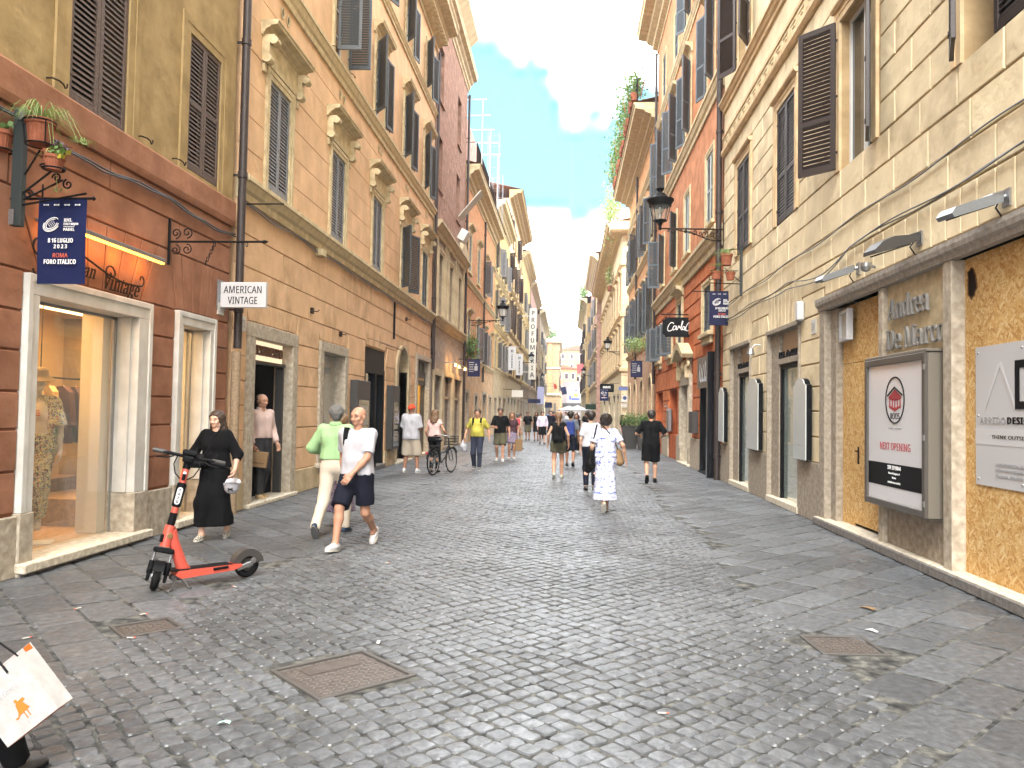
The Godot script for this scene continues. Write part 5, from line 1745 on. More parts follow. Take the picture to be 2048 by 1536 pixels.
func lantern(at: Vector3,reach: float,label: String,tall: bool) -> void:
	var o := thing("street_lantern",label,"street lamp",Transform3D(BI,at))
	var sg := signf(reach)
	var mb := MB.new()
	mb.tube([V(0,0,0),V(reach,0.02,0)],0.02,8)
	mb.box(V(0.0,-0.1,0),V(0.04,0.75,0.07),BI,0.01)
	var pts := []
	for k in 15:
		var t := k / 14.0
		pts.append(V(reach * (0.03 + 0.72 * t),-0.34 * pow(1.0 - t,0.7) * (0.75 + 0.25 * sin(t * 6.0)),0))
	mb.tube(pts,0.016,7)
	for e in [[0.12,-0.15,0.12],[0.30,-0.13,0.10],[0.46,-0.09,0.07],[0.60,-0.055,0.045],[0.80,-0.05,0.06]]:
		scroll(mb,V(reach * e[0],e[1],0),V(sg,0,0),Vector3.UP,e[2],1.5,PI * 0.5,0.013)
		scroll(mb,V(reach * (e[0] + 0.07),e[1] + 0.02,0.012),V(sg,0,0),Vector3.UP,e[2] * 0.55,1.2,-PI * 0.3,0.010,-1.0)
	part(o,"bracket",mb,M.rust)
	var c := V(reach,0.0,0)
	mb = MB.new()
	mb.lathe([U(0.0,-0.02),U(0.035,-0.02),U(0.045,0.04),U(0.035,0.07),U(0.07,0.16),U(0.09,0.19),U(0.18,0.21),U(0.18,0.235),U(0.0,0.24)],c,8,BI,false)
	part(o,"lamp_foot",mb,M.iron)
	mb = MB.new()
	for k in 8:
		var a := TAU * k / 8
		var d := V(cos(a),0,-sin(a))
		mb.tube([c + d * 0.175 + V(0,0.235,0),c + d * 0.27 + V(0,0.64,0)],0.008,5)
	part(o,"glazing_bar",mb,M.iron)
	mb = MB.new()
	mb.lathe([U(0.170,0.24),U(0.262,0.635)],c,8,BI,false)
	part(o,"glass",mb,pane(0.10) if tall else pane(0.55,Color(0.9,0.9,0.88)))
	mb = MB.new()
	mb.lathe([U(0.27,0.60),U(0.30,0.66),U(0.35,0.74),U(0.355,0.77),U(0.24,0.80),U(0.16,0.87),U(0.12,0.93),U(0.06,0.95),U(0.06,0.99),U(0.10,1.03),U(0.11,1.06),U(0.06,1.07),U(0.0,1.08)],c,16)
	for k in 24:
		var a := TAU * k / 24
		mb.lathe([U(0.0,-0.022),U(0.016,0.0),U(0.0,0.02)],c + V(cos(a) * 0.275,0.60,sin(a) * 0.275),5)
	part(o,"lamp_roof",mb,M.iron)
	mb = MB.new()
	mb.tube([c + V(0,0.24,0),c + V(0,0.42,0)],0.022,7)
	mb.lathe([U(0.0,0.40),U(0.05,0.43),U(0.055,0.50),U(0.03,0.57),U(0.0,0.58)],c,10)
	part(o,"bulb",mb,M.offwhite)
func plain_house(side: int,label: String,d0: float,d1: float,top: float,wall: Material,low: Material,trim: Material,sh: Material,rows: Array,cols: int,ww: float,strings: Array,out: float,shops: Array,off := 0.0,split := 4.6,hoods := true) -> Node3D:
	var b := thing("town_house",label,"house",facade(side) * Transform3D(BI,V(0,0,off)))
	mass(b,side,d0,d1,top,wall,3.8,-3.5,10.0)
	var ups := []
	var step := (d1 - d0) / cols
	for r in rows:
		for k in cols:
			var c := d0 + step * (k + 0.5)
			ups.append([c - ww * 0.5,c + ww * 0.5,r[0],r[1]])
	var lowops := []
	for q in ups: if q[2] < split: lowops.append(q)
	part(b,"upper_wall",wall_mesh(side,d0,d1,split,top,0.0,0.3,ups),wall)
	for q in shops: lowops.append([q[0],q[1],0.08,q[2] if q[3] != 1 else q[2] + 0.02])
	part(b,"ground_floor_wall",wall_mesh(side,d0,d1,0.0,split,0.006,0.3,lowops),low)
	var st := MB.new()
	for v in strings: moulding(st,side,d0,d1,course_profile(v,v + 0.28,0.16))
	if strings.size(): part(b,"string_course",st,trim)
	var co := MB.new()
	moulding(co,side,d0,d1,cornice_profile(top - 0.1,top + 0.75,out))
	part(b,"cornice",co,trim)
	var rf := MB.new()
	moulding(rf,side,d0,d1,[[out + 0.05,top + 0.76],[-5.0,top + 2.2],[-10.0,top + 0.76],[-5.0,top + 2.05]])
	part(b,"roof",rf,M.roof)
	var i := 0
	for r in rows:
		for k in cols:
			var c := d0 + step * (k + 0.5)
			surround(b,side,c - ww * 0.5,c + ww * 0.5,r[0],r[1],0.14,0.03,trim,true)
			var aL: float = r[2]; var aR: float = r[3]
			if r.size() > 4 and (k + i) % int(r[4]) == 0:
				aL = 0.0 if aL > 10.0 else 95.0
				aR = 0.0 if aR > 10.0 else 100.0
			if aL > 10.0: aL = 150.0 + rng.randf_range(-28.0,18.0)
			if aR > 10.0: aR = 152.0 + rng.randf_range(-28.0,18.0)
			shutters(b,side,c - ww * 0.5,c + ww * 0.5,r[0],r[1],sh,aL,aR,0.07,false,-0.05,0.45)
			if maxf(aL,aR) > 10.0: casement(b,side,c - ww * 0.5,c + ww * 0.5,r[0],r[1],M.frame_white,-0.18,1)
			if hoods and i < 2:
				var hd := MB.new()
				moulding(hd,side,c - ww * 0.8,c + ww * 0.8,cornice_profile(r[1] + 0.2,r[1] + 0.45,0.24))
				part(b,"window_hood",hd,trim)
		i += 1
	for q in shops:
		var w: float = q[1] - q[0]
		recess(b,side,q[0],q[1],0.09,q[2] + (0.6 if q[3] == 1 else 0.0),-0.3,-1.8,M.room)
		var f := MB.new()
		if q[3] == 1:
			arch_fill(b,side,q[0],q[1],q[2] - w * 0.5,q[2] + 0.02,-0.3,0.005,w * 0.5,low)
			arch_trim(b,side,q[0],q[1],q[2] - w * 0.5,w * 0.5,0.18,-0.02,0.05,trim)
			fbox(f,side,q[0],q[1],0.09,q[2],-0.26,-0.22)
			part(b,"door",f,M.shut_maroon)
		else:
			fbox(f,side,q[0] - 0.16,q[0] + 0.012,0.0,q[2] + 0.16,-0.05,0.05)
			fbox(f,side,q[1] - 0.012,q[1] + 0.16,0.0,q[2] + 0.16,-0.05,0.05)
			fbox(f,side,q[0] + 0.012,q[1] - 0.012,q[2] - 0.012,q[2] + 0.16,-0.05,0.048)
			part(b,"shop_surround",f,M.travertine)
			f = MB.new()
			fbox(f,side,q[0],q[1],q[2] - 0.5,q[2],-0.16,-0.06)
			fbox(f,side,(q[0] + q[1]) * 0.5 - 0.05,(q[0] + q[1]) * 0.5 + 0.05,0.09,q[2] - 0.5,-0.2,-0.1)
			part(b,"shop_frame",f,M.darkgrey if int(q[0]) % 2 else M.wood)
			f = MB.new()
			fbox(f,side,q[0],q[1],0.09,q[2] - 0.5,-0.17,-0.15)
			part(b,"pane",f,M.glass_dark if q[3] == 0 else M.shut_maroon)
	return b
func greenery(label: String,at: Vector3,sz: Vector3,count: int,ls: float,sd: int,called := "roof_plants",m: Material = null) -> void:
	var o := thing(called,label,"plants",Transform3D(BI,at))
	var mb := MB.new()
	leaf_clump(mb,V(0,sz.y * 0.45,0),sz * V(0.8,0.8,1.0),count * 5,ls * 0.5,sd)
	part(o,"foliage",mb,m if m else M.leaf).set_meta("kind","stuff")
	var st := MB.new()
	for k in 5:
		var x := sz.x * (k - 2) * 0.3; var z := sz.z * (k - 2) * 0.35
		st.tube([V(x * 0.6,-0.35,z * 0.8),V(x,sz.y * 0.7,z)],0.02,5)
	for k in (0 if called == "trellis_plants" else 3): st.lathe([U(0.0,-0.45),U(0.15,-0.45),U(0.2,-0.1),U(0.0,-0.1)],V(0,0,sz.z * (k - 1) * 0.5),8)
	part(o,"planter",st,M.pot)
func far_houses() -> void:
	var b := thing("town_house","narrow house of rough pinkish brick over a grey stone shopfront with tall windows","house",facade(1))
	var d0 := 29.05
	var d1 := 37.85
	mass(b,1,d0,d1,18.0,M.pinkbrick,4.6,-3.5)
	var ups := []
	for v in [[10.45,12.56],[13.95,16.2]]:
		for c in [30.15,35.25]: ups.append([c - 0.55,c + 0.55,v[0],v[1]])
	part(b,"upper_wall",wall_mesh(1,d0,d1,9.0,18.0,0.0,0.3,ups),M.pinkbrick)
	var tall := []
	for c in [30.7,33.45,36.2]: tall.append([c - 0.55,c + 0.55,5.5,7.95])
	part(b,"stone_storey",wall_mesh(1,d0,d1,4.5,9.0,0.02,0.3,tall),M.greystone)
	var sh := [[29.5,31.3,0.1,3.05],[31.75,34.2,0.1,3.10],[34.7,37.2,0.1,3.10]]
	part(b,"ground_floor_wall",wall_mesh(1,d0,d1,0.0,4.5,0.03,0.3,sh),mat(lin(0.42,0.35,0.29),0.9,0.0,M.tex.old,0.5))
	var f := MB.new()
	moulding(f,1,d0,d1,course_profile(4.98,5.38,0.24))
	moulding(f,1,d0,d1,course_profile(8.5,9.0,0.34))
	part(b,"string_course",f,M.buff)
	for k in 3:
		var c: float = [30.7,33.45,36.2][k]
		surround(b,1,c - 0.55,c + 0.55,5.5,7.95,0.2,0.06,M.buff,false)
		casement(b,1,c - 0.55,c + 0.55,5.5,7.95,M.darkgrey,-0.16,1)
		for e in [-1.1,1.0]: fparts(b,"pilaster",1,[[c + e,c + e + 0.14,5.4,8.5,0.0,0.10]],M.buff)
	f = MB.new()
	f.extrude(PackedVector2Array([U(34.9,9.0),U(37.5,9.0),U(36.2,9.75)]),V(0,0,-0.02),Vector3.RIGHT,Vector3.UP,V(0,0,0.3))
	part(b,"pediment",f,M.buff)
	for q in ups:
		surround(b,1,q[0],q[1],q[2],q[3],0.05,0.004,M.pinkbrick,true)
		casement(b,1,q[0],q[1],q[2],q[3],M.shut_maroon,-0.2,1)
	for k in 3:
		var q: Array = sh[k]
		recess(b,1,q[0],q[1],0.1,q[3] + 0.1,-0.28,-2.2,M.room if k else M.dark_room)
		f = MB.new()
		fbox(f,1,q[0] - 0.18,q[0] + 0.012,0.0,3.3,-0.01,0.10); fbox(f,1,q[1] - 0.012,q[1] + 0.18,0.0,3.3,-0.01,0.10)
		fbox(f,1,q[0] + 0.012,q[1] - 0.012,q[3] - 0.012,3.3,-0.01,0.09)
		part(b,"shop_surround",f,M.buff)
		if k:
			f = MB.new()
			fbox(f,1,q[0],q[1],2.15,2.25,-0.2,-0.06)
			fbox(f,1,(q[0] + q[1]) * 0.5 - 0.05,(q[0] + q[1]) * 0.5 + 0.05,0.1,q[3],-0.2,-0.07)
			part(b,"shop_frame",f,M.buff)
			f = MB.new()
			fbox(f,1,q[0],q[1],0.1,q[3],-0.15,-0.14)
			part(b,"pane",f,M.glass_dark)
	f = MB.new()
	moulding(f,1,d0,d1 + 0.2,cornice_profile(17.7,18.5,0.5))
	part(b,"cornice",f,M.buff)
	f = MB.new()
	fbox(f,1,d0 + 2.0,d1 + 3.0,18.5,21.6,-6.0,-0.6)
	moulding(f,1,d0 + 2.0,d1 + 3.1,[[-0.65,21.3],[-0.3,21.4],[0.1,21.8],[0.1,22.1],[-0.65,22.1]])
	part(b,"attic",f,M.buff)
	drainpipe(1,37.9,0.0,17.5,0.06,M.pipe,"dark drainpipe at the far corner of the rough brick house",0.10)
	var sl := thing("shopfront_lamps","row of small warm lamps on a rail above the stone shopfront","lamp",on_wall(1,34.4,3.62))
	f = MB.new()
	f.box(V(0,0.05,0.45),V(5.0,0.05,0.06))
	for x in [-2.3,2.3]: f.box(V(x,0.05,0.22),V(0.04,0.04,0.45))
	part(sl,"rail",f,M.steel)
	for x in [-1.6,-0.5,1.5]:
		f = MB.new()
		f.lathe([U(0.0,-0.05),U(0.05,-0.04),U(0.04,0.03),U(0,0.04)],V(x,-0.03,0.40),8)
		part(sl,"bulb",f,glow(Color(1.0,0.8,0.5),3.0))
		var ol := OmniLight3D.new()
		ol.name = "lamp_light"
		ol.position = V(x,-0.03,0.40)
		ol.light_color = Color(1.0,0.72,0.4)
		ol.light_energy = 0.10
		ol.light_size = 0.04
		ol.omni_range = 5.0
		ol.omni_attenuation = 2.0
		ol.shadow_enabled = true
		sl.add_child(ol)
	var fd := thing("roof_floodlight","boxy grey floodlight on the cornice of the rough brick house","floodlight",on_wall(1,34.2,9.15))
	f = MB.new()
	f.box(V(0,0.35,0.45),V(0.75,0.5,0.35),Basis(Vector3.RIGHT,0.5),0.02)
	f.box(V(0,0.05,0.25),V(0.08,0.3,0.08))
	part(fd,"head",f,M.frame_white)
	var aw := thing("window_awning","white slanted awning arm on the rough brick house","awning",on_wall(1,35.3,10.6))
	f = MB.new()
	f.box(V(0.4,0.7,0.55),V(0.9,1.6,0.04),Basis(Vector3.RIGHT,0.7))
	part(aw,"cloth",f,M.offwhite)
	plain_house(1,"orange house with grey shutters and an iron railed roof terrace on the left",38.0,53.7,13.3,M.orange2,M.peach2,M.trim,M.shut_grey,[[4.5,6.5,100,95,3],[8.9,10.9,0,0,3]],4,1.0,[4.2,8.15],0.7,[[39.0,40.2,2.6,0],[43.0,44.4,2.5,2],[47.0,49.2,2.7,0],[51.0,52.4,2.6,0]])
	var rl := thing("terrace_railing","thin iron railing round the roof terrace of the orange house on the left","railing",on_wall(1,44.0,14.05))
	f = MB.new()
	for k in 60: f.tube([V(-6.0 + k * 0.2,0,0.5),V(-6.0 + k * 0.2,1.1,0.5)],0.012,4)
	for y in [0.05,1.1]: f.tube([V(-6.0,y,0.5),V(6.0,y,0.5)],0.02,5)
	for x in [-6.0,6.0]: f.tube([V(x,1.1,0.5),V(x,1.1,-3.0)],0.02,5)
	part(rl,"railing",f,M.rust)
	var pv := thing("roof_pavilion","pink roof terrace wall with a pergola behind the railing","pavilion",on_wall(1,43.5,14.05))
	f = MB.new()
	fbox(f,1,-5.3,4.0,0.0,3.4,-4.0,-0.4)
	part(pv,"wall",f,M.pink)
	for k in 5: fparts(pv,"pergola_beam",1,[[-5.02 + k * 2.1,-4.98 + k * 2.1,3.44,3.50,-0.9,0.9]],M.frame_white)
	for x in [-5.0,-1.0,3.6]: fparts(pv,"pergola_post",1,[[x - 0.04,x + 0.04,0.0,3.44,0.68,0.72]],M.frame_white)
	for e in [[48.5,17.0],[51.5,15.2]]:
		var an := thing("roof_mast","lattice of thin steel masts on the left roofs, %s" % ["the taller nearer one","the lower farther one"][0 if e[0] < 50 else 1],"antenna",on_wall(1,e[0],13.9,0.3))
		f = MB.new()
		for x in [-0.35,0.35]:
			for z in [-0.35,0.35]: f.tube([V(x,0,z),V(x,e[1] - 13.0 + 1.5,z)],0.011,4)
		for k in 9:
			var y: float = (e[1] - 11.5) * k / 8.0
			f.tube([V(-0.35,y,0.35),V(0.35,y,0.35)],0.007,4)
			f.tube([V(0.35,y,0.35),V(0.35,y,-0.35)],0.007,4)
		part(an,"mast",f,M.steel)
	drainpipe(1,46.5,3.4,13.2,0.06,M.pipe,"rusty drainpipe in the middle of the orange house on the left",0.09)
	lantern(V(XL,6.45,-40.5),1.75,"white glass street lantern on a bracket on the orange house on the left",false)
	padel_banner(Transform3D(BI,V(-4.03,3.50,-33.0)),0.54,0.74,"navy picture banner beside the shopfront lamps on the left",M.navy2,1)
	greenery("trailing palm in a window box on the orange house on the left",V(-4.85,4.35,-38.6),V(0.5,0.9,0.6),160,0.22,41,"window_plants",M.leaf)
	plain_house(1,"yellow plaster house with a row of grey shutters on the left",53.8,66.0,15.9,M.yellow2,M.buff,M.trim,M.shut_grey,[[4.85,6.75,92,100,4],[8.2,10.3,95,0,2],[11.9,14.0,95,0,3]],5,0.95,[4.5,7.6,11.2],0.7,[[54.6,56.4,2.6,0],[58.2,60.4,2.7,2],[62.0,65.0,2.7,0]])
	plain_house(1,"tall ochre house with carved window heads and a planted eave on the left",66.1,86.0,20.2,M.pale,M.buff,M.ochre,M.shut_maroon,[[5.0,7.2,0,0,3],[9.0,11.6,0,100,3],[13.2,15.6,0,0,2],[16.9,18.9,0,0,3]],6,1.1,[4.6,8.4,12.4],1.1,[[67.0,69.5,2.9,0],[71.0,73.5,2.9,2],[75.0,78.0,2.9,0],[80.0,84.0,2.9,0]])
	plain_house(1,"narrow yellow brown house behind the vertical letter sign on the left",86.1,104.0,19.0,M.yellow2,M.greystone,M.trim,M.shut_grey,[[5.2,7.4,0,90,2],[9.4,11.6,0,0,3],[13.4,15.6,0,0,3]],6,1.0,[4.6,8.6],0.9,[[88.0,91.0,2.9,0],[94.0,97.0,2.9,0],[99.0,102.0,2.9,0]])
	plain_house(1,"pink house with dark shutters beyond the vertical letter sign",104.1,128.0,18.6,M.pink,M.buff,M.trim,M.shut_maroon,[[5.2,7.4,0,0,3],[9.0,11.2,0,0,4],[12.6,14.6,0,0,3]],7,1.05,[4.6,8.4],0.8,[[106.0,109.0,2.9,0],[113.0,117.0,2.9,0],[121.0,125.0,2.9,0]],0.1)
	plain_house(1,"grey brown house before the pale corner palace on the left",128.1,168.0,18.0,M.greystone,M.buff,M.trim,M.shut_grey,[[5.2,7.6,0,0,3],[9.4,11.8,0,0,4],[13.4,15.6,0,0,3]],10,1.1,[4.6,8.6],0.9,[[132.0,136.0,3.0,0],[142.0,147.0,3.0,0],[154.0,159.0,3.0,0]],0.5)
	b = thing("corner_palace","pale cream corner palace closing the left side of the street","palace",Transform3D(BI,V(-1.9,0,-180.0)))
	f = MB.new()
	f.box(V(-9.0,9.2,-16.0),V(18.0,18.4,32.0))
	part(b,"wall",f,mat(lin(0.38,0.27,0.16),0.9,0.0,M.tex.old,0.3))
	f = MB.new()
	for v in [[12.0,0.35,0.5],[5.9,0.5,0.8],[18.4,0.8,1.3]]: f.box(V(-9.0,v[0],-16.0),V(18.0 + v[2],v[1],32.0 + v[2]))
	part(b,"cornice",f,M.cream2)
	f = MB.new()
	f.box(V(-2.2,15.0,0.1),V(1.0,5.4,0.3)); f.box(V(-2.2,8.9,0.1),V(1.0,5.2,0.3))
	part(b,"pilaster",f,M.orange2)
	for z in 4:
		for v in [8.6,14.6]:
			f = MB.new()
			f.box(V(0.05,v,-4.0 - z * 7.0),V(0.2,3.2,1.8))
			part(b,"window",f,M.shut_maroon)
	f = MB.new()
	f.box(V(-2.6,2.0,0.1),V(1.5,3.4,0.3)); f.box(V(-0.9,2.6,0.1),V(0.5,2.4,0.3))
	part(b,"door",f,M.room)
	greenery("bushy green roof garden above the pale corner palace",V(-6.0,19.4,-186.0),V(4.5,2.6,4.0),700,0.75,61)
	plain_house(-1,"apricot house with grey blue shutters over four round arched shops",35.2,50.8,15.2,M.apricot,mat(lin(0.66,0.44,0.30),0.9,0.0,M.tex.old,0.5),M.trim,M.shut_blue,[[5.55,8.0,100,92],[9.9,12.2,98,90,3]],5,1.1,[5.0,9.4,13.2],1.1,[[36.3,37.9,3.42,1],[40.4,42.0,3.42,1],[44.3,45.9,3.42,1],[48.2,49.8,3.42,1]],0.0,4.9)
	drainpipe(-1,44.2,3.6,18.0,0.06,M.pipe,"brown drainpipe in the middle of the apricot house",0.10)
	var rail := thing("terrace_railing","planted iron railing along the roof edge of the apricot house","railing",on_wall(-1,43.0,16.0))
	f = MB.new()
	for k in 78: f.tube([V(-7.7 + k * 0.2,0,0.9),V(-7.7 + k * 0.2,1.1,0.9)],0.014,4)
	for y in [0.05,1.1]: f.tube([V(-7.7,y,0.9),V(7.7,y,0.9)],0.025,5)
	part(rail,"railing",f,M.iron)
	for k in 5: greenery("green shrub hanging over the apricot house roof railing, %s" % ["nearest the orange house","second from the orange house","in the middle","next to the end","nearest the cream corner house"][k],V(2.95,16.8,-36.8 - k * 3.2),V(0.8,1.1,1.6),130,0.28,70 + k)
	var pt := thing("roof_pavilion","dark roofed attic room above the orange house","pavilion",on_wall(-1,33.5,19.2))
	f = MB.new()
	fbox(f,-1,-2.2,3.0,0.0,3.2,-5.0,0.2)
	part(pt,"wall",f,M.buff)
	f = MB.new()
	fbox(f,-1,-2.5,3.3,3.2,3.6,-5.2,1.0)
	part(pt,"roof",f,M.shut_maroon)
	greenery("climbing green on the attic room above the orange house",V(3.4,20.4,-30.5),V(0.7,2.2,1.6),160,0.26,88)
	greenery("straggling trailing plant on an iron trellis where the orange and apricot houses meet",V(3.3,4.75,-37.0),V(0.9,0.45,1.2),220,0.14,90,"trellis_plants",M.leaf_pale)
	padel_banner(Transform3D(BI,V(3.55,3.95,-40.0)),0.60,0.84,"dark picture banner in front of the arched shops",M.navy2,1)
	for k in 2:
		var nm: String = ["nearer","farther"][k]
		var o := thing("planter","tall tapered dark grey planter with a clipped green bush, the %s of two" % nm,"planter",Transform3D(Basis(Vector3.UP,0.1 * k),V(3.55 - 0.55 * k,0,-35.6 - 1.2 * k)),"tall planters by the arches")
		f = MB.new()
		for q in [[0.0,0.25,1.08,0.39]]:
			var a := []
			for j in 4:
				var sx := [-1,1,1,-1][j] as float; var sz := [1,1,-1,-1][j] as float
				a.append([V(sx * q[1],q[0],sz * q[1]),V(sx * q[3],q[2],sz * q[3]),V(sx * (q[3] - 0.04),q[2],sz * (q[3] - 0.04))])
			for j in 4:
				f.quad(a[j][0],a[(j + 1) % 4][0],a[(j + 1) % 4][1],a[j][1])
				f.quad(a[j][1],a[(j + 1) % 4][1],a[(j + 1) % 4][2],a[j][2])
		part(o,"pot",f,M.darkgrey)
		f = MB.new()
		f.box(V(0,1.03,0),V(0.66,0.04,0.66))
		part(o,"soil",f,M.soil)
		f = MB.new()
		leaf_clump(f,V(0,1.32,0),V(0.46,0.36,0.46),2200,0.05,51 + k)
		part(o,"foliage",f,M.leaf)
	b = plain_house(-1,"tall cream corner house with rusticated quoins across the side street",57.0,92.0,15.0,M.cream2,M.cream2,M.pale,M.shut_maroon,[[5.4,8.0,0,0],[9.3,11.9,0,0]],10,1.1,[4.75,8.8,12.6],1.2,[[58.5,60.5,3.0,0],[63.0,66.0,3.1,0],[70.0,74.0,3.1,0],[79.0,84.0,3.1,0]])
	for k in 37:
		f = MB.new()
		f.box(V(-56.985 + 0.0,0.22 + k * 0.40,-2.6),V(0.05,0.375,5.2),BI,0.012)
		part(b,"block",f,M.cream2)
	for v in [4.75,8.8,12.6]: fparts(b,"string_course",-1,[[56.83,57.07,v,v + 0.28,-5.25,0.15]],M.pale)
	f = MB.new()
	f.box(V(-56.8,15.3,-4.0),V(1.6,0.8,10.0),BI,0.15)
	part(b,"cornice",f,M.pale)
	greenery("yellow green creeper hanging from the roof of the cream corner house",V(3.2,16.0,-60.0),V(1.0,2.6,3.0),300,0.3,93,"roof_plants",M.leaf_pale)
	greenery("small plant on a far window ledge of the cream corner house",V(3.6,12.9,-68.0),V(0.5,1.4,0.8),80,0.25,96,"window_plants",M.leaf_pale)
	lantern(V(XR,6.3,-58.2),-0.95,"white glass street lantern on a bracket on the cream corner house",false)
	plain_house(-1,"pink brown house with an iron balcony beyond the cream corner house",92.1,118.0,20.0,M.pink,M.buff,M.trim,M.shut_grey,[[5.4,7.8,0,0,3],[9.6,12.0,0,95,3],[13.8,16.0,0,0,3]],8,1.1,[4.7,8.8],1.0,[[94.0,98.0,3.0,0],[103.0,108.0,3.0,0],[112.0,116.0,3.0,0]],0.5)
	plain_house(-1,"last ochre house on the right before the square",118.1,158.0,18.5,M.ochre,M.buff,M.trim,M.shut_maroon,[[5.4,7.8,0,0,3],[9.6,12.0,0,0,3],[13.6,15.8,0,0,3]],11,1.1,[4.7,8.8],1.0,[[122.0,128.0,3.0,0],[136.0,142.0,3.0,0],[148.0,153.0,3.0,0]],1.1)
	greenery("green plants on the roof edge of the last ochre house on the right",V(2.4,19.4,-124.0),V(1.2,3.0,5.0),200,0.55,97)
	end_of_street()
	far_signs()
func end_of_street() -> void:
	var bs := [
		["hoarding_wall","pale grey scaffold hoarding wall with a big white poster closing the street","hoarding",V(3.2,0,-210.0),V(9.0,10.2,6.0),mat(lin(0.30,0.26,0.26),0.9)],
		["far_house","low brown roofed house above the hoarding at the end of the street","house",V(-1.2,0,-228.0),V(8.0,14.6,8.0),M.orange2],
		["far_house","pink brick gabled house above the hoarding on its right","house",V(6.4,0,-236.0),V(9.0,14.0,8.0),M.pink],
		["far_house","big sunlit orange house high behind the end of the street","house",V(3.0,0,-270.0),V(13.0,23.5,12.0),M.ochre],
		["far_house","taller orange house high behind on the right","house",V(11.0,0,-276.0),V(12.0,26.0,12.0),M.apricot]]
	for q in bs:
		var o := thing(q[0],q[1],q[2],Transform3D(BI,q[3]))
		var z: Vector3 = q[4]
		var f := MB.new()
		f.box(V(0,z.y * 0.5,-z.z * 0.5),z)
		part(o,"wall",f,q[5])
		if q[0] == "far_house":
			f = MB.new()
			f.extrude(PackedVector2Array([U(-z.x * 0.54,z.y),U(z.x * 0.54,z.y),U(0,z.y + z.x * 0.14)]),V(0,0,0.5),Vector3.RIGHT,Vector3.UP,V(0,0,-z.z - 1.0))
			part(o,"roof",f,M.roof)
			for i in 4:
				for j in 2:
					f = MB.new()
					var c := V(-z.x * 0.36 + i * z.x * 0.24,z.y - 2.2 - j * 3.6,0.0)
					f.box(c,V(1.2,1.9,0.12))
					var w := part(o,"window",f,M.frame_white)
					f = MB.new()
					f.box(c + V(0,0,0.03),V(0.95,1.65,0.10))
					part(w,"pane",f,M.shut_maroon)
		else:
			f = MB.new()
			f.box(V(-1.0,6.6,0.08),V(4.4,4.4,0.1))
			var ps := part(o,"poster",f,M.white)
			f = MB.new()
			for e in [[0,2.0,3.9,0.08],[0,-2.0,3.9,0.08],[-1.95,0,0.08,4.0],[1.95,0,0.08,4.0],[0.3,1.0,0.8,0.5],[0.2,-1.3,2.2,0.7],[-1.3,-0.9,0.7,1.2]]: f.box(V(-1.0 + e[0],6.6 + e[1],0.14),V(e[2],e[3],0.02))
			part(ps,"print",f,mat(lin(0.08,0.10,0.30),0.6))
			f = MB.new()
			for e in [[0.2,-0.2,1.1,0.9],[-0.8,-0.6,0.5,0.5]]: f.box(V(-1.0 + e[0],6.6 + e[1],0.145),V(e[2],e[3],0.02))
			part(ps,"print",f,M.leaf_yellow)
			f = MB.new()
			f.box(V(0,3.6,0.1),V(8.8,1.2,0.2))
			part(o,"dark_band",f,M.darkgrey)
	for k in 3:
		var o := thing("cafe_parasol",["big white parasol at the right of the far cafe","white parasol behind the big one at the far cafe","smallest white parasol at the back of the far cafe"][k],"parasol",Transform3D(BI,[V(1.35,0,-96.0),V(0.3,0,-104.0),V(2.0,0,-118.0)][k]),"white cafe parasols")
		var f := MB.new()
		f.tube([V(0,0,0),V(0,2.55,0)],0.03,8)
		f.lathe([U(0,0),U(0.35,0),U(0.35,0.06),U(0,0.08)],Vector3.ZERO,12)
		part(o,"pole",f,M.offwhite)
		f = MB.new()
		f.lathe([U(1.6,1.86),U(1.62,2.02),U(0.8,2.28),U(0.0,2.58)],Vector3.ZERO,8,BI,false)
		part(o,"canopy",f,M.white)
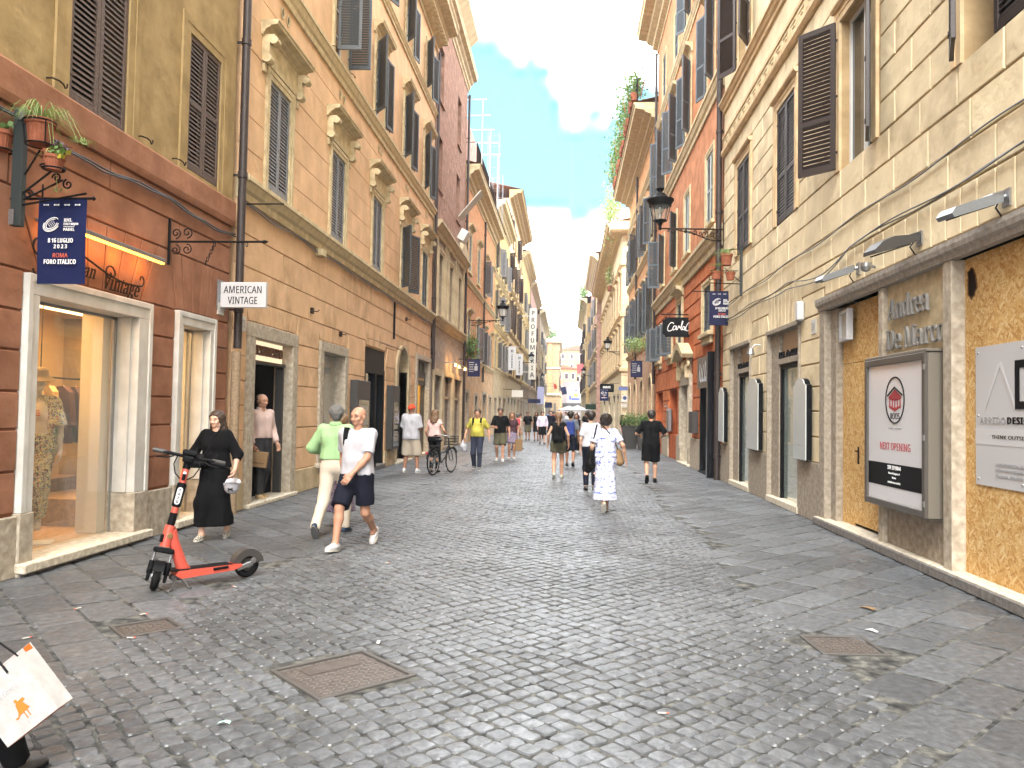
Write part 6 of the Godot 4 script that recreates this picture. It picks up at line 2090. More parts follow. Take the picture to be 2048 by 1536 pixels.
func far_signs() -> void:
	var f: MB
	var o := thing("vertical_sign","tall white vertical sign with stacked dark capital letters on the left","shop sign",Transform3D(BI,V(-3.75,8.9,-82.0)))
	f = MB.new()
	f.box(Vector3.ZERO,V(0.75,7.6,0.25))
	f.box(V(-0.9,3.0,0),V(1.1,0.08,0.08)); f.box(V(-0.9,-3.0,0),V(1.1,0.08,0.08))
	part(o,"board",f,M.offwhite)
	var w := "PROFUMERIA"
	for k in w.length(): lettering(o,w[k],V(0,3.3 - k * 0.735,0.13),0.48,M.darkgrey,0.0,"Droid Sans",700)
	for k in 2:
		o = thing("shop_banner","white vertical shop banner with dark lettering, the %s of two on the left" % ["nearer","farther"][k],"banner",Transform3D(BI,V(-4.55 + 0.0 * k,6.0 - 0.1 * k,-63.0 - k * 6.5)),"white shop banners")
		f = MB.new()
		f.box(V(0.2 * k,0,0),V(0.62,1.9,0.03))
		f.box(V(0.0,0.97,0),V(1.2,0.04,0.04))
		part(o,"cloth",f,M.white)
		f = MB.new()
		f.box(V(-0.06 + 0.2 * k,0.62,0.02),V(0.06,0.24,0.01)); f.box(V(0.06 + 0.2 * k,0.62,0.02),V(0.06,0.24,0.01))
		for j in 9: f.box(V(0.2 * k,0.3 - j * 0.13,0.02),V(0.09,0.08,0.01))
		part(o,"print",f,M.print_black)
	lantern(V(XL,6.7,-78.5),1.5,"small far street lantern beside the vertical letter sign",false)
	lantern(V(XL + 0.1,6.2,-109.0),1.6,"farthest small street lantern on the left",false)
	lantern(V(XR - 0.5,6.4,-98.0),-1.4,"farthest small street lantern on the right",false)
	for e in [
		[V(3.0,3.55,-58.5),U(1.05,0.62),M.print_black,"black shop sign board hung below the cream corner house lantern",1],
		[V(4.15,3.45,-56.2),U(0.85,0.26),mat(lin(0.10,0.14,0.34),0.5),"blue street sign strip at the cream corner house",2],
		[V(4.2,2.75,-56.6),U(0.42,0.50),M.frame_white,"white information panel with a blue roundel at the cream corner house",3],
		[V(4.2,2.25,-56.7),U(0.5,0.3),M.offwhite,"small white notice below the information panel",0],
		[V(-4.0,3.1,-62.0),U(0.9,0.55),M.offwhite,"pale shop sign board under the white banners",0],
		[V(-3.9,2.95,-92.0),U(1.5,0.5),M.navy2,"blue shop sign board in the middle distance on the left",0],
		[V(-3.6,3.9,-105.0),U(0.9,2.4),mat(lin(0.35,0.36,0.55),0.7),"lilac hanging banner in the distance on the left",0],
		[V(-3.0,2.8,-126.0),U(1.2,0.9),M.navy2,"far navy shop sign on the left",0],
		[V(2.0,8.6,-120.0),U(1.1,1.3),mat(lin(0.62,0.16,0.18),0.8),"pink flag on a pole high on the right",4],
		[V(2.7,2.35,-88.0),U(1.2,0.6),mat(lin(0.012,0.03,0.018),0.6),"dark green cafe sign on the right",0],
		[V(-0.7,6.3,-165.0),U(1.1,1.6),M.navy,"dark blue flag hanging left of the hoarding",4],
		[V(-2.0,6.0,-130.0),U(0.5,0.9),mat(lin(0.42,0.08,0.06),0.8),"small red flag on the pale palace side",4]]:
		var p: Vector3 = e[0]
		var z: Vector2 = e[1]
		o = thing("sign_board" if e[4] != 4 else "flag",e[3],"sign" if e[4] != 4 else "flag",Transform3D(BI,p))
		f = MB.new()
		f.box(Vector3.ZERO,V(z.x,z.y,0.05 if e[4] != 4 else 0.02),Basis(Vector3.BACK,0.2) if e[4] == 4 else BI)
		part(o,"board" if e[4] != 4 else "cloth",f,e[2])
		f = MB.new()
		var wx := XL - p.x if p.x < 0.0 else XR - p.x
		f.tube([V(signf(wx) * z.x * 0.2,z.y * 0.5 + 0.03,0),V(wx,z.y * 0.5 + 0.08,0)],0.02,6)
		part(o,"bracket",f,M.iron)
		if e[4] == 1:
			lettering(o,"oom",V(-0.02,0.08,0.03),0.20,M.print_white,0.55,"Droid Sans",700)
		elif e[4] == 3:
			f = MB.new()
			f.lathe([U(0.14,0),U(0.14,0.01),U(0,0.011)],V(0,0.03,0.025),18,Basis(Vector3.RIGHT,PI * 0.5))
			part(o,"roundel",f,mat(lin(0.05,0.08,0.2),0.5))
	padel_banner(Transform3D(BI,V(2.75,3.0,-57.4)),0.62,0.86,"navy padel tournament banner hung in front of the black sign board",M.navy,0)
func stone_variant(sx: float,sz: float,round_: float,sd: int,th := 0.035,rings := 12) -> ArrayMesh:
	var r := RandomNumberGenerator.new()
	r.seed = sd
	var mb := MB.new()
	var rim := []
	var cr := minf(sx,sz) * 0.5 * round_
	for c in 4:
		var sg: Vector2 = [U(1,1),U(-1,1),U(-1,-1),U(1,-1)][c]
		var ce := U(sx * 0.5 - cr,sz * 0.5 - cr) * sg
		for t in (3 if rings == 12 else 4):
			var a := PI * 0.5 * (c + (t + (0.0 if rings == 12 else -0.5)) / 2.0)
			if rings != 12: a = PI * 0.5 * (c + t / 3.0)
			rim.append((ce + U(cos(a),sin(a)) * cr) * r.randf_range(0.95,1.03))
	var lv := []
	for e in [[1.0,-th],[1.0,-0.010],[0.92,-0.0025],[0.55,0.0012]]:
		var ring := []
		for k in rings:
			var p: Vector2 = rim[k] * e[0]
			ring.append(V(p.x,e[1] + (r.randf_range(-0.0022,0.0022) if e[0] < 0.99 else 0.0),p.y))
		lv.append(ring)
	var top := V(0,0.0015 + r.randf_range(-0.002,0.002),0)
	var nr := func(a: Vector3,b: Vector3,c: Vector3) -> Vector3: return (b - a).cross(c - a).normalized()
	for j in lv.size() - 1:
		for k in rings:
			var k2 := (k + 1) % rings
			mb.quad(lv[j][k2],lv[j][k],lv[j + 1][k],lv[j + 1][k2])
	for k in rings: mb.tri(top,lv[3][(k + 1) % rings],lv[3][k])
	for i in mb.n.size():
		if mb.n[i].y > 0.6: mb.n[i] = (mb.n[i] + V(0,1.2,0)).normalized()
	return mb.done()
func street() -> void:
	var g := MB.new()
	g.quad(V(-700,-0.06,250),V(700,-0.06,250),V(700,-0.06,-900),V(-700,-0.06,-900))
	struct("ground",g,mat(lin(0.16,0.14,0.12),0.95))
	var joint := noise_tex(0.02,6,Color(0.42,0.42,0.43),Color(1.0,0.99,0.95),1024,31)
	var bed := MB.new()
	bed.quad(V(-5.6,-0.011,13),V(4.4,-0.011,13),V(4.4,-0.011,-42),V(-5.6,-0.011,-42))
	var road := struct("road",bed,mat(lin(0.165,0.168,0.165),0.95,0.0,joint,0.5,M.tex.grain,0.6))
	var far := MB.new()
	far.quad(V(-5.6,-0.003,-41.0),V(14,-0.003,-41.0),V(14,-0.003,-330),V(-5.6,-0.003,-330))
	var cob := noise_tex(0.09,2,Color(0.62,0.62,0.63),Color(1,1,1),1024,35,0.0,2)
	var cobn := noise_tex(0.09,2,Color.WHITE,Color.WHITE,1024,35,5.0,2)
	struct("far_road",far,mat(lin(0.15,0.15,0.155),0.5,0.0,cob,0.13,cobn,0.7))
	var back := MB.new()
	back.quad(V(-5.6,-0.004,40),V(4.4,-0.004,40),V(4.4,-0.004,13),V(-5.6,-0.004,13))
	struct("near_road",back,mat(lin(0.14,0.14,0.145),0.5,0.0,cob,0.13,cobn,0.7))
	var worn := noise_tex(0.03,5,Color(0.70,0.70,0.71),Color(1,1,1),512,33)
	var ruf := noise_tex(0.012,5,Color(0.36,0.36,0.36),Color(0.60,0.60,0.60),512,37)
	var sm := mat(Color.WHITE,1.0,0.0,worn,1.3,M.tex.grain,0.35)
	sm.roughness_texture = ruf
	sm.metallic_specular = 0.55
	sm.vertex_color_use_as_albedo = true
	var smd := []
	for k in 6:
		var t := lerpf(0.095,0.175,k / 5.0)
		var m := mat(lin(t * 0.93,t,t * 1.07),1.0,0.0,worn,1.3,M.tex.grain,0.35)
		m.roughness_texture = ruf
		m.metallic_specular = 0.55
		smd.append(m)
	var cv := []
	for k in 10: cv.append(stone_variant(0.110,0.110,0.42,100 + k))
	var sv := []
	for k in 6: sv.append(stone_variant(0.52,0.352,0.14,200 + k,0.035,16))
	var wob := FastNoiseLite.new()
	wob.seed = 5
	wob.frequency = 0.35
	var r := RandomNumberGenerator.new()
	r.seed = 77
	var items := []
	var edge := func(z: float,left: bool) -> float:
		return (-3.05 + 0.10 * sin(z * 1.3)) if left else (1.78 + 0.10 * sin(z * 1.1 + 1.0))
	var holes := [[-1.375,-4.80,0.34,0.36],[2.03,-5.82,0.30,0.33],[-3.1,-5.6,0.20,0.25]]
	var pit := func(x: float,z: float,pad: float) -> bool:
		for h in holes:
			var dx: float = x - h[0]; var dz: float = z - h[1]
			var u := (dx + dz) * 0.7071; var v := (dx - dz) * 0.7071
			if absf(u) < h[2] * 0.98 + pad and absf(v) < h[3] * 0.90 + pad: return true
		return false
	var pitch := 0.118
	for i in range(-420,200):
		for j in range(-300,420):
			var u := i * pitch; var v := j * pitch
			var x := (u + v) * 0.70711; var z := (u - v) * 0.70711
			if z > 2.5 or z < -41.3 or x < -3.4 or x > 2.1: continue
			var wx := 0.05 * wob.get_noise_2d(x * 2.0,z * 2.0); var wz := 0.05 * wob.get_noise_2d(x * 2.0 + 90.0,z * 2.0)
			x += wx + r.randf_range(-0.007,0.007); z += wz + r.randf_range(-0.007,0.007)
			if x < edge.call(z,true) or x > edge.call(z,false): continue
			if pit.call(x,z,0.02): continue
			var tone := clampf(0.55 + 0.9 * wob.get_noise_2d(x * 1.5 + 7.0,z * 1.5) + r.randf_range(-0.35,0.35),0.0,1.0)
			var bs := Basis(Vector3.UP,PI * 0.25 + r.randf_range(-0.10,0.10) + 0.25 * wob.get_noise_2d(x,z)) * Basis.from_euler(V(r.randf_range(-0.022,0.022),0,r.randf_range(-0.022,0.022)))
			bs = bs.scaled_local(V(r.randf_range(0.88,1.04),1.0,r.randf_range(0.88,1.04)))
			items.append([-z,r.randi() % 10,Transform3D(bs,V(x,r.randf_range(-0.0045,0.003),z)),tone,0])
	for side in [true,false]:
		var tilt := PI * 0.25 if side else -PI * 0.25
		var ax := U(cos(tilt),sin(tilt))
		var ay := U(-ax.y,ax.x)
		for i in range(-130,130):
			var p := -70.0 + r.randf() * 0.5
			while p < 70.0:
				var ln := r.randf_range(0.38,0.66)
				var c := ax * (p + ln * 0.5) + ay * (i * 0.374)
				p += ln + 0.022
				var x := c.x; var z := c.y - 14.0
				if z > 2.5 or z < -41.3 or x < -5.5 or x > 4.3: continue
				if side and x > edge.call(z,true) - 0.02 or not side and x < edge.call(z,false) + 0.02: continue
				if pit.call(x,z,0.12): continue
				var bs := Basis(Vector3.UP,-tilt + r.randf_range(-0.012,0.012)).scaled_local(V(ln / 0.52 * 1.0,1.0,r.randf_range(0.985,1.02)))
				bs = bs * Basis.from_euler(V(r.randf_range(-0.008,0.008),0,r.randf_range(-0.008,0.008)))
				var tone := clampf(0.42 + 0.7 * wob.get_noise_2d(x * 1.2 + 40.0,z * 1.2) + r.randf_range(-0.3,0.3),0.0,1.0)
				items.append([-z,r.randi() % 6,Transform3D(bs,V(x,r.randf_range(-0.005,0.0025),z)),tone,1])
	items.sort_custom(func(a,b): return a[0] < b[0])
	var single := [0,0]
	var rest := [[],[]]
	for it in items:
		var x: float = it[2].origin.x
		var d: float = it[0]
		var seen_: bool = d > 3.15 + 0.12 * absf(x + 0.2) and x > -0.74 * d - 0.1 and x < 0.60 * d + 0.1
		if seen_ and single[it[4]] < 300:
			single[it[4]] += 1
			var o := part(road,["cobblestone","paving_slab"][it[4]],cv[it[1]] if it[4] == 0 else sv[it[1]],smd[int(it[3] * 5.99)],it[2])
		else:
			rest[it[4]].append(it)
	for kind in 2:
		for vi in (10 if kind == 0 else 6):
			var mine := []
			for it in rest[kind]: if it[1] == vi: mine.append(it)
			var mm := MultiMesh.new()
			mm.transform_format = MultiMesh.TRANSFORM_3D
			mm.use_colors = true
			mm.mesh = cv[vi] if kind == 0 else sv[vi]
			mm.instance_count = mine.size()
			for k in mine.size():
				mm.set_instance_transform(k,mine[k][2])
				var t := lerpf(0.095,0.175,mine[k][3])
				mm.set_instance_color(k,Color(t * 0.93,t,t * 1.07))
			var o := MultiMeshInstance3D.new()
			o.name = ["cobblestones","paving_slabs"][kind]
			o.multimesh = mm
			o.material_override = sm
			o.set_meta("kind","stuff")
			road.add_child(o,true)
func cover(at: Vector3,turn: float,wx: float,wz: float,label: String,inner: bool,called := "manhole_cover") -> void:
	var o := thing(called,label,"manhole cover",Transform3D(Basis(Vector3.UP,turn),at))
	var fr := MB.new()
	for e in [[0,wz * 0.5,wx + 0.03,0.03],[0,-wz * 0.5,wx + 0.03,0.03],[wx * 0.5,0,0.03,wz - 0.03],[-wx * 0.5,0,0.03,wz - 0.03]]:
		fr.box(V(e[0],-0.015,e[1]),V(e[2],0.036,e[3]),BI,0.004)
	part(o,"frame",fr,mat(lin(0.10,0.095,0.09),0.5,0.4))
	var pl := MB.new()
	pl.box(V(0,-0.022,0),V(wx - 0.05,0.03,wz - 0.05),BI,0.004)
	var iron := mat(lin(0.115,0.095,0.085),0.55,0.3,M.tex.old,1.5)
	part(o,"plate",pl,iron)
	var sd := MB.new()
	var n := 0
	var x := -wx * 0.5 + 0.06
	while x < wx * 0.5 - 0.05:
		var z := -wz * 0.5 + 0.06
		var k := 0
		while z < wz * 0.5 - 0.05:
			if not (inner and absf(x) < wx * 0.30 and z < -wz * 0.12 and z > -wz * 0.36):
				var b := Basis(Vector3.UP,PI * 0.25 if (n + k) % 2 else -PI * 0.25)
				sd.box(V(x,-0.0055,z),V(0.034,0.006,0.011),b)
			z += 0.042
			k += 1
		x += 0.042
		n += 1
	part(o,"stud",sd,mat(lin(0.19,0.175,0.16),0.4,0.5)).set_meta("kind","stuff")
	if inner:
		var lb := MB.new()
		lb.box(V(0,-0.006,-wz * 0.24),V(wx * 0.58,0.006,wz * 0.20))
		part(o,"label_plate",lb,iron)
func ground_things() -> void:
	cover(V(-1.375,0.0,-4.80),0.80,0.64,0.62,"large rusty steel cover with raised studs in the middle of the cobbles",true)
	cover(V(2.03,0.0,-5.82),0.06,0.45,0.43,"small grey studded cover among the slabs on the right",false)
	cover(V(-3.1,0.0,-5.6),0.80,0.40,0.34,"small dark drain cover in the slabs near the scooter",false)
	var r := RandomNumberGenerator.new()
	r.seed = 12
	var bits := [["crumpled tan paper scrap on the right hand slabs",V(2.62,0,-6.92),M.cardboard,0.07],["white paper scrap by the small grey cover",V(2.37,0,-6.2),M.white,0.05],["pale green paper scrap on the cobbles near the paper bag",V(-1.75,0,-3.95),mat(lin(0.35,0.62,0.52),0.8),0.035],["white scrap beside the large steel cover",V(-1.30,0,-5.42),M.white,0.025]]
	for e in bits:
		var o := thing("paper_scrap",e[0],"litter",Transform3D(Basis(Vector3.UP,r.randf() * 6.0),e[1]))
		var f := MB.new()
		var h := 0.02 if e[3] < 0.1 else 0.05
		var s: float = e[3]
		f.quad(V(-s,0.006,s * 0.4),V(0,h,s * 0.5),V(0,h * 0.8,-s * 0.5),V(-s,0.006,-s * 0.4))
		f.quad(V(0,h,s * 0.5),V(s * 0.9,0.008,s * 0.3),V(s * 0.8,0.012,-s * 0.5),V(0,h * 0.8,-s * 0.5))
		part(o,"paper",f,e[2])
	var spots := [U(-3.9,6.0),U(-3.3,5.9),U(-3.05,5.3),U(-3.75,5.2),U(0.55,4.35),U(-1.9,8.2),U(2.2,12.0),U(-3.0,6.9)]
	var nm := ["on the left slabs near the shop sill","on the slabs before the scooter wheel","by the small drain cover","on the slabs above the paper bag","on the cobbles at the lower right of the middle","behind the man in the white shirt","far up on the right hand slabs","near the scooter deck"]
	for k in spots.size():
		var o := thing("cigarette_end","tiny pale cigarette end %s" % nm[k],"litter",Transform3D(Basis(Vector3.UP,r.randf() * 6.0),V(spots[k].x,0.008,-spots[k].y)),"cigarette ends on the paving")
		var f := MB.new()
		f.tube([V(-0.025,0,0),V(0.02,0,0)],0.004,6)
		part(o,"stub",f,M.offwhite)
		f = MB.new()
		f.tube([V(0.0205,0,0),V(0.035,0,0)],0.0041,6)
		part(o,"filter",f,M.print_orange)
func skin(mb: MB,prims: Array,h: float,k: float,rough := 0.0,freq := 9.0,sd := 1) -> void:
	var lo := V(1e9,1e9,1e9)
	var hi := -lo
	var sqm := 1.0
	for p in prims:
		if p.size() == 2: continue
		var e: float = maxf(p[2],p[3]) + 2.0 * h
		for q in [p[0],p[1]]:
			lo = lo.min(q - Vector3.ONE * e)
			hi = hi.max(q + Vector3.ONE * e)
		if p.size() > 6: sqm = maxf(sqm,p[6])
	var nx := int((hi.x - lo.x) / h) + 2
	var ny := int((hi.y - lo.y) / h) + 2
	var nz := int((hi.z - lo.z) / h) + 2
	var f := PackedFloat32Array()
	f.resize(nx * ny * nz)
	f.fill(1.0)
	var rows := PackedByteArray()
	rows.resize(ny * nz)
	for p in prims:
		if p.size() == 2:
			for row in rows.size():
				if rows[row] == 0: continue
				var q0: Vector3 = V(lo.x,lo.y + (row % ny) * h,lo.z + (row / ny) * h) - p[0]
				var dn: float = q0.dot(p[1])
				var st: float = p[1].x * h
				for x in nx:
					var i := row * nx + x
					if f[i] < dn: f[i] = dn
					dn += st
			continue
		var a: Vector3 = p[0]; var b: Vector3 = p[1]
		var ra: float = p[2]; var rb: float = p[3]
		var cut: bool = p.size() > 4 and p[4] != null
		var cp: Vector3 = p[4] if cut else Vector3.ZERO
		var cn: Vector3 = p[5] if cut else Vector3.ZERO
		var sq: float = p[6] if p.size() > 6 else 1.0
		var e := maxf(ra,rb) + k + 1.6 * h
		var l3 := ((a.min(b) - Vector3.ONE * e - lo) / h).floor()
		var h3 := ((a.max(b) + Vector3.ONE * e - lo) / h).ceil()
		var x0 := maxi(0,int(l3.x)); var x1 := mini(nx - 1,int(h3.x))
		var y0 := maxi(0,int(l3.y)); var y1 := mini(ny - 1,int(h3.y))
		var z0 := maxi(0,int(l3.z)); var z1 := mini(nz - 1,int(h3.z))
		var ab := b - a
		var az := a.z
		var inv := 1.0 / maxf(ab.length_squared(),1e-9)
		var dr := rb - ra
		for z in range(z0,z1 + 1):
			for y in range(y0,y1 + 1):
				var row := z * ny + y
				rows[row] = 1
				var i := row * nx + x0
				var q := V(lo.x + x0 * h,lo.y + y * h,lo.z + z * h)
				var w := q
				if sq != 1.0: w.z = az + (q.z - az) * sq
				for x in range(x0,x1 + 1):
					var v := w - a
					var t := clampf(v.dot(ab) * inv,0.0,1.0)
					var d := (v - ab * t).length() - ra - dr * t
					if cut: d = maxf(d,(q - cp).dot(cn))
					var o := f[i]
					if d < o + k:
						var m := maxf(k - absf(o - d),0.0) / k
						f[i] = minf(o,d) - m * m * k * 0.25
					i += 1
					q.x += h
					w.x += h
	var ids := PackedInt32Array()
	ids.resize(nx * ny * nz)
	ids.fill(-1)
	var vs := PackedVector3Array()
	var far := 2.0 * h * sqm
	var off := [0,1,nx,nx + 1,nx * ny,nx * ny + 1,nx * ny + nx,nx * ny + nx + 1]
	var cor := []
	for c in 8: cor.append(V(c & 1,(c >> 1) & 1,(c >> 2) & 1))
	var edges := [[0,1],[2,3],[4,5],[6,7],[0,2],[1,3],[4,6],[5,7],[0,4],[1,5],[2,6],[3,7]]
	var cells := PackedInt32Array()
	for z in nz - 1:
		for y in ny - 1:
			if rows[z * ny + y] == 0: continue
			var i := (z * ny + y) * nx
			for x in nx - 1:
				if absf(f[i + x]) > far: continue
				var g := []
				var mask := 0
				for c in 8:
					var val: float = f[i + x + off[c]]
					g.append(val)
					if val < 0.0: mask |= 1 << c
				if mask == 0 or mask == 255: continue
				var s := Vector3.ZERO
				var n := 0
				for e in edges:
					var ga: float = g[e[0]]; var gb: float = g[e[1]]
					if (ga < 0.0) != (gb < 0.0):
						s += cor[e[0]].lerp(cor[e[1]],ga / (ga - gb))
						n += 1
				ids[i + x] = vs.size()
				vs.append(lo + (V(x,y,z) + s / n) * h)
				cells.append(i + x)
	var quads := PackedInt32Array()
	for i in cells:
		var x := i % nx
		var y := (i / nx) % ny
		var z := i / (nx * ny)
		var s0 := f[i] < 0.0
		for ax in 3:
			var st: int = [1,nx,nx * ny][ax]
			if (f[i + st] < 0.0) == s0: continue
			var u: int = [nx,nx * ny,1][ax]; var v: int = [nx * ny,1,nx][ax]
			if i - u - v < 0: continue
			var q := [ids[i],ids[i - u],ids[i - u - v],ids[i - v]]
			if q[0] < 0 or q[1] < 0 or q[2] < 0 or q[3] < 0: continue
			if s0: quads.append_array(PackedInt32Array([q[0],q[1],q[2],q[3]]))
			else: quads.append_array(PackedInt32Array([q[3],q[2],q[1],q[0]]))
	var ns := PackedVector3Array()
	var noise := FastNoiseLite.new()
	noise.seed = sd
	noise.frequency = freq
	noise.fractal_octaves = 2
	for turn in (2 if rough > 0.0 else 1):
		ns.resize(0)
		ns.resize(vs.size())
		for j in range(0,quads.size(),4):
			var nn := (vs[quads[j + 2]] - vs[quads[j]]).cross(vs[quads[j + 3]] - vs[quads[j + 1]])
			for c in 4: ns[quads[j + c]] += nn
		for j in ns.size(): ns[j] = ns[j].normalized()
		if turn == 0 and rough > 0.0:
			for j in vs.size():
				var p := vs[j]
				vs[j] = p + ns[j] * V(1.0,0.15,1.0) * rough * noise.get_noise_3d(p.x * 1.6,p.y * 0.55,p.z * 1.6)
	for j in range(0,quads.size(),4):
		var a := quads[j]; var b := quads[j + 1]; var c := quads[j + 2]; var d := quads[j + 3]
		mb.squad(vs[a],vs[b],vs[c],vs[d],ns[a],ns[b],ns[c],ns[d])
func bend(a: Vector3,b: Vector3,l1: float,l2: float,pole: Vector3) -> Vector3:
	var d := b - a
	var L := minf(d.length(),(l1 + l2) * 0.999)
	var n := d.normalized()
	var x := (l1 * l1 - l2 * l2 + L * L) / (2.0 * L)
	var y := sqrt(maxf(l1 * l1 - x * x,0.0))
	var p := (pole - n * pole.dot(n)).normalized()
	return a + n * x + p * y
func hand(mb: MB,wrist: Vector3,dir: Vector3,palm: Vector3,s: float,h: float,curl: float) -> void:
	var d := dir.normalized()
	var n := (palm - d * palm.dot(d)).normalized()
	var u := d.cross(n)
	if u.z < 0.0: u = -u
	var pr := []
	pr.append([wrist - d * 0.03 * s,wrist + d * 0.03 * s,0.025 * s,0.024 * s])
	for k in 4:
		var w: float = [0.027,0.009,-0.009,-0.026][k] * s
		pr.append([wrist + d * 0.015 * s + u * w * 0.6,wrist + d * 0.085 * s + u * w,0.015 * s,0.012 * s])
	var pf := []
	for k in 4:
		var w: float = [0.029,0.0095,-0.0095,-0.028][k] * s
		var l: float = [0.070,0.080,0.074,0.058][k] * s
		var p0 := wrist + d * 0.088 * s + u * w
		var c1 := curl * (0.8 + 0.12 * k)
		var d1 := d * cos(c1) + n * sin(c1) + u * w * 2.0
		var p1 := p0 + d1.normalized() * l * 0.5
		var d2 := d * cos(c1 * 2.0) + n * sin(c1 * 2.0)
		pr.append([p0,p1,0.0095 * s,0.0085 * s])
		pr.append([p1,p1 + d2 * l * 0.5,0.0085 * s,0.0072 * s])
	var t0 := wrist + d * 0.025 * s + u * 0.022 * s
	var t1 := t0 + (d * 0.032 + u * 0.026 + n * 0.012) * s
	pr.append([t0,t1,0.014 * s,0.011 * s])
	pr.append([t1,t1 + (d * 0.030 + u * 0.006 + n * (0.008 + 0.012 * curl)) * s,0.0105 * s,0.008 * s])
	skin(mb,pr,h,0.006)
func person(label: String,at: Vector3,yaw: float,sp: Dictionary) -> Node3D:
	var o := thing("person",label,"person",Transform3D(Basis(Vector3.UP,deg_to_rad(yaw)),at))
	var s: float = sp.h / 1.75
	var fem: bool = sp.get("f",false)
	var res: float = sp.get("res",0.02)
	var aL: Vector3 = sp.get("ankL",V(0.09,0.08,0.0)) * s
	var aR: Vector3 = sp.get("ankR",V(-0.09,0.08,0.0)) * s
	var lean: float = sp.get("lean",0.0)
	var hy := 0.92 * s
	for q in [aL,aR]: hy = minf(hy,sqrt(maxf(0.835 * 0.835 * s * s - q.z * q.z,0.1)) + q.y)
	var dy := hy - 0.92 * s
	var B := func(x: float,y: float,z: float) -> Vector3:
		var q := V(x * s,y * s + dy,z * s)
		if y > 0.95:
			var up := q.y - hy
			return V(q.x,hy + up * cos(lean),q.z * cos(lean) + up * sin(lean))
		return q
	var hw := 0.085 if fem else 0.088
	var hL: Vector3 = B.call(hw,0.92,0); var hR: Vector3 = B.call(-hw,0.92,0)
	var kL := bend(hL,aL,0.435 * s,0.415 * s,V(0.08,0,1)); var kR := bend(hR,aR,0.435 * s,0.415 * s,V(-0.08,0,1))
	var sw := 0.150 if fem else 0.180
	var sL: Vector3 = B.call(sw,1.425,-0.01); var sR: Vector3 = B.call(-sw,1.425,-0.01)
	var wL: Vector3 = sL + sp.get("handL",V(0.07,-0.53,0.04)) * s
	var wR: Vector3 = sR + sp.get("handR",V(-0.07,-0.53,0.04)) * s
	var eL := bend(sL,wL,0.295 * s,0.26 * s,sp.get("poleL",V(0.5,-0.1,-1.0))); var eR := bend(sR,wR,0.295 * s,0.26 * s,sp.get("poleR",V(-0.5,-0.1,-1.0)))
	var w := 0.93 if fem else 1.0
	var torso := func(e: float) -> Array:
		var t := []
		for m in [-1.0,1.0]:
			t.append([B.call(m * 0.062,0.94,-0.008),B.call(m * 0.052 * w,1.12,0.005),((0.120 if fem else 0.112) + e) * s,(0.100 * w + e) * s])
			t.append([B.call(m * 0.052 * w,1.12,0.005),B.call(m * 0.080 * w,1.32,0.0),(0.100 * w + e) * s,(0.108 * w + e) * s])
			if fem: t.append([B.call(m * 0.065,1.275,0.055),B.call(m * 0.066,1.27,0.075),(0.058 + e) * s,(0.05 + e) * s])
		if sp.has("belly"): t.append([B.call(0,1.04,0.03),B.call(0,1.10,0.05),(sp.belly + e) * s,(sp.belly + e) * s])
		t.append([B.call(-sw + 0.02,1.42,-0.012),B.call(sw - 0.02,1.42,-0.012),(0.056 + e) * s,(0.056 + e) * s])
		return t
	var sk := mat(sp.get("skin",lin(0.42,0.22,0.14)),0.55)
	sk.subsurf_scatter_enabled = true
	sk.subsurf_scatter_strength = 0.08
	var body := MB.new()
	var pr: Array = torso.call(-0.008)
	pr.append([B.call(0,1.42,-0.015),B.call(0,1.56,0.002),0.060 * s,0.050 * s])
	for q in [[sL,eL,wL],[sR,eR,wR]]:
		pr.append([q[0],q[1],(0.046 if not fem else 0.040) * s,(0.039 if not fem else 0.034) * s])
		pr.append([q[1],q[1].lerp(q[2],0.4),(0.038 if not fem else 0.033) * s,(0.038 if not fem else 0.033) * s])
		pr.append([q[1].lerp(q[2],0.4),q[2],(0.037 if not fem else 0.032) * s,0.026 * s])
	for q in [[hL,kL,aL],[hR,kR,aR]]:
		pr.append([q[0],q[1],0.086 * s,0.055 * s])
		var cf: Vector3 = q[1].lerp(q[2],0.30) + V(0,0,-0.012) * s
		pr.append([q[1],cf,0.052 * s,0.055 * s])
		pr.append([cf,q[2],0.054 * s,0.036 * s])
		pr.append([q[2],q[2] + V(0,-0.03,0.05) * s,0.036 * s,0.034 * s])
	skin(body,pr,res,0.03)
	var hres: float = clampf(res * 0.3,0.004,0.008)
	var pn: Vector3 = sp.get("palmL",V(-1,0,0.2))
	hand(body,wL,wL - eL,pn,s,hres,sp.get("curlL",0.35))
	hand(body,wR,wR - eR,sp.get("palmR",V(1,0,0.2)),s,hres,sp.get("curlR",0.35))
	var hb: Vector3 = B.call(0,1.52,0.0)
	var turn := Basis.from_euler(V(deg_to_rad(sp.get("nod",4.0)),deg_to_rad(sp.get("look",0.0)),0.0))
	var H := func(x: float,y: float,z: float) -> Vector3: return hb + turn * (V(x,y - 1.52,z) * s)
	var hd := [
		[H.call(0,1.655,-0.018),H.call(0,1.650,-0.005),0.088 * s,0.083 * s],
		[H.call(0,1.635,0.012),H.call(0,1.575,0.032),0.070 * s,0.050 * s],
		[H.call(0,1.560,0.045),H.call(0,1.548,0.052),0.034 * s,0.027 * s],
		[H.call(-0.03,1.565,0.0),H.call(0.03,1.565,0.0),0.042 * s,0.042 * s],
		[H.call(0,1.50,-0.012),H.call(0,1.58,0.0),0.050 * s,0.050 * s]]
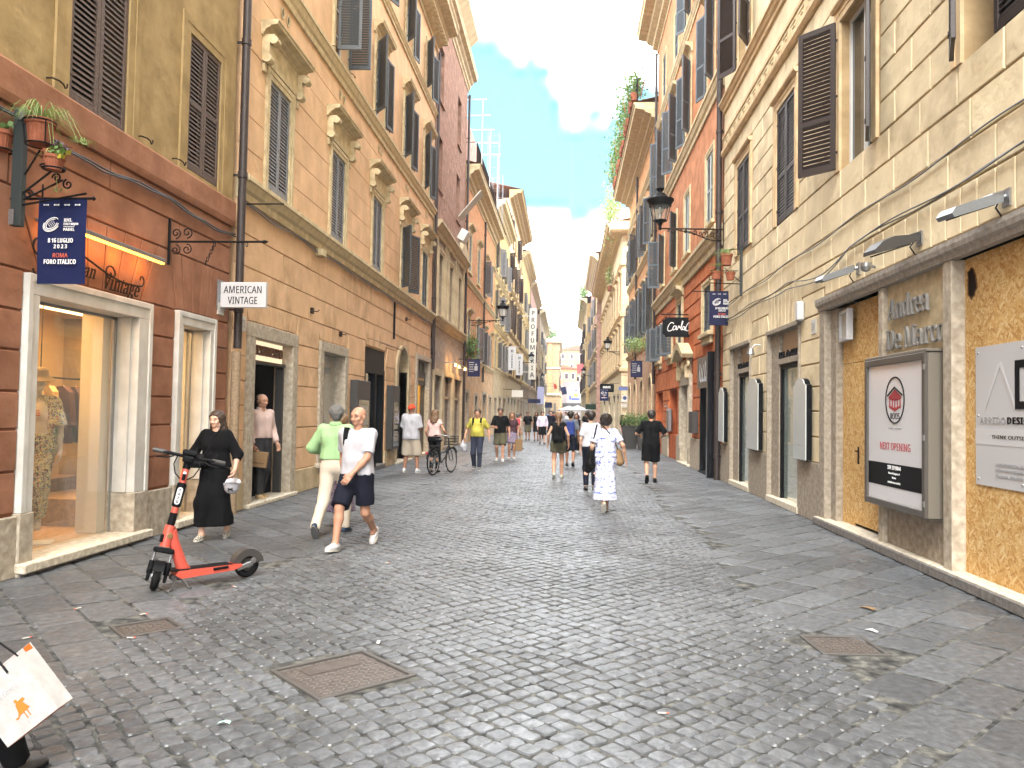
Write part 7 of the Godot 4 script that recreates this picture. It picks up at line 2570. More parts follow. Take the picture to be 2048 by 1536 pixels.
	skin(body,hd + [
		[H.call(0,1.632,0.082),H.call(0,1.598,0.100),0.010 * s,0.014 * s],
		[H.call(-0.014,1.594,0.088),H.call(0.014,1.594,0.088),0.010 * s,0.010 * s],
		[H.call(-0.036,1.652,0.070),H.call(0.036,1.652,0.070),0.015 * s,0.015 * s],
		[H.call(-0.045,1.605,0.050),H.call(-0.036,1.595,0.058),0.022 * s,0.018 * s],
		[H.call(0.045,1.605,0.050),H.call(0.036,1.595,0.058),0.022 * s,0.018 * s],
		[H.call(-0.083,1.625,-0.012),H.call(-0.080,1.598,-0.006),0.016 * s,0.010 * s],
		[H.call(0.083,1.625,-0.012),H.call(0.080,1.598,-0.006),0.016 * s,0.010 * s]],clampf(res * 0.42,0.0055,0.011),0.014)
	part(o,"body",body,sk)
	if not sp.get("away",false):
		var ey := MB.new()
		for m in [-1.0,1.0]: ey.lathe([U(0,-0.011 * s),U(0.010 * s,-0.005 * s),U(0.010 * s,0.004 * s),U(0,0.010 * s)],H.call(m * 0.032,1.632,0.066),8)
		part(o,"eye",ey,M.offwhite)
		ey = MB.new()
		for m in [-1.0,1.0]:
			ey.box(H.call(m * 0.032,1.632,0.0765),V(0.009,0.009,0.004) * s,turn)
			ey.box(H.call(m * 0.033,1.657,0.083),V(0.030,0.006,0.008) * s,turn)
		part(o,"iris",ey,M.print_black)
		var lp := MB.new()
		skin(lp,[[H.call(-0.018,1.5675,0.0745),H.call(0.018,1.5675,0.0745),0.0065 * s,0.0065 * s]],0.004,0.004)
		part(o,"lips",lp,mat(sp.get("skin",lin(0.42,0.22,0.14)) * Color(0.95,0.72,0.70),0.5))
	var tp: Array = sp.get("top",[])      # [material,sleeve 0..1,hem height,ease,wrinkle]
	if tp.size():
		var e: float = tp[3]
		var hem: Vector3 = B.call(0,tp[2],0)
		var ps: Array = torso.call(e)
		for m in [-1.0,1.0]: ps.append([B.call(m * 0.078,tp[2] - 0.03,-0.004),B.call(m * 0.06,1.12,0.0),(0.112 + e) * s,(0.100 + e) * s])
		ps.append([hem,V(0,-1,0)])
		for q in [[sL,eL,wL],[sR,eR,wR]]:
			if tp[1] > 0.55:
				ps.append([q[0],q[1],(0.056 + e * 0.8) * s,(0.048 + e) * s])
				var en: Vector3 = q[1].lerp(q[2],(tp[1] - 0.5) * 2.0)
				ps.append([q[1],en,(0.048 + e) * s,(0.036 + e) * s,en - (q[2] - q[1]).normalized() * 0.01,(q[2] - q[1]).normalized()])
			elif tp[1] > 0.0:
				var en: Vector3 = q[0].lerp(q[1],tp[1] * 2.0)
				ps.append([q[0],en,(0.053 + e * 0.5) * s,(0.056 + e * 0.8) * s,en - (q[1] - q[0]).normalized() * 0.012,(q[1] - q[0]).normalized()])
		var mb := MB.new()
		skin(mb,ps,res,0.035,tp[4] * 0.6,6.0,3)
		part(o,"top",mb,tp[0])
		if sp.has("collar"):
			mb = MB.new()
			skin(mb,[[B.call(-0.03,1.495,-0.02),B.call(0.03,1.495,-0.02),0.058 * s,0.058 * s,B.call(0,1.525,0.0),V(0,1,0.25)]],res,0.02)
			part(o,"collar",mb,sp.collar)
	var lw: Array = sp.get("low",[])      # [kind,material,hem,ease,wrinkle]
	if lw.size():
		var e: float = lw[3]
		var wst: Vector3 = B.call(0,1.07,0)
		var ps := []
		for m in [-1.0,1.0]: ps.append([B.call(m * 0.062,0.93,-0.010),B.call(m * 0.054,1.07,0.0),(0.122 if fem else 0.114) * s + e,0.104 * s + e,wst,V(0,1,0)])
		var hem: float = lw[2] * s
		if lw[0] == "legs":
			for q in [[hL,kL,aL],[hR,kR,aR]]:
				if hem > 0.40 * s:
					var t := clampf((q[0].y - hem) / maxf(q[0].y - q[1].y,0.01),0.0,1.25)
					var en: Vector3 = q[0] + (q[1] - q[0]) * t
					ps.append([q[0],en,0.098 * s + e,0.082 * s + e * 1.7,en,(q[1] - q[0]).normalized()])
				else:
					var en: Vector3 = q[1].lerp(q[2],clampf((q[1].y - hem) / maxf(q[1].y - q[2].y,0.01),0.1,1.1))
					ps.append([q[0],q[1],0.095 * s + e,0.064 * s + e])
					ps.append([q[1],en,0.064 * s + e,0.050 * s + e,en,(q[2] - q[1]).normalized()])
		else:
			var mid := (aL + aR) * 0.5
			mid.y = hem
			var fl: float = lw[5] * s
			ps.append([B.call(0,1.0,-0.005),V(mid.x,hem - 0.02,mid.z * 0.9),0.135 * s,fl,null,Vector3.ZERO,1.12])
			for q in [[hL,kL,aL],[hR,kR,aR]]:
				var en: Vector3 = q[1].lerp(q[2],clampf((q[1].y - hem) / maxf(q[1].y - q[2].y,0.01),0.0,1.0))
				ps.append([q[0],q[1],0.105 * s,0.10 * s])
				ps.append([q[1],en,0.10 * s,0.10 * s])
			ps.append([mid,V(0,-1,0)])
		var mb := MB.new()
		skin(mb,ps,res,0.04,lw[4] * 0.6,6.0,5)
		part(o,{"legs": "trousers"}.get(lw[0],"skirt"),mb,lw[1])
	var sh: Array = sp.get("shoes",[M.darkgrey,M.black])
	for q in [[aL,sp.get("toeL",0.0),1.0],[aR,sp.get("toeR",0.0),-1.0]]:
		var r := Basis(Vector3.UP,q[2] * 0.12) * Basis(Vector3.RIGHT,deg_to_rad(q[1]))
		var a: Vector3 = q[0]
		var ss := s * (0.90 if fem else 1.0)
		var S := func(x: float,y: float,z: float) -> Vector3: return a + r * (V(x,y,z) * ss)
		var base: Vector3 = S.call(0,-0.066,0)
		var dn := -r.y
		var mb := MB.new()
		var hr := clampf(res * 0.5,0.007,0.012)
		skin(mb,[[S.call(0,-0.03,-0.045),S.call(0,-0.035,0.03),0.040 * ss,0.042 * ss,base,dn],[S.call(0,-0.03,0.03),S.call(0.0,-0.055,0.145),0.044 * ss,0.034 * ss,base,dn],[S.call(0,0.0,-0.01),S.call(0,-0.02,0.0),0.042 * ss,0.04 * ss,base,dn]],hr,0.02)
		var shoe := part(o,"shoe",mb,sh[0])
		mb = MB.new()
		var pts := PackedVector2Array()
		for k in 20:
			var t := TAU * k / 20
			pts.append(U(sin(t) * (0.047 + 0.006 * cos(t)) * ss,(0.048 + cos(t) * 0.140) * ss))
		mb.extrude(pts,S.call(0,-0.0795,0),r.x,r.z,r.y * 0.021 * ss)
		part(shoe,"sole",mb,sh[1])
	var ha: Array = sp.get("hair",[])     # [kind,material]
	if ha.size():
		var ps := []
		var kind: String = ha[0]
		var fc: Vector3 = H.call(0,1.675,0.062)
		var fn: Vector3 = turn * V(0,-0.42,0.90)
		if kind == "rim": fc = H.call(0,1.668,-0.02); fn = turn * V(0,0.55,0.75)
		if kind == "cap":
			fc = H.call(0,1.655,0); fn = turn * V(0,-1,0.0)
		ps.append([H.call(0,1.662,-0.018),H.call(0,1.655,-0.008),0.102 * s,0.095 * s,fc,fn])
		if kind != "cap": ps.append([H.call(0,1.63,-0.045),H.call(0,1.59,-0.042),0.072 * s,0.062 * s,fc,fn])
		if kind == "long" or kind == "tail":
			var ln: float = ha[2] if ha.size() > 2 else 1.33
			if kind == "long":
				for m in [-1.0,1.0]:
					ps.append([H.call(m * 0.055,1.64,-0.035),H.call(m * 0.07,1.50,-0.055),0.055 * s,0.055 * s])
					ps.append([H.call(m * 0.07,1.50,-0.055),B.call(m * 0.07,ln,-0.09),0.055 * s,0.035 * s])
			ps.append([H.call(0,1.60,-0.07),B.call(0,ln,-0.125),0.06 * s if kind == "long" else 0.04 * s,0.045 * s if kind == "long" else 0.025 * s])
		if kind == "bun":
			ps.append([H.call(0,1.70,-0.075),H.call(0,1.69,-0.09),0.055 * s,0.05 * s])
			for m in [-1.0,1.0]: ps.append([H.call(m * 0.05,1.64,-0.03),H.call(m * 0.055,1.60,-0.05),0.055 * s,0.045 * s])
		if kind == "cap":
			ps.append([H.call(0,1.668,-0.09),H.call(0,1.650,-0.150),0.05 * s,0.045 * s,H.call(0,1.672,0),turn * V(0,1,0.0)])
		var mb := MB.new()
		skin(mb,ps,clampf(res * 0.5,0.007,0.014),0.025,0.010 if kind != "cap" else 0.002,30.0,8)
		part(o,"hair" if kind != "cap" else "cap",mb,ha[1])
	if sp.has("pack"):
		var mb := MB.new()
		skin(mb,[[B.call(-0.07,1.05,-0.19),B.call(-0.06,1.36,-0.16),0.085 * s,0.07 * s],[B.call(0.07,1.05,-0.19),B.call(0.06,1.36,-0.16),0.085 * s,0.07 * s],[B.call(-0.05,1.05,-0.25),B.call(0.05,1.05,-0.25),0.07 * s,0.07 * s]],res * 0.8,0.03,0.008,14.0,4)
		var bp := part(o,"backpack",mb,sp.pack)
		for m in ([-1.0,1.0] if not sp.has("one_strap") else [sp.one_strap]):
			mb = MB.new()
			var pts := []
			for k in 9:
				var t := k / 8.0
				pts.append(B.call(m * (0.085 + 0.03 * sin(t * PI)),1.40 + 0.095 * sin(t * PI * 0.9) - 0.33 * maxf(t - 0.5,0.0) * 2.0,-0.15 + 0.27 * sin(minf(t,0.75) * PI * 0.62) * (1.0 if t < 0.8 else 0.95)))
			for k in 8:
				var a: Vector3 = pts[k]; var b: Vector3 = pts[k + 1]
				var c := (a + b) * 0.5
				var zd := (b - a).normalized()
				var xd := Vector3.RIGHT
				var yd := zd.cross(xd).normalized()
				mb.box(c,V(0.055 * s,0.012,(b - a).length() + 0.01),Basis(xd,yd,zd))
			part(bp,"strap",mb,sp.pack)
	frames[label] = {"wL": o.transform * wL,"wR": o.transform * wR,"B": B}
	return o
func cloth(c: Color,tex: Texture2D = null,sc := 1.0) -> StandardMaterial3D:
	var m := mat(c,0.9,0.0,tex,sc,M.tex.grain,0.5,false)
	if tex == null: m.uv1_scale = Vector3.ONE * 3.0
	return m
func soft_thing(called: String,label: String,category: String,at: Transform3D,prims: Array,h: float,m: Material,wrinkle := 0.004) -> Node3D:
	var o := thing(called,label,category,at)
	var mb := MB.new()
	skin(mb,prims,h,0.02,wrinkle,16.0,9)
	part(o,"body",mb,m)
	return o
func wheel(parent: Node,c: Vector3,bs: Basis,r: float,tr: float,spokes: int,hub: Material,tyre: Material,rim_m: Material) -> void:
	var t := MB.new()
	var ring := []
	for k in 36: ring.append(c + bs * V(cos(TAU * k / 36) * (r - tr),sin(TAU * k / 36) * (r - tr),0))
	t.tube(ring,tr,8,true)
	var w := part(parent,"wheel",t,tyre)
	t = MB.new()
	var r2 := []
	for k in 36: r2.append(c + bs * V(cos(TAU * k / 36) * (r - tr * 2.05),sin(TAU * k / 36) * (r - tr * 2.05),0))
	t.tube(r2,tr * 0.45,6,true)
	if spokes == 0:
		t.lathe([U(0,-tr * 0.7),U(r - tr * 1.6,-tr * 0.5),U(r - tr * 1.6,tr * 0.5),U(0,tr * 0.7)],c,24,bs * Basis(Vector3.RIGHT,PI * 0.5))
	else:
		for k in spokes:
			var a := TAU * k / spokes
			t.tube([c + bs * V(0.02 * cos(a + 1.2),0.02 * sin(a + 1.2),0.02 if k % 2 else -0.02),c + bs * V(cos(a) * (r - tr * 2.0),sin(a) * (r - tr * 2.0),0)],0.0014,4)
	part(w,"rim",t,rim_m)
	t = MB.new()
	t.tube([c - bs.z * 0.045,c + bs.z * 0.045],0.028 if spokes == 0 else 0.02,12)
	part(w,"hub",t,hub)
func scooter() -> void:
	var at := V(-3.62,0,-6.72)
	var dir := V(0.66,0,-0.75).normalized()
	var o := thing("electric_scooter","coral red electric kick scooter on its stand, front wheel turned","scooter",Transform3D(Basis(dir,Vector3.UP,dir.cross(Vector3.UP)) ,at))
	var red := mat(lin(0.56,0.085,0.055),0.35)
	red.clearcoat_enabled = true
	red.clearcoat = 0.4
	var tyre := mat(lin(0.014,0.014,0.015),0.75,0.0,M.tex.speck,6.0)
	var q := MB.new()
	q.extrude(PackedVector2Array([U(0.17,0.085),U(0.66,0.100),U(0.74,0.125),U(0.74,0.150),U(0.60,0.155),U(0.14,0.160),U(0.12,0.12)]),V(0,0,-0.075),Vector3.RIGHT,Vector3.UP,V(0,0,0.15))
	part(o,"deck",q,red)
	q = MB.new()
	q.box(V(0.40,0.160,0),V(0.50,0.008,0.135),Basis(Vector3.BACK,-0.012),0.002)
	q.box(V(0.16,0.1635,0),V(0.16,0.012,0.152),Basis(Vector3.BACK,-0.012),0.002)
	part(o,"deck_mat",q,M.black)
	q = MB.new()
	q.tube([V(0.46,0.135,0.079),V(0.60,0.140,0.079)],0.012,8)
	part(o,"side_handle",q,M.black)
	var st := V(0.235,0.972,0.0)
	var hp := V(0.045,0.40,0)
	q = MB.new()
	q.tube([V(0.235,0.12,0),V(0.19,0.20,0),V(0.115,0.42,0),V(0.10,0.52,0)],[0.058,0.055,0.047,0.042],12)
	q.tube([hp + st * -0.02,hp + st * 0.17],0.047,14)
	part(o,"neck",q,red)
	q = MB.new()
	q.box(hp + st * 0.06 + V(-0.048,0,0.0),V(0.02,0.07,0.045),Basis(Vector3.BACK,-0.24),0.004)
	part(o,"lamp",q,M.black)
	q = MB.new()
	q.lathe([U(0.028,0),U(0.024,0.006),U(0,0.007)],hp + st * 0.08 + V(0.0,0,0.046),14,Basis(Vector3.RIGHT,PI * 0.5))
	part(o,"badge",q,M.wood)
	wheel(o,V(0.82,0.125,0),BI,0.125,0.036,0,M.steel,tyre,M.darkgrey)
	q = MB.new()
	for k in 12:
		var a0 := lerpf(2.9,0.15,k / 12.0); var a1 := lerpf(2.9,0.15,(k + 1) / 12.0)
		var p0 := V(0.82 + cos(a0) * 0.155,0.125 + sin(a0) * 0.155,0); var p1 := V(0.82 + cos(a1) * 0.155,0.125 + sin(a1) * 0.155,0)
		var z := V(0,0,0.052)
		var i0 := (p0 - V(0.82,0.125,0)) * 0.55 + V(0.82,0.125,0); var i1 := (p1 - V(0.82,0.125,0)) * 0.55 + V(0.82,0.125,0)
		q.quad(p0 + z,p1 + z,p1 - z,p0 - z)
		q.quad(i0 + z,i1 + z,p1 + z,p0 + z)
		q.quad(p0 - z,p1 - z,i1 - z,i0 - z)
	part(o,"mudguard",q,M.darkgrey)
	q = MB.new()
	q.box(V(0.775,0.125,0.062),V(0.16,0.045,0.016),Basis(Vector3.BACK,0.25),0.006)
	q.box(V(0.775,0.125,-0.062),V(0.16,0.045,0.016),Basis(Vector3.BACK,0.25),0.006)
	part(o,"rear_fork",q,M.steel)
	q = MB.new()
	q.lathe([U(0.03,0),U(0.026,0.014),U(0,0.016)],V(0.86,0.165,0.058),12,Basis(Vector3.RIGHT,PI * 0.5))
	part(o,"reflector",q,M.steel)
	q = MB.new()
	q.box(V(0.15,0.095,0),V(0.10,0.05,0.10),BI,0.01)
	q.tube([V(0.13,0.09,0.05),V(0.10,0.06,0.09),V(0.06,0.012,0.14),V(0.04,0.008,0.15)],0.009,7)
	q.tube([V(0.17,0.09,0.05),V(0.20,0.05,0.10),V(0.21,0.012,0.135),V(0.235,0.008,0.14)],0.009,7)
	part(o,"stand",q,M.darkgrey)
	var rot := Basis(st.normalized(),deg_to_rad(66.0))
	var T := func(p: Vector3) -> Vector3: return hp + rot * (p - hp)
	var wc := V(-0.035,0.125,0)
	wheel(o,T.call(wc),rot,0.125,0.036,0,M.steel,tyre,M.darkgrey)
	q = MB.new()
	var cr: Vector3 = hp + st * -0.055
	q.box(T.call(cr),V(0.075,0.045,0.175),rot * Basis(Vector3.BACK,-0.24),0.01)
	for m in [-1.0,1.0]:
		q.tube([T.call(cr + st * -0.10 + V(0.0,0,m * 0.07)),T.call(wc + V(0.0,0.02,m * 0.07))],0.026,10)
		q.box(T.call(wc + V(0,0.01,m * 0.072)),V(0.06,0.11,0.03),rot * Basis(Vector3.BACK,-0.24),0.008)
	for k in 9:
		var a0 := lerpf(2.5,0.7,k / 9.0); var a1 := lerpf(2.5,0.7,(k + 1) / 9.0)
		q.quad(T.call(wc + V(cos(a0) * 0.142,sin(a0) * 0.142,0.046)),T.call(wc + V(cos(a1) * 0.142,sin(a1) * 0.142,0.046)),T.call(wc + V(cos(a1) * 0.142,sin(a1) * 0.142,-0.046)),T.call(wc + V(cos(a0) * 0.142,sin(a0) * 0.142,-0.046)))
	part(o,"front_fork",q,M.black)
	q = MB.new()
	for m in [-1.0,1.0]: q.tube([T.call(cr + V(0.0,0,m * 0.07)),T.call(cr + st * -0.11 + V(0.0,0,m * 0.07))],0.013,10)
	part(o,"fork_tube",q,M.steel)
	q = MB.new()
	q.tube([T.call(hp + st * 0.17),T.call(hp + st * 0.70)],0.030,14)
	part(o,"stem",q,red)
	q = MB.new()
	q.tube([T.call(hp + st * 0.175),T.call(hp + st * 0.285)],0.034,14)
	q.tube([T.call(hp + st * 0.335),T.call(hp + st * 0.35),T.call(hp + st * 0.55),T.call(hp + st * 0.565)],[0.028,0.041,0.041,0.028],14)
	q.tube([T.call(hp + st * 0.69),T.call(hp + st * 0.80)],0.034,12)
	q.box(T.call(hp + st * 0.62 + V(-0.028,0,0)),V(0.02,0.06,0.03),rot * Basis(Vector3.BACK,-0.24),0.004)
	part(o,"stem_sleeve",q,M.black)
	var fb := rot * Basis(Vector3.BACK,-0.24) * Basis(Vector3.UP,-PI * 0.5)
	q = MB.new()
	var pl := PackedVector2Array()
	for k in 9: pl.append(U(0,0.055) + U(cos(PI * k / 8.0),sin(PI * k / 8.0)) * 0.024)
	for k in 9: pl.append(U(0,-0.055) - U(cos(PI * k / 8.0),sin(PI * k / 8.0)) * 0.024)
	q.extrude(pl,T.call(hp + st * 0.45 + V(-0.038,0,0)),fb.x,fb.y,fb.z * 0.006)
	var lb := part(o,"badge",q,M.white)
	for k in 4:
		lettering(lb,["T","A","7","0"][k],T.call(hp + st * (0.45 + 0.052 - k * 0.035) + V(-0.0455,0,0)),0.024,M.print_black,0.02,"Droid Sans",700,0.002,"lettering",fb)
	q = MB.new()
	q.box(T.call(hp + st * 0.645 + V(-0.031,0,0)),V(0.008,0.05,0.03),rot * Basis(Vector3.BACK,-0.24),0.002)
	part(o,"sticker",q,M.print_palegrey)
	var top := hp + st * 0.80
	q = MB.new()
	q.tube([T.call(top + V(0.03,0.0,-0.30)),T.call(top + V(0,0.005,-0.18)),T.call(top),T.call(top + V(0,0.005,0.18)),T.call(top + V(0.03,0.0,0.30))],0.016,10)
	part(o,"handlebar",q,M.black)
	q = MB.new()
	for m in [-1.0,1.0]:
		q.tube([T.call(top + V(0.012,0.003,m * 0.20)),T.call(top + V(0.032,0.0,m * 0.315))],0.021,10)
	part(o,"grip",q,M.darkgrey)
	q = MB.new()
	for m in [-1.0,1.0]: q.lathe([U(0.016,0),U(0,0.004)],T.call(top + V(0.032,0.0,m * 0.316)),10,rot * Basis(Vector3.RIGHT,m * PI * 0.5))
	part(o,"bar_end",q,M.white)
	q = MB.new()
	for m in [-1.0,1.0]: q.tube([T.call(top + V(-0.01,-0.012,m * 0.13)),T.call(top + V(-0.045,-0.03,m * 0.18)),T.call(top + V(-0.045,-0.04,m * 0.27))],0.007,6)
	part(o,"brake_lever",q,M.iron)
	q = MB.new()
	q.box(T.call(top + V(0.0,0.035,0.0)),V(0.10,0.05,0.13),rot * Basis(Vector3.BACK,-0.35),0.012)
	q.box(T.call(top + V(-0.04,-0.01,0.0)),V(0.07,0.06,0.10),rot,0.012)
	part(o,"display",q,M.black)
	for m in [-1.0,1.0]:
		q = MB.new()
		q.tube([T.call(top + V(-0.02,-0.01,m * 0.10)),T.call(top + V(-0.08,-0.07,m * 0.11)),T.call(top + V(-0.08,-0.15,m * 0.08)),T.call(hp + st * 0.60 + V(-0.02,0,m * 0.03))],0.006,6)
		part(o,"cable",q,M.black)
func bicycle() -> void:
	var a := V(-3.36,0,-19.35)
	var b := V(-3.04,0,-20.40)
	var dir := (b - a).normalized()
	var o := thing("bicycle","black city bicycle with a front basket held by the woman in pink","bicycle",Transform3D(Basis(dir,Vector3.UP,dir.cross(Vector3.UP)),(a + b) * 0.5))
	var L := 0.53
	var r := 0.34
	var blk := mat(lin(0.012,0.013,0.016),0.3)
	for x in [-L,L]:
		wheel(o,V(x,r,0),BI,r,0.020,24,M.steel,M.black,M.steel)
		var g := MB.new()
		var pts := []
		for k in 13:
			var t := lerpf(0.1,2.9,k / 12.0) if x < 0 else lerpf(0.5,2.6,k / 12.0)
			pts.append(V(x + cos(t) * (r + 0.022),r + sin(t) * (r + 0.022),0))
		for k in 12:
			var z := V(0,0,0.026)
			g.quad(pts[k] + z,pts[k + 1] + z,pts[k + 1] - z,pts[k] - z)
		part(o,"mudguard",g,blk)
	var q := MB.new()
	var bb := V(-0.08,0.29,0)
	var seat := V(-0.22,0.84,0)
	var head := V(0.36,0.84,0)
	var hlow := V(0.40,0.66,0)
	q.tube([bb,seat],0.016,8)
	q.tube([bb,V(0.15,0.42,0),hlow],0.019,8)
	q.tube([V(-0.16,0.55,0),V(0.12,0.56,0),V(0.385,0.74,0)],0.016,8)
	q.tube([hlow,head + V(-0.02,0.10,0)],0.021,8)
	for m in [-1.0,1.0]:
		q.tube([bb,V(-L,r,m * 0.05)],0.010,6)
		q.tube([V(-0.19,0.72,0),V(-L,r,m * 0.05)],0.009,6)
		q.tube([hlow,V(0.43,0.60,m * 0.045),V(L,r,m * 0.05)],0.012,6)
	part(o,"frame",q,blk)
	q = MB.new()
	q.lathe([U(0.0,-0.02),U(0.09,-0.015),U(0.10,0.01),U(0.05,0.04),U(0.0,0.045)],V(-0.26,0.88,0),14,Basis.from_scale(V(1.35,1,0.9)))
	q.tube([V(-0.2,0.87,0),V(-0.06,0.89,0)],[0.05,0.022],8)
	part(o,"saddle",q,M.black)
	q = MB.new()
	q.tube([V(0.12,0.98,-0.30),V(0.26,1.0,-0.24),V(0.36,0.98,-0.06),V(0.36,0.98,0.06),V(0.26,1.0,0.24),V(0.12,0.98,0.30)],0.012,8)
	q.tube([V(0.34,0.9,0),V(0.36,0.98,0)],0.014,8)
	part(o,"handlebar",q,M.steel)
	q = MB.new()
	for m in [-1.0,1.0]: q.tube([V(0.11,0.98,m * 0.305),V(0.20,0.99,m * 0.27)],0.018,8)
	part(o,"grip",q,M.black)
	q = MB.new()
	for y in [0.74,0.82,0.90,0.97]:
		var e: float = 0.85 + (y - 0.74) * 0.65
		q.tube([V(0.44,y,-0.15 * e),V(0.44 + 0.28 * e,y,-0.13 * e),V(0.44 + 0.28 * e,y,0.13 * e),V(0.44,y,0.15 * e)],0.006,5,true)
	for k in 9:
		var t := (k - 4) * 0.032
		for x in [0.44,0.70]: q.tube([V(x if x < 0.5 else 0.68,0.74,t * 0.85),V(x if x < 0.5 else 0.72,0.97,t)],0.004,4)
	part(o,"basket",q,M.iron)
	q = MB.new()
	q.lathe([U(0.075,-0.004),U(0.085,0.0),U(0.075,0.004)],bb + V(0,0,0.04),20,Basis(Vector3.RIGHT,PI * 0.5))
	q.tube([bb + V(0,0,0.05),bb + V(0.10,-0.13,0.06),bb + V(0.10,-0.13,0.13)],0.009,6)
	q.tube([bb + V(0,0,-0.05),bb + V(-0.10,0.13,-0.06),bb + V(-0.10,0.13,-0.13)],0.009,6)
	part(o,"crank",q,M.steel)
	q = MB.new()
	q.box(V(-0.50,0.74,0),V(0.36,0.02,0.13),BI,0.005)
	for m in [-1.0,1.0]: q.tube([V(-0.56,0.73,m * 0.06),V(-L,r,m * 0.06)],0.006,5)
	part(o,"carrier",q,blk)
	q = MB.new()
	q.box(V(-0.90,0.58,0),V(0.02,0.06,0.07),BI,0.005)
	part(o,"rear_lamp",q,M.print_red)
func people() -> void:
	var navy := cloth(lin(0.010,0.011,0.020))
	var black := cloth(lin(0.006,0.006,0.007))
	var white := cloth(lin(0.40,0.40,0.435))
	var beige := cloth(lin(0.42,0.36,0.29))
	var olive := cloth(lin(0.085,0.08,0.05))
	var tan := lin(0.44,0.235,0.15)
	var pale := lin(0.56,0.34,0.25)
	var brown := lin(0.30,0.15,0.09)
	var hair_d := mat(lin(0.022,0.014,0.010),0.5,0.0,M.tex.speck,6.0,M.tex.grain,1.0,false)
	var hair_b := mat(lin(0.06,0.032,0.018),0.5,0.0,M.tex.speck,6.0,M.tex.grain,1.0,false)
	var hair_l := mat(lin(0.20,0.11,0.055),0.5,0.0,M.tex.speck,6.0,M.tex.grain,1.0,false)
	var grey_h := mat(lin(0.17,0.165,0.16),0.6,0.0,M.tex.speck,6.0,M.tex.grain,1.0,false)
	var tee_shoes := [mat(lin(0.52,0.52,0.53),0.5),M.offwhite]
	var blue_floral := stamped(512,Color(0.80,0.80,0.84),[Color(0.30,0.36,0.62),Color(0.42,0.48,0.72),Color(0.36,0.42,0.66),Color(0.55,0.60,0.78)],170,34.0,17.0,21,1.0)
	var ditsy := stamped(512,Color(0.78,0.74,0.58),[Color(0.16,0.15,0.16),Color(0.62,0.30,0.28),Color(0.45,0.55,0.58),Color(0.86,0.80,0.48),Color(0.30,0.36,0.38),Color(0.80,0.74,0.66)],900,26.0,17.0,22,1.0)
	var purple := stamped(512,Color(0.52,0.48,0.56),[Color(0.34,0.29,0.38),Color(0.70,0.66,0.70),Color(0.42,0.37,0.46)],700,26.0,14.0,23,1.0)
	var check := Image.create(64,64,false,Image.FORMAT_RGBA8)
	check.fill(Color(0.85,0.83,0.78))
	for k in 4:
		for j in 4:
			if (k + j) % 2: check.fill_rect(Rect2i(k * 16,j * 16,16,16),Color(0.10,0.09,0.09))
	var chk := cloth(Color.WHITE,ImageTexture.create_from_image(check),14.0)
	var jeans := cloth(lin(0.03,0.035,0.055))
	var p1 := "person in a long black dress holding a white cap, beside the red scooter"
	var n := person(p1,V(-4.36,0,-9.35),2.0,{"h": 1.61,"f": true,"res": 0.015,"skin": pale,"ankL": V(0.10,0.12,-0.22),"ankR": V(-0.10,0.08,0.14),"toeL": 22.0,
		"handL": V(0.17,-0.46,0.14),"handR": V(-0.10,-0.33,0.24),"curlL": 0.8,"look": -12.0,"top": [black,0.72,0.98,0.020,0.014],"low": ["skirt",black,0.19,0.0,0.022,0.245],"shoes": [chk,M.offwhite],"hair": ["long",hair_b,1.34],"belly": 0.10})
	var w: Vector3 = frames[p1].wL
	var cap := thing("baseball_cap","white peaked cap hanging from the hand of the woman in black","cap",Transform3D(Basis(Vector3.UP,0.2),w + V(-0.02,-0.19,0.03)))
	var q := MB.new()
	q.lathe([U(0.015,-0.10),U(0.055,-0.085),U(0.08,-0.05),U(0.092,0.01),U(0.098,0.03),U(0.088,0.025),U(0.07,-0.05)],Vector3.ZERO,20,Basis.from_scale(V(1.05,1,0.85)))
	part(cap,"crown",q,white)
	q = MB.new()
	q.extrude(PackedVector2Array([U(-0.095,0),U(-0.075,0.055),U(-0.02,0.075),U(0.04,0.07),U(0.085,0.045),U(0.098,0)]),V(0,0.03,-0.05),Vector3.RIGHT,V(0,0.75,-0.66),V(0,0.004,0.005))
	part(cap,"peak",q,white)
	q = MB.new()
	q.tube([V(-0.028,-0.02,0.080),V(-0.018,-0.032,0.080),V(0.018,-0.032,0.080),V(0.028,-0.02,0.080)],0.006,5)
	q.tube([V(-0.028,-0.055,0.074),V(-0.018,-0.040,0.078),V(0.018,-0.040,0.078),V(0.028,-0.055,0.074)],0.006,5)
	part(cap,"emblem",q,M.print_black)
	var hb := soft_thing("handbag","small black crossbody bag worn by the woman in black","handbag",Transform3D(Basis(Vector3.UP,0.1),V(-4.50,0.98,-9.12)),[[V(-0.075,-0.03,0),V(0.075,-0.03,0),0.055,0.055],[V(-0.075,0.04,0),V(0.075,0.04,0),0.05,0.05]],0.011,M.black,0.002)
	q = MB.new()
	q.tube([V(0.10,0.05,0),V(0.20,0.28,0.02),V(0.30,0.45,-0.08)],0.008,6)
	part(hb,"strap",q,M.black)
	var p2 := "person in a pale pink shirt standing in the coffee shop doorway with a carton"
	person(p2,V(-5.28,0.065,-13.05),62.0,{"h": 1.83,"res": 0.018,"skin": tan,"ankL": V(0.09,0.08,-0.10),"ankR": V(-0.10,0.08,0.10),"handR": V(-0.06,-0.52,0.10),"handL": V(0.06,-0.50,0.12),"curlR": 1.0,"top": [cloth(lin(0.56,0.42,0.38)),0.96,1.02,0.014,0.012],"collar": cloth(lin(0.56,0.42,0.38)),"low": ["legs",cloth(lin(0.035,0.035,0.038)),0.09,0.006,0.012],"shoes": [mat(lin(0.36,0.25,0.13),0.7),M.offwhite],"hair": ["rim",hair_b]})
	w = frames[p2].wR
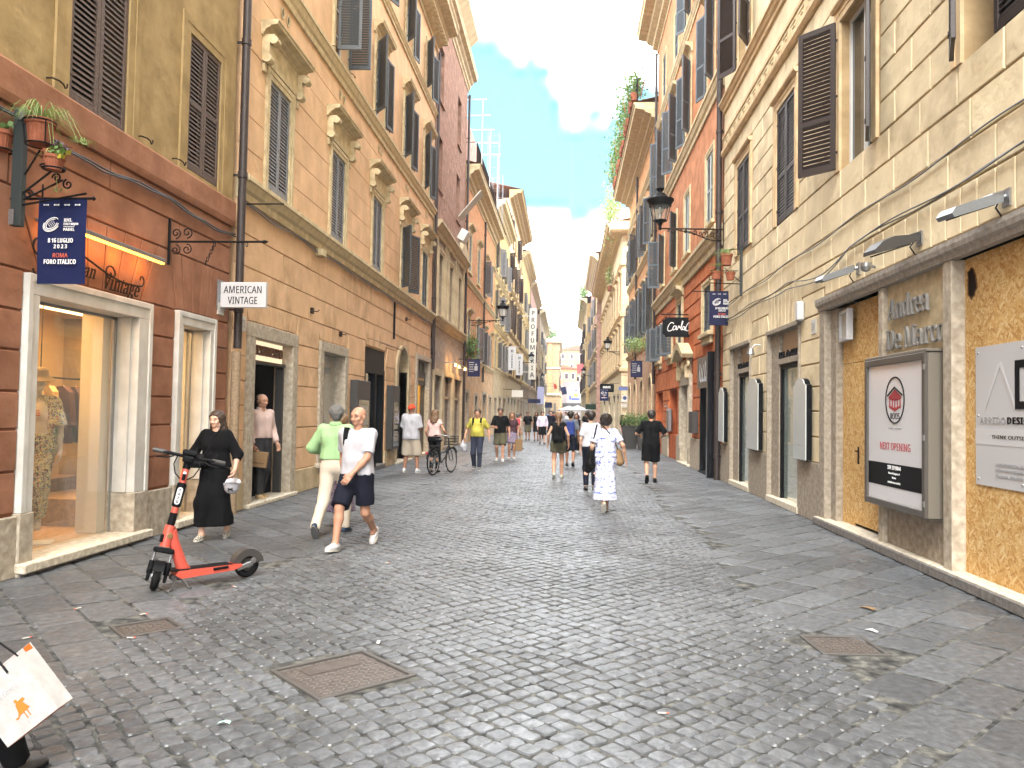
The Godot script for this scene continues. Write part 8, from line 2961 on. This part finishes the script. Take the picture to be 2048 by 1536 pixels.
	var bx := thing("cardboard_box","flat brown cardboard carton held by the man in the doorway","box",Transform3D(Basis(Vector3.UP,0.25) * Basis(Vector3.BACK,-0.12),w + V(0.02,-0.22,0.06)))
	q = MB.new()
	q.box(Vector3.ZERO,V(0.50,0.26,0.12),BI,0.004)
	part(bx,"carton",q,M.cardboard)
	q = MB.new()
	q.box(V(0,0.0,0.0605),V(0.50,0.004,0.002)); q.box(V(-0.12,0.05,0.061),V(0.06,0.04,0.002)); q.box(V(0.10,-0.06,0.061),V(0.20,0.03,0.002))
	part(bx,"print",q,mat(lin(0.14,0.09,0.05),0.9))
	person("person with grey hair in a mint green shirt and beige trousers seen from behind",V(-3.02,0,-9.95),176.0,{"h": 1.71,"res": 0.016,"away": true,"skin": pale,"ankL": V(0.10,0.16,-0.38),"ankR": V(-0.10,0.08,0.16),"toeL": 48.0,"handR": V(-0.06,-0.52,0.12),"handL": V(0.05,-0.32,0.24),"poleL": V(0.7,-0.4,-0.7),"look": 20.0,"belly": 0.125,"top": [cloth(lin(0.27,0.43,0.22)),0.93,1.02,0.022,0.016],"collar": cloth(lin(0.27,0.43,0.22)),"low": ["legs",cloth(lin(0.50,0.44,0.36)),0.08,0.014,0.014],"shoes": [mat(lin(0.03,0.045,0.07),0.7),M.midgrey],"hair": ["short",grey_h]})
	person("person in a purple patterned long skirt half hidden behind the mint green shirt",V(-3.15,0,-10.65),180.0,{"h": 1.58,"f": true,"res": 0.02,"away": true,"skin": pale,"ankL": V(0.09,0.08,0.1),"ankR": V(-0.09,0.10,-0.12),"top": [cloth(lin(0.10,0.08,0.09)),0.5,1.0,0.012,0.01],"low": ["skirt",cloth(Color.WHITE,purple,2.2),0.24,0.0,0.02,0.25],"shoes": [mat(lin(0.40,0.26,0.14),0.6),M.wood],"hair": ["short",hair_l]})
	person("person with a bald head in a white tee and navy shorts walking towards the viewer",V(-2.50,0,-9.12),-8.0,{"h": 1.76,"res": 0.015,"skin": lin(0.40,0.21,0.135),"ankL": V(0.09,0.15,-0.36),"ankR": V(-0.09,0.085,0.36),"toeL": 35.0,"toeR": -8.0,
		"handL": V(-0.14,-0.46,0.24),"poleL": V(0.9,-0.2,-0.5),"handR": V(-0.06,-0.51,-0.12),"palmL": V(-0.4,-0.2,-1),"look": -14.0,"top": [white,0.42,0.94,0.018,0.018],"low": ["legs",navy,0.50,0.016,0.016],"shoes": tee_shoes,"pack": black,"one_strap": -1.0})
	person("person in an orange cap, white printed tee and khaki shorts standing by the shop",V(-4.08,0,-20.1),172.0,{"h": 1.79,"res": 0.022,"away": true,"skin": brown,"ankL": V(0.17,0.08,0.0),"ankR": V(-0.17,0.08,0.03),"handR": V(0.06,-0.30,0.26),"handL": V(-0.06,-0.30,0.26),"top": [white,0.48,0.86,0.045,0.02],"low": ["legs",beige,0.45,0.035,0.015],"shoes": tee_shoes,"hair": ["cap",mat(lin(0.70,0.07,0.03),0.8)]})
	person("person in a pink top and black trousers holding the bicycle",V(-3.50,0,-20.35),165.0,{"h": 1.66,"f": true,"res": 0.022,"away": true,"skin": tan,"handR": V(-0.14,-0.38,0.18),"handL": V(0.10,-0.5,0.1),"top": [cloth(lin(0.62,0.42,0.40)),0.2,1.0,0.010,0.01],"low": ["legs",black,0.10,0.004,0.006],"hair": ["long",hair_l,1.42]})
	var p8 := "person in a yellow polo shirt and jeans with backpack straps"
	person(p8,V(-2.49,0,-21.5),-4.0,{"h": 1.72,"res": 0.022,"skin": tan,"ankL": V(0.10,0.08,0.14),"ankR": V(-0.10,0.10,-0.14),"handL": V(0.17,-0.48,0.0),"handR": V(-0.17,-0.48,0.06),"belly": 0.13,"top": [cloth(lin(0.42,0.37,0.07)),0.45,0.96,0.018,0.012],"low": ["legs",jeans,0.09,0.01,0.01],"shoes": [M.midgrey,M.offwhite],"hair": ["short",hair_b],"pack": black})
	w = frames[p8].wR
	soft_thing("plastic_bag","white plastic bag in the hand of the man in yellow","bag",Transform3D(BI,w + V(-0.04,-0.25,0.02)),[[V(0,0.15,0),V(0,0.0,0),0.03,0.09],[V(0,0,0),V(0.03,-0.10,0),0.09,0.07]],0.02,white,0.02)
	person("person in a black tee and olive shorts looking at a phone beside the yellow shirt",V(-2.20,0,-25.6),2.0,{"h": 1.80,"res": 0.024,"skin": tan,"nod": 14.0,"ankL": V(0.10,0.08,0.20),"ankR": V(-0.10,0.12,-0.18),"toeR": 20.0,"handR": V(0.02,-0.30,0.28),"handL": V(0.12,-0.52,0.02),"top": [black,0.48,0.92,0.02,0.012],"low": ["legs",olive,0.52,0.018,0.012],"shoes": tee_shoes,"hair": ["short",hair_b]})
	var p10 := "person in a dark floral dress half hidden behind the black tee, with a paper bag"
	person(p10,V(-1.88,0,-26.6),5.0,{"h": 1.64,"f": true,"res": 0.028,"skin": tan,"handL": V(0.08,-0.5,0.05),"top": [cloth(lin(0.06,0.03,0.035)),0.3,0.98,0.01,0.01],"low": ["skirt",cloth(Color.WHITE,purple,3.0),0.6,0.0,0.012,0.2],"hair": ["long",hair_l,1.40],"shoes": tee_shoes})
	w = frames[p10].wL
	bx = thing("paper_bag","brown paper carrier bag behind the man in olive shorts","bag",Transform3D(Basis(Vector3.UP,0.3),w + V(0.02,-0.36,0.05)))
	q = MB.new()
	q.box(Vector3.ZERO,V(0.26,0.40,0.12),BI,0.006)
	part(bx,"bag",q,M.cardboard)
	q = MB.new()
	q.tube([V(-0.06,0.20,0.0),V(0,0.32,0),V(0.06,0.20,0.0)],0.006,5)
	part(bx,"handle",q,M.cardboard)
	var far := [
		["person in a red shirt bending forward by the yellow house",-2.25,33.0,120.0,{"h": 1.62,"lean": 0.35,"top": [cloth(lin(0.50,0.07,0.09)),0.45,0.98,0.015,0.01],"low": ["legs",jeans,0.09,0.008,0.01],"hair": ["short",grey_h]}],
		["person in beige beside the bending red shirt",-2.05,34.2,100.0,{"h": 1.58,"top": [beige,0.9,0.9,0.02,0.01],"low": ["legs",beige,0.09,0.01,0.01],"hair": ["short",hair_b]}],
		["person in a dark top and olive shorts at the left of the far group",-2.25,44.8,10.0,{"h": 1.66,"top": [black,0.5,0.9,0.02,0.01],"low": ["legs",olive,0.5,0.02,0.01],"hair": ["short",hair_d]}],
		["person in a short black dress in the far group",-1.72,44.0,-5.0,{"h": 1.66,"f": true,"top": [black,0.1,0.98,0.01,0.01],"low": ["skirt",black,0.55,0.0,0.01,0.2],"hair": ["long",hair_b,1.4]}],
		["person in a lilac white shirt and dark shorts in the far group",-1.25,40.0,6.0,{"h": 1.72,"ankL": V(0.1,0.08,0.2),"ankR": V(-0.1,0.1,-0.18),"top": [cloth(lin(0.58,0.54,0.66)),0.9,0.92,0.02,0.012],"low": ["legs",black,0.48,0.02,0.01],"hair": ["short",hair_d]}],
		["person in navy behind the lilac white shirt",-0.88,43.0,0.0,{"h": 1.74,"top": [navy,0.5,0.9,0.02,0.01],"low": ["legs",navy,0.5,0.02,0.01],"hair": ["short",hair_d]}],
		["person with a blue backpack and grey tee walking away in the middle",0.12,23.9,178.0,{"h": 1.72,"away": true,"res": 0.024,"ankL": V(0.1,0.08,0.2),"ankR": V(-0.1,0.12,-0.2),"toeR": 25.0,"top": [cloth(lin(0.10,0.11,0.13)),0.48,0.9,0.02,0.012],"low": ["legs",navy,0.50,0.02,0.01],"hair": ["short",hair_d],"pack": cloth(lin(0.025,0.04,0.16))}],
		["person in a black jumpsuit walking towards the viewer in the middle",0.40,32.0,-6.0,{"h": 1.62,"f": true,"ankL": V(0.09,0.08,0.12),"ankR": V(-0.09,0.09,-0.12),"top": [black,0.02,0.98,0.012,0.01],"low": ["legs",black,0.10,0.03,0.012],"hair": ["long",hair_b,1.42],"shoes": tee_shoes}],
		["person in dark clothes walking away far beyond the black jumpsuit",1.30,52.0,180.0,{"h": 1.68,"away": true,"top": [black,0.5,0.9,0.02,0.01],"low": ["legs",navy,0.5,0.015,0.01],"hair": ["short",hair_d]}],
		["person in a white top half hidden by the woman in the floral dress",0.52,16.6,182.0,{"h": 1.70,"f": true,"away": true,"res": 0.024,"top": [white,0.45,0.95,0.012,0.01],"low": ["legs",navy,0.1,0.008,0.01],"hair": ["short",hair_d]}],
		["person in white wide trousers and a dark top by the planters",2.68,37.2,60.0,{"h": 1.60,"f": true,"top": [black,0.4,1.0,0.012,0.01],"low": ["legs",white,0.10,0.03,0.015],"hair": ["long",hair_b,1.35]}],
		["person in blue far down the street left of the middle",-1.4,62.0,0.0,{"h": 1.75,"top": [cloth(lin(0.10,0.14,0.24)),0.5,0.9,0.02,0.01],"low": ["legs",black,0.1,0.01,0.01],"hair": ["short",hair_d]}],
		["person in grey far down the middle of the street",-0.2,70.0,0.0,{"h": 1.70,"top": [cloth(lin(0.2,0.2,0.21)),0.5,0.9,0.02,0.01],"low": ["legs",navy,0.1,0.01,0.01],"hair": ["short",hair_b]}],
		["person in white farthest down the street near the parasols",0.7,84.0,0.0,{"h": 1.68,"f": true,"top": [white,0.5,0.9,0.02,0.01],"low": ["legs",beige,0.1,0.01,0.01],"hair": ["long",hair_b,1.4]}],
		["person in dark red far down the street on the right",1.7,66.0,180.0,{"h": 1.72,"away": true,"top": [cloth(lin(0.12,0.03,0.03)),0.5,0.9,0.02,0.01],"low": ["legs",black,0.1,0.01,0.01],"hair": ["short",hair_d]}]]
	var many := [["blue shirt",0.10,0.13,0.2],["white tee",0.5,0.5,0.52],["black jacket",0.01,0.01,0.012],["red top",0.3,0.05,0.05],["grey shirt",0.16,0.16,0.17],["beige coat",0.34,0.28,0.2],["dark green tee",0.03,0.06,0.03],["navy dress",0.015,0.02,0.05],["pale pink shirt",0.48,0.34,0.34],["brown top",0.12,0.07,0.04]]
	for k in many.size():
		var q2: Array = many[k]
		far.append(["person in a %s among the distant crowd in the middle of the street" % q2[0],-2.2 + 4.4 * fmod(k * 0.37 + 0.15,1.0),48.0 + 4.3 * k,0.0 if k % 3 else 180.0,{"h": 1.62 + 0.03 * (k % 5),"f": k % 2 == 1,"away": k % 3 == 0,"res": 0.04,"top": [cloth(lin(q2[1],q2[2],q2[3])),0.5,0.9,0.02,0.01],"low": ["legs",[jeans,black,beige][k % 3],0.1,0.012,0.01],"hair": ["short",[hair_d,hair_b,hair_l][k % 3]]}])
	for e in far:
		var sp: Dictionary = e[4]
		if not sp.has("res"): sp.res = 0.034
		sp.skin = [tan,pale,brown][int(e[2]) % 3]
		person(e[0],V(e[1],0,-e[2]),e[3],sp)
	person("person with a black backpack, sleeveless black top and olive shorts walking away",V(-0.20,0,-19.2),180.0,{"h": 1.67,"f": true,"res": 0.02,"away": true,"skin": tan,"ankL": V(0.10,0.14,-0.24),"ankR": V(-0.10,0.08,0.16),"toeL": 40.0,"handL": V(0.12,-0.5,0.02),"handR": V(-0.12,-0.5,0.02),"top": [black,0.08,0.96,0.012,0.01],"low": ["legs",olive,0.70,0.02,0.012],"shoes": [mat(lin(0.40,0.42,0.34),0.7),M.offwhite],"hair": ["tail",hair_l,1.36],"pack": black})
	var p22 := "person in a white dress with blue flowers walking away, dark hair in a bun"
	person(p22,V(0.66,0,-13.05),182.0,{"h": 1.65,"f": true,"res": 0.016,"away": true,"skin": lin(0.40,0.22,0.14),"ankL": V(0.04,0.16,-0.20),"ankR": V(-0.03,0.08,0.10),"toeL": 50.0,"handL": V(0.10,-0.50,0.0),"handR": V(-0.20,-0.47,-0.05),"top": [cloth(Color.WHITE,blue_floral,1.5),0.40,0.98,0.016,0.012],"low": ["skirt",cloth(Color.WHITE,blue_floral,1.5),0.22,0.0,0.022,0.225],"shoes": [mat(lin(0.36,0.28,0.20),0.7),M.offwhite],"hair": ["bun",hair_d]})
	hb = soft_thing("shoulder_bag","slouchy black shoulder bag on the left of the floral dress","handbag",Transform3D(BI,V(0.40,0.88,-12.98)),[[V(0.02,0.18,0),V(0,-0.10,0),0.05,0.085],[V(0,-0.10,0),V(-0.03,-0.18,0),0.085,0.06]],0.014,M.black,0.014)
	q = MB.new()
	for z in [-0.05,0.05]: q.tube([V(0.03,0.2,z),V(0.07,0.42,z),V(0.11,0.58,z * 0.8)],0.012,6)
	part(hb,"strap",q,M.black)
	hb = soft_thing("crossbody_bag","tan crossbody bag on the right hip of the floral dress","handbag",Transform3D(BI,V(0.88,0.92,-13.08)),[[V(0,0.09,0),V(0.02,-0.08,0),0.05,0.075]],0.014,M.cardboard,0.004)
	q = MB.new()
	q.tube([V(-0.01,0.12,0.02),V(-0.09,0.30,0.10),V(-0.23,0.48,0.125),V(-0.34,0.575,0.08)],0.009,6)
	part(hb,"strap",q,M.iron)
	person("person in a black tee and black shorts walking away on the right",V(2.04,0,-18.8),176.0,{"h": 1.75,"res": 0.02,"away": true,"skin": lin(0.42,0.24,0.16),"ankL": V(0.10,0.16,-0.28),"ankR": V(-0.10,0.08,0.10),"toeL": 40.0,"handL": V(0.10,-0.30,0.24),"handR": V(-0.10,-0.30,0.24),"nod": 12.0,"top": [black,0.48,0.90,0.026,0.014],"low": ["legs",black,0.52,0.026,0.014],"shoes": [M.black,M.black],"hair": ["short",hair_d]})
	var pz := "person almost out of view at the lower left, dark clothes, swinging a white carrier bag"
	person(pz,V(-2.50,0,-2.85),180.0,{"h": 1.58,"away": true,"res": 0.018,"skin": tan,"ankL": V(0.09,0.16,-0.36),"ankR": V(-0.14,0.085,0.46),"toeL": 45.0,"handR": V(-0.24,-0.50,-0.25),"curlR": 1.0,"top": [navy,0.9,0.9,0.02,0.012],"low": ["legs",black,0.09,0.01,0.01],"hair": ["short",hair_d]})
	carrier_bag()
	mannequins(ditsy)
func carrier_bag() -> void:
	var up := V(-0.62,0.78,0.06).normalized()
	var rt := V(0.78,0.62,0.03).normalized()
	rt = (rt - up * rt.dot(up)).normalized()
	var bs := Basis(rt,up,rt.cross(up))
	var o := thing("carrier_bag","white paper carrier bag with an orange figure print and black handles","bag",Transform3D(bs,V(-1.885,0.625,-2.60)))
	var w := 0.23
	var h := 0.225
	var q := MB.new()
	q.box(V(0,0,0.04),V(w,h,0.002)); q.box(V(0,0.012,-0.04),V(w,h + 0.024,0.002))
	q.box(V(w * 0.5,0,0),V(0.002,h,0.079))
	part(o,"bag",q,mat(lin(0.42,0.418,0.415),0.55,0.0,M.tex.plaster,3.0,M.tex.fine,0.4,false))
	q = MB.new()
	q.box(V(-w * 0.5,0,0),V(0.002,h,0.079)); q.box(V(0,-h * 0.5,0),V(w,0.002,0.079)); q.box(V(w * 0.42,h * 0.5 + 0.008,-0.0375),V(0.03,0.03,0.001))
	part(o,"gusset",q,mat(lin(0.34,0.10,0.02),0.6))
	q = MB.new()
	q.box(V(0,h * 0.43,0),V(w - 0.006,0.004,0.074))
	part(o,"lining",q,mat(lin(0.52,0.09,0.02),0.6))
	q = MB.new()
	for z in [0.043,-0.043]: q.tube([V(-0.05,h * 0.40,z),V(-0.05,h * 0.5,z),V(-0.03,h * 0.5 + 0.10,z * 0.6),V(0.03,h * 0.5 + 0.10,z * 0.6),V(0.05,h * 0.5,z),V(0.05,h * 0.40,z)],0.004,6)
	part(o,"handle",q,M.black)
	var z := 0.0415
	lettering(o,"Caffè Greco",V(-0.015,0.038,z),0.019,M.print_grey,0.13,"Droid Serif",400,0.001)
	q = MB.new()
	q.extrude(PackedVector2Array([U(-0.012,0.008),U(0.0,0.014),U(0.026,0.016),U(0.030,0.006),U(0.016,0.002),U(0.027,-0.026),U(-0.018,-0.03),U(-0.026,-0.034),U(-0.027,-0.028),U(-0.02,-0.02)]),V(0.012,-0.022,z),Vector3.RIGHT,Vector3.UP,V(0,0,0.0008))
	q.lathe([U(0.0065,0),U(0.0065,0.0008),U(0,0.0009)],V(0.008,-0.004,z),10,Basis(Vector3.RIGHT,PI * 0.5))
	q.box(V(0.010,-0.062,z),V(0.004,0.026,0.001)); q.box(V(0.024,-0.060,z),V(0.004,0.026,0.001)); q.box(V(-0.022,-0.056,z),V(0.013,0.007,0.001))
	part(o,"print_figure",q,mat(lin(0.58,0.16,0.03),0.6))
	lettering(o,"1760",V(0.022,-0.086,z),0.016,M.print_grey,0.045,"Droid Serif",400,0.001)
func mannequins(ditsy: Texture2D) -> void:
	var pale := lin(0.50,0.44,0.34)
	var fl := cloth(Color.WHITE,ditsy,2.6)
	var spec := {"h": 1.74,"f": true,"res": 0.016,"away": true,"skin": pale,"look": 16.0,"nod": 0.0,"ankL": V(0.05,0.10,0.0),"ankR": V(-0.05,0.10,0.0),"handL": V(0.10,-0.53,0.02),"handR": V(-0.10,-0.52,0.04),"top": [cloth(lin(0.62,0.54,0.44)),0.0,1.02,0.006,0.004],"low": ["legs",fl,0.16,0.035,0.012],"shoes": [mat(pale,0.5),mat(pale,0.5)]}
	var lb := "person shaped shop dummy in a bucket hat and flowered suit behind the glass"
	var o := person(lb,V(-5.78,0.26,-8.02),25.0,spec)
	o.name = "shop_mannequin"
	o.set_meta("label","shop mannequin in a straw bucket hat and flowered suit behind the glass")
	o.set_meta("category","mannequin")
	var s := 1.74 / 1.75
	var q := MB.new()
	var pr := []
	for m in [-1.0,1.0]:
		pr.append([V(m * 0.085,1.42,-0.01),V(m * 0.165,1.40,-0.01),0.064,0.070])
		pr.append([V(m * 0.165,1.40,-0.01),V(m * 0.205,1.17,0.0),0.075,0.10,V(m * 0.205,1.15,0),V(0,-1,0)])
		pr.append([V(m * 0.13,1.36,0.03),V(m * 0.145,0.82,0.03),0.062,0.055,V(0,0.80,0),V(0,-1,0)])
	pr.append([V(-0.08,1.38,-0.06),V(-0.07,0.9,-0.07),0.075,0.075]); pr.append([V(0.08,1.38,-0.06),V(0.07,0.9,-0.07),0.075,0.075])
	skin(q,pr,0.016,0.03,0.012,9.0,7)
	part(o,"jacket",q,fl)
	q = MB.new()
	var hc := V(0,1.665,0) * s
	q.lathe([U(0.185,-0.015),U(0.19,-0.008),U(0.125,0.03),U(0.115,0.04),U(0.108,0.10),U(0.085,0.125),U(0.0,0.132)],hc,24,Basis(Vector3.RIGHT,0.12))
	part(o,"hat",q,mat(lin(0.52,0.35,0.17),0.9,0.0,M.tex.speck,4.0,null,0.5,false))
	q = MB.new()
	for e in [[0.0,0.0],[0.01,-0.025],[0.02,-0.05]]: q.box(V(0.01 + e[0],1.31 + e[1],0.135),V(0.10 - e[0],0.012,0.004))
	part(o,"print",q,M.print_orange)
	q = MB.new()
	q.tube([V(0,-0.12,0),V(0,0.5,0)],0.014,8)
	q.box(V(0,-0.125,0),V(0.42,0.012,0.30),BI,0.003)
	part(o,"stand",q,M.offwhite)
	lb = "shop dummy in bright green at the left edge of the shop window"
	o = person(lb,V(-6.0,0.14,-8.06),40.0,{"h": 1.72,"f": true,"res": 0.02,"away": true,"skin": pale,"handL": V(0.22,-0.34,0.12),"handR": V(-0.12,-0.5,0.05),"top": [cloth(lin(0.03,0.22,0.09)),0.8,0.9,0.03,0.015],"low": ["legs",cloth(lin(0.04,0.25,0.10)),0.1,0.03,0.012],"shoes": [mat(pale,0.5),mat(pale,0.5)]})
	o.name = "shop_mannequin_001"
	o.set_meta("label","shop mannequin in bright green at the left edge of the shop window")
	o.set_meta("category","mannequin")
func sky_picture() -> ImageTexture:
	var n := FastNoiseLite.new()
	n.seed = 14
	n.frequency = 1.0
	n.fractal_octaves = 6
	n.fractal_gain = 0.52
	var W := 2048
	var Hh := 1024
	var col := func(az: float,el: float) -> Color:
		var d := V(sin(az) * cos(el),sin(el),-cos(az) * cos(el))
		var e := rad_to_deg(el)
		var q := n.get_noise_3d(d.x * 3.4,d.y * 5.2,d.z * 3.4)
		var w := e + 7.0 * q + 2.5 * n.get_noise_3d(d.x * 16.0,d.y * 22.0,d.z * 16.0) - 0.24 * rad_to_deg(wrapf(az,-PI,PI)) * (1.0 if absf(az) < 0.5 else 0.0)
		var c := smoothstep(15.2,12.6,w) + smoothstep(23.4,25.6,w) * smoothstep(52.0,38.0,w) + smoothstep(0.02,0.30,q) * smoothstep(30.0,45.0,e)
		c = clampf(c,0.0,1.0)
		var blue := Color(0.047,0.098,0.122).lerp(Color(0.040,0.086,0.155),smoothstep(15.0,80.0,e)).lerp(Color(0.30,0.36,0.40),smoothstep(9.0,0.0,e))
		var cl := 1.0 + 0.10 * n.get_noise_3d(d.x * 9.0,d.y * 14.0,d.z * 9.0)
		var o := blue.lerp(Color(0.95,0.96,0.98) * cl,c)
		if el < 0.0: o = Color(0.30,0.28,0.26)
		return o.clamp()
	var im := Image.create(512,256,false,Image.FORMAT_RGB8)
	for y in 256:
		for x in 512:
			im.set_pixel(x,y,(col.call((x + 0.5 - 256.0) / 512.0 * TAU,(0.5 - (y + 0.5) / 256.0) * PI) as Color).linear_to_srgb())
	im.resize(W,Hh,Image.INTERPOLATE_CUBIC)
	for y in range(320,513):
		for x in range(920,1140):
			im.set_pixel(x,y,(col.call((x + 0.5 - W * 0.5) / W * TAU,(0.5 - (y + 0.5) / Hh) * PI) as Color).linear_to_srgb())
	return ImageTexture.create_from_image(im)
func _ready() -> void:
	rng.seed = 4
	var cam := Camera3D.new()
	cam.name = "camera"
	cam.fov = 53.0
	cam.near = 0.05
	cam.far = 1500.0
	cam.position = V(0,1.65,0)
	cam.rotation_degrees = V(2.05,4.1,1.0)
	cam.current = true
	add_child(cam)
	var env := Environment.new()
	env.background_mode = Environment.BG_SKY
	var sky := Sky.new()
	var sm := PanoramaSkyMaterial.new()
	sm.panorama = sky_picture()
	sm.energy_multiplier = 2.0
	sky.sky_material = sm
	env.sky = sky
	env.tonemap_mode = Environment.TONE_MAPPER_LINEAR
	env.tonemap_exposure = 6.0
	env.fog_enabled = true
	env.fog_density = 0.0006
	env.fog_light_color = Color(0.86,0.90,0.94)
	env.sdfgi_enabled = true
	env.ssao_enabled = true
	env.ssil_enabled = true
	var we := WorldEnvironment.new()
	we.name = "environment"
	we.environment = env
	add_child(we)
	var sun := DirectionalLight3D.new()
	sun.name = "sun"
	sun.light_color = Color(1.0,0.97,0.92)
	sun.light_energy = 0.5
	sun.light_angular_distance = 36.0
	sun.shadow_enabled = true
	sun.rotation_degrees = V(-52,-7,0)
	add_child(sun)
	materials()
	street()
	house_ochre()
	house_peach()
	house_cream()
	house_orange()
	far_houses()
	scooter()
	bicycle()
	ground_things()
	people()
static func V(x: float,y: float,z: float) -> Vector3: return Vector3(x,y,z)
static func U(x: float,y: float) -> Vector2: return Vector2(x,y)
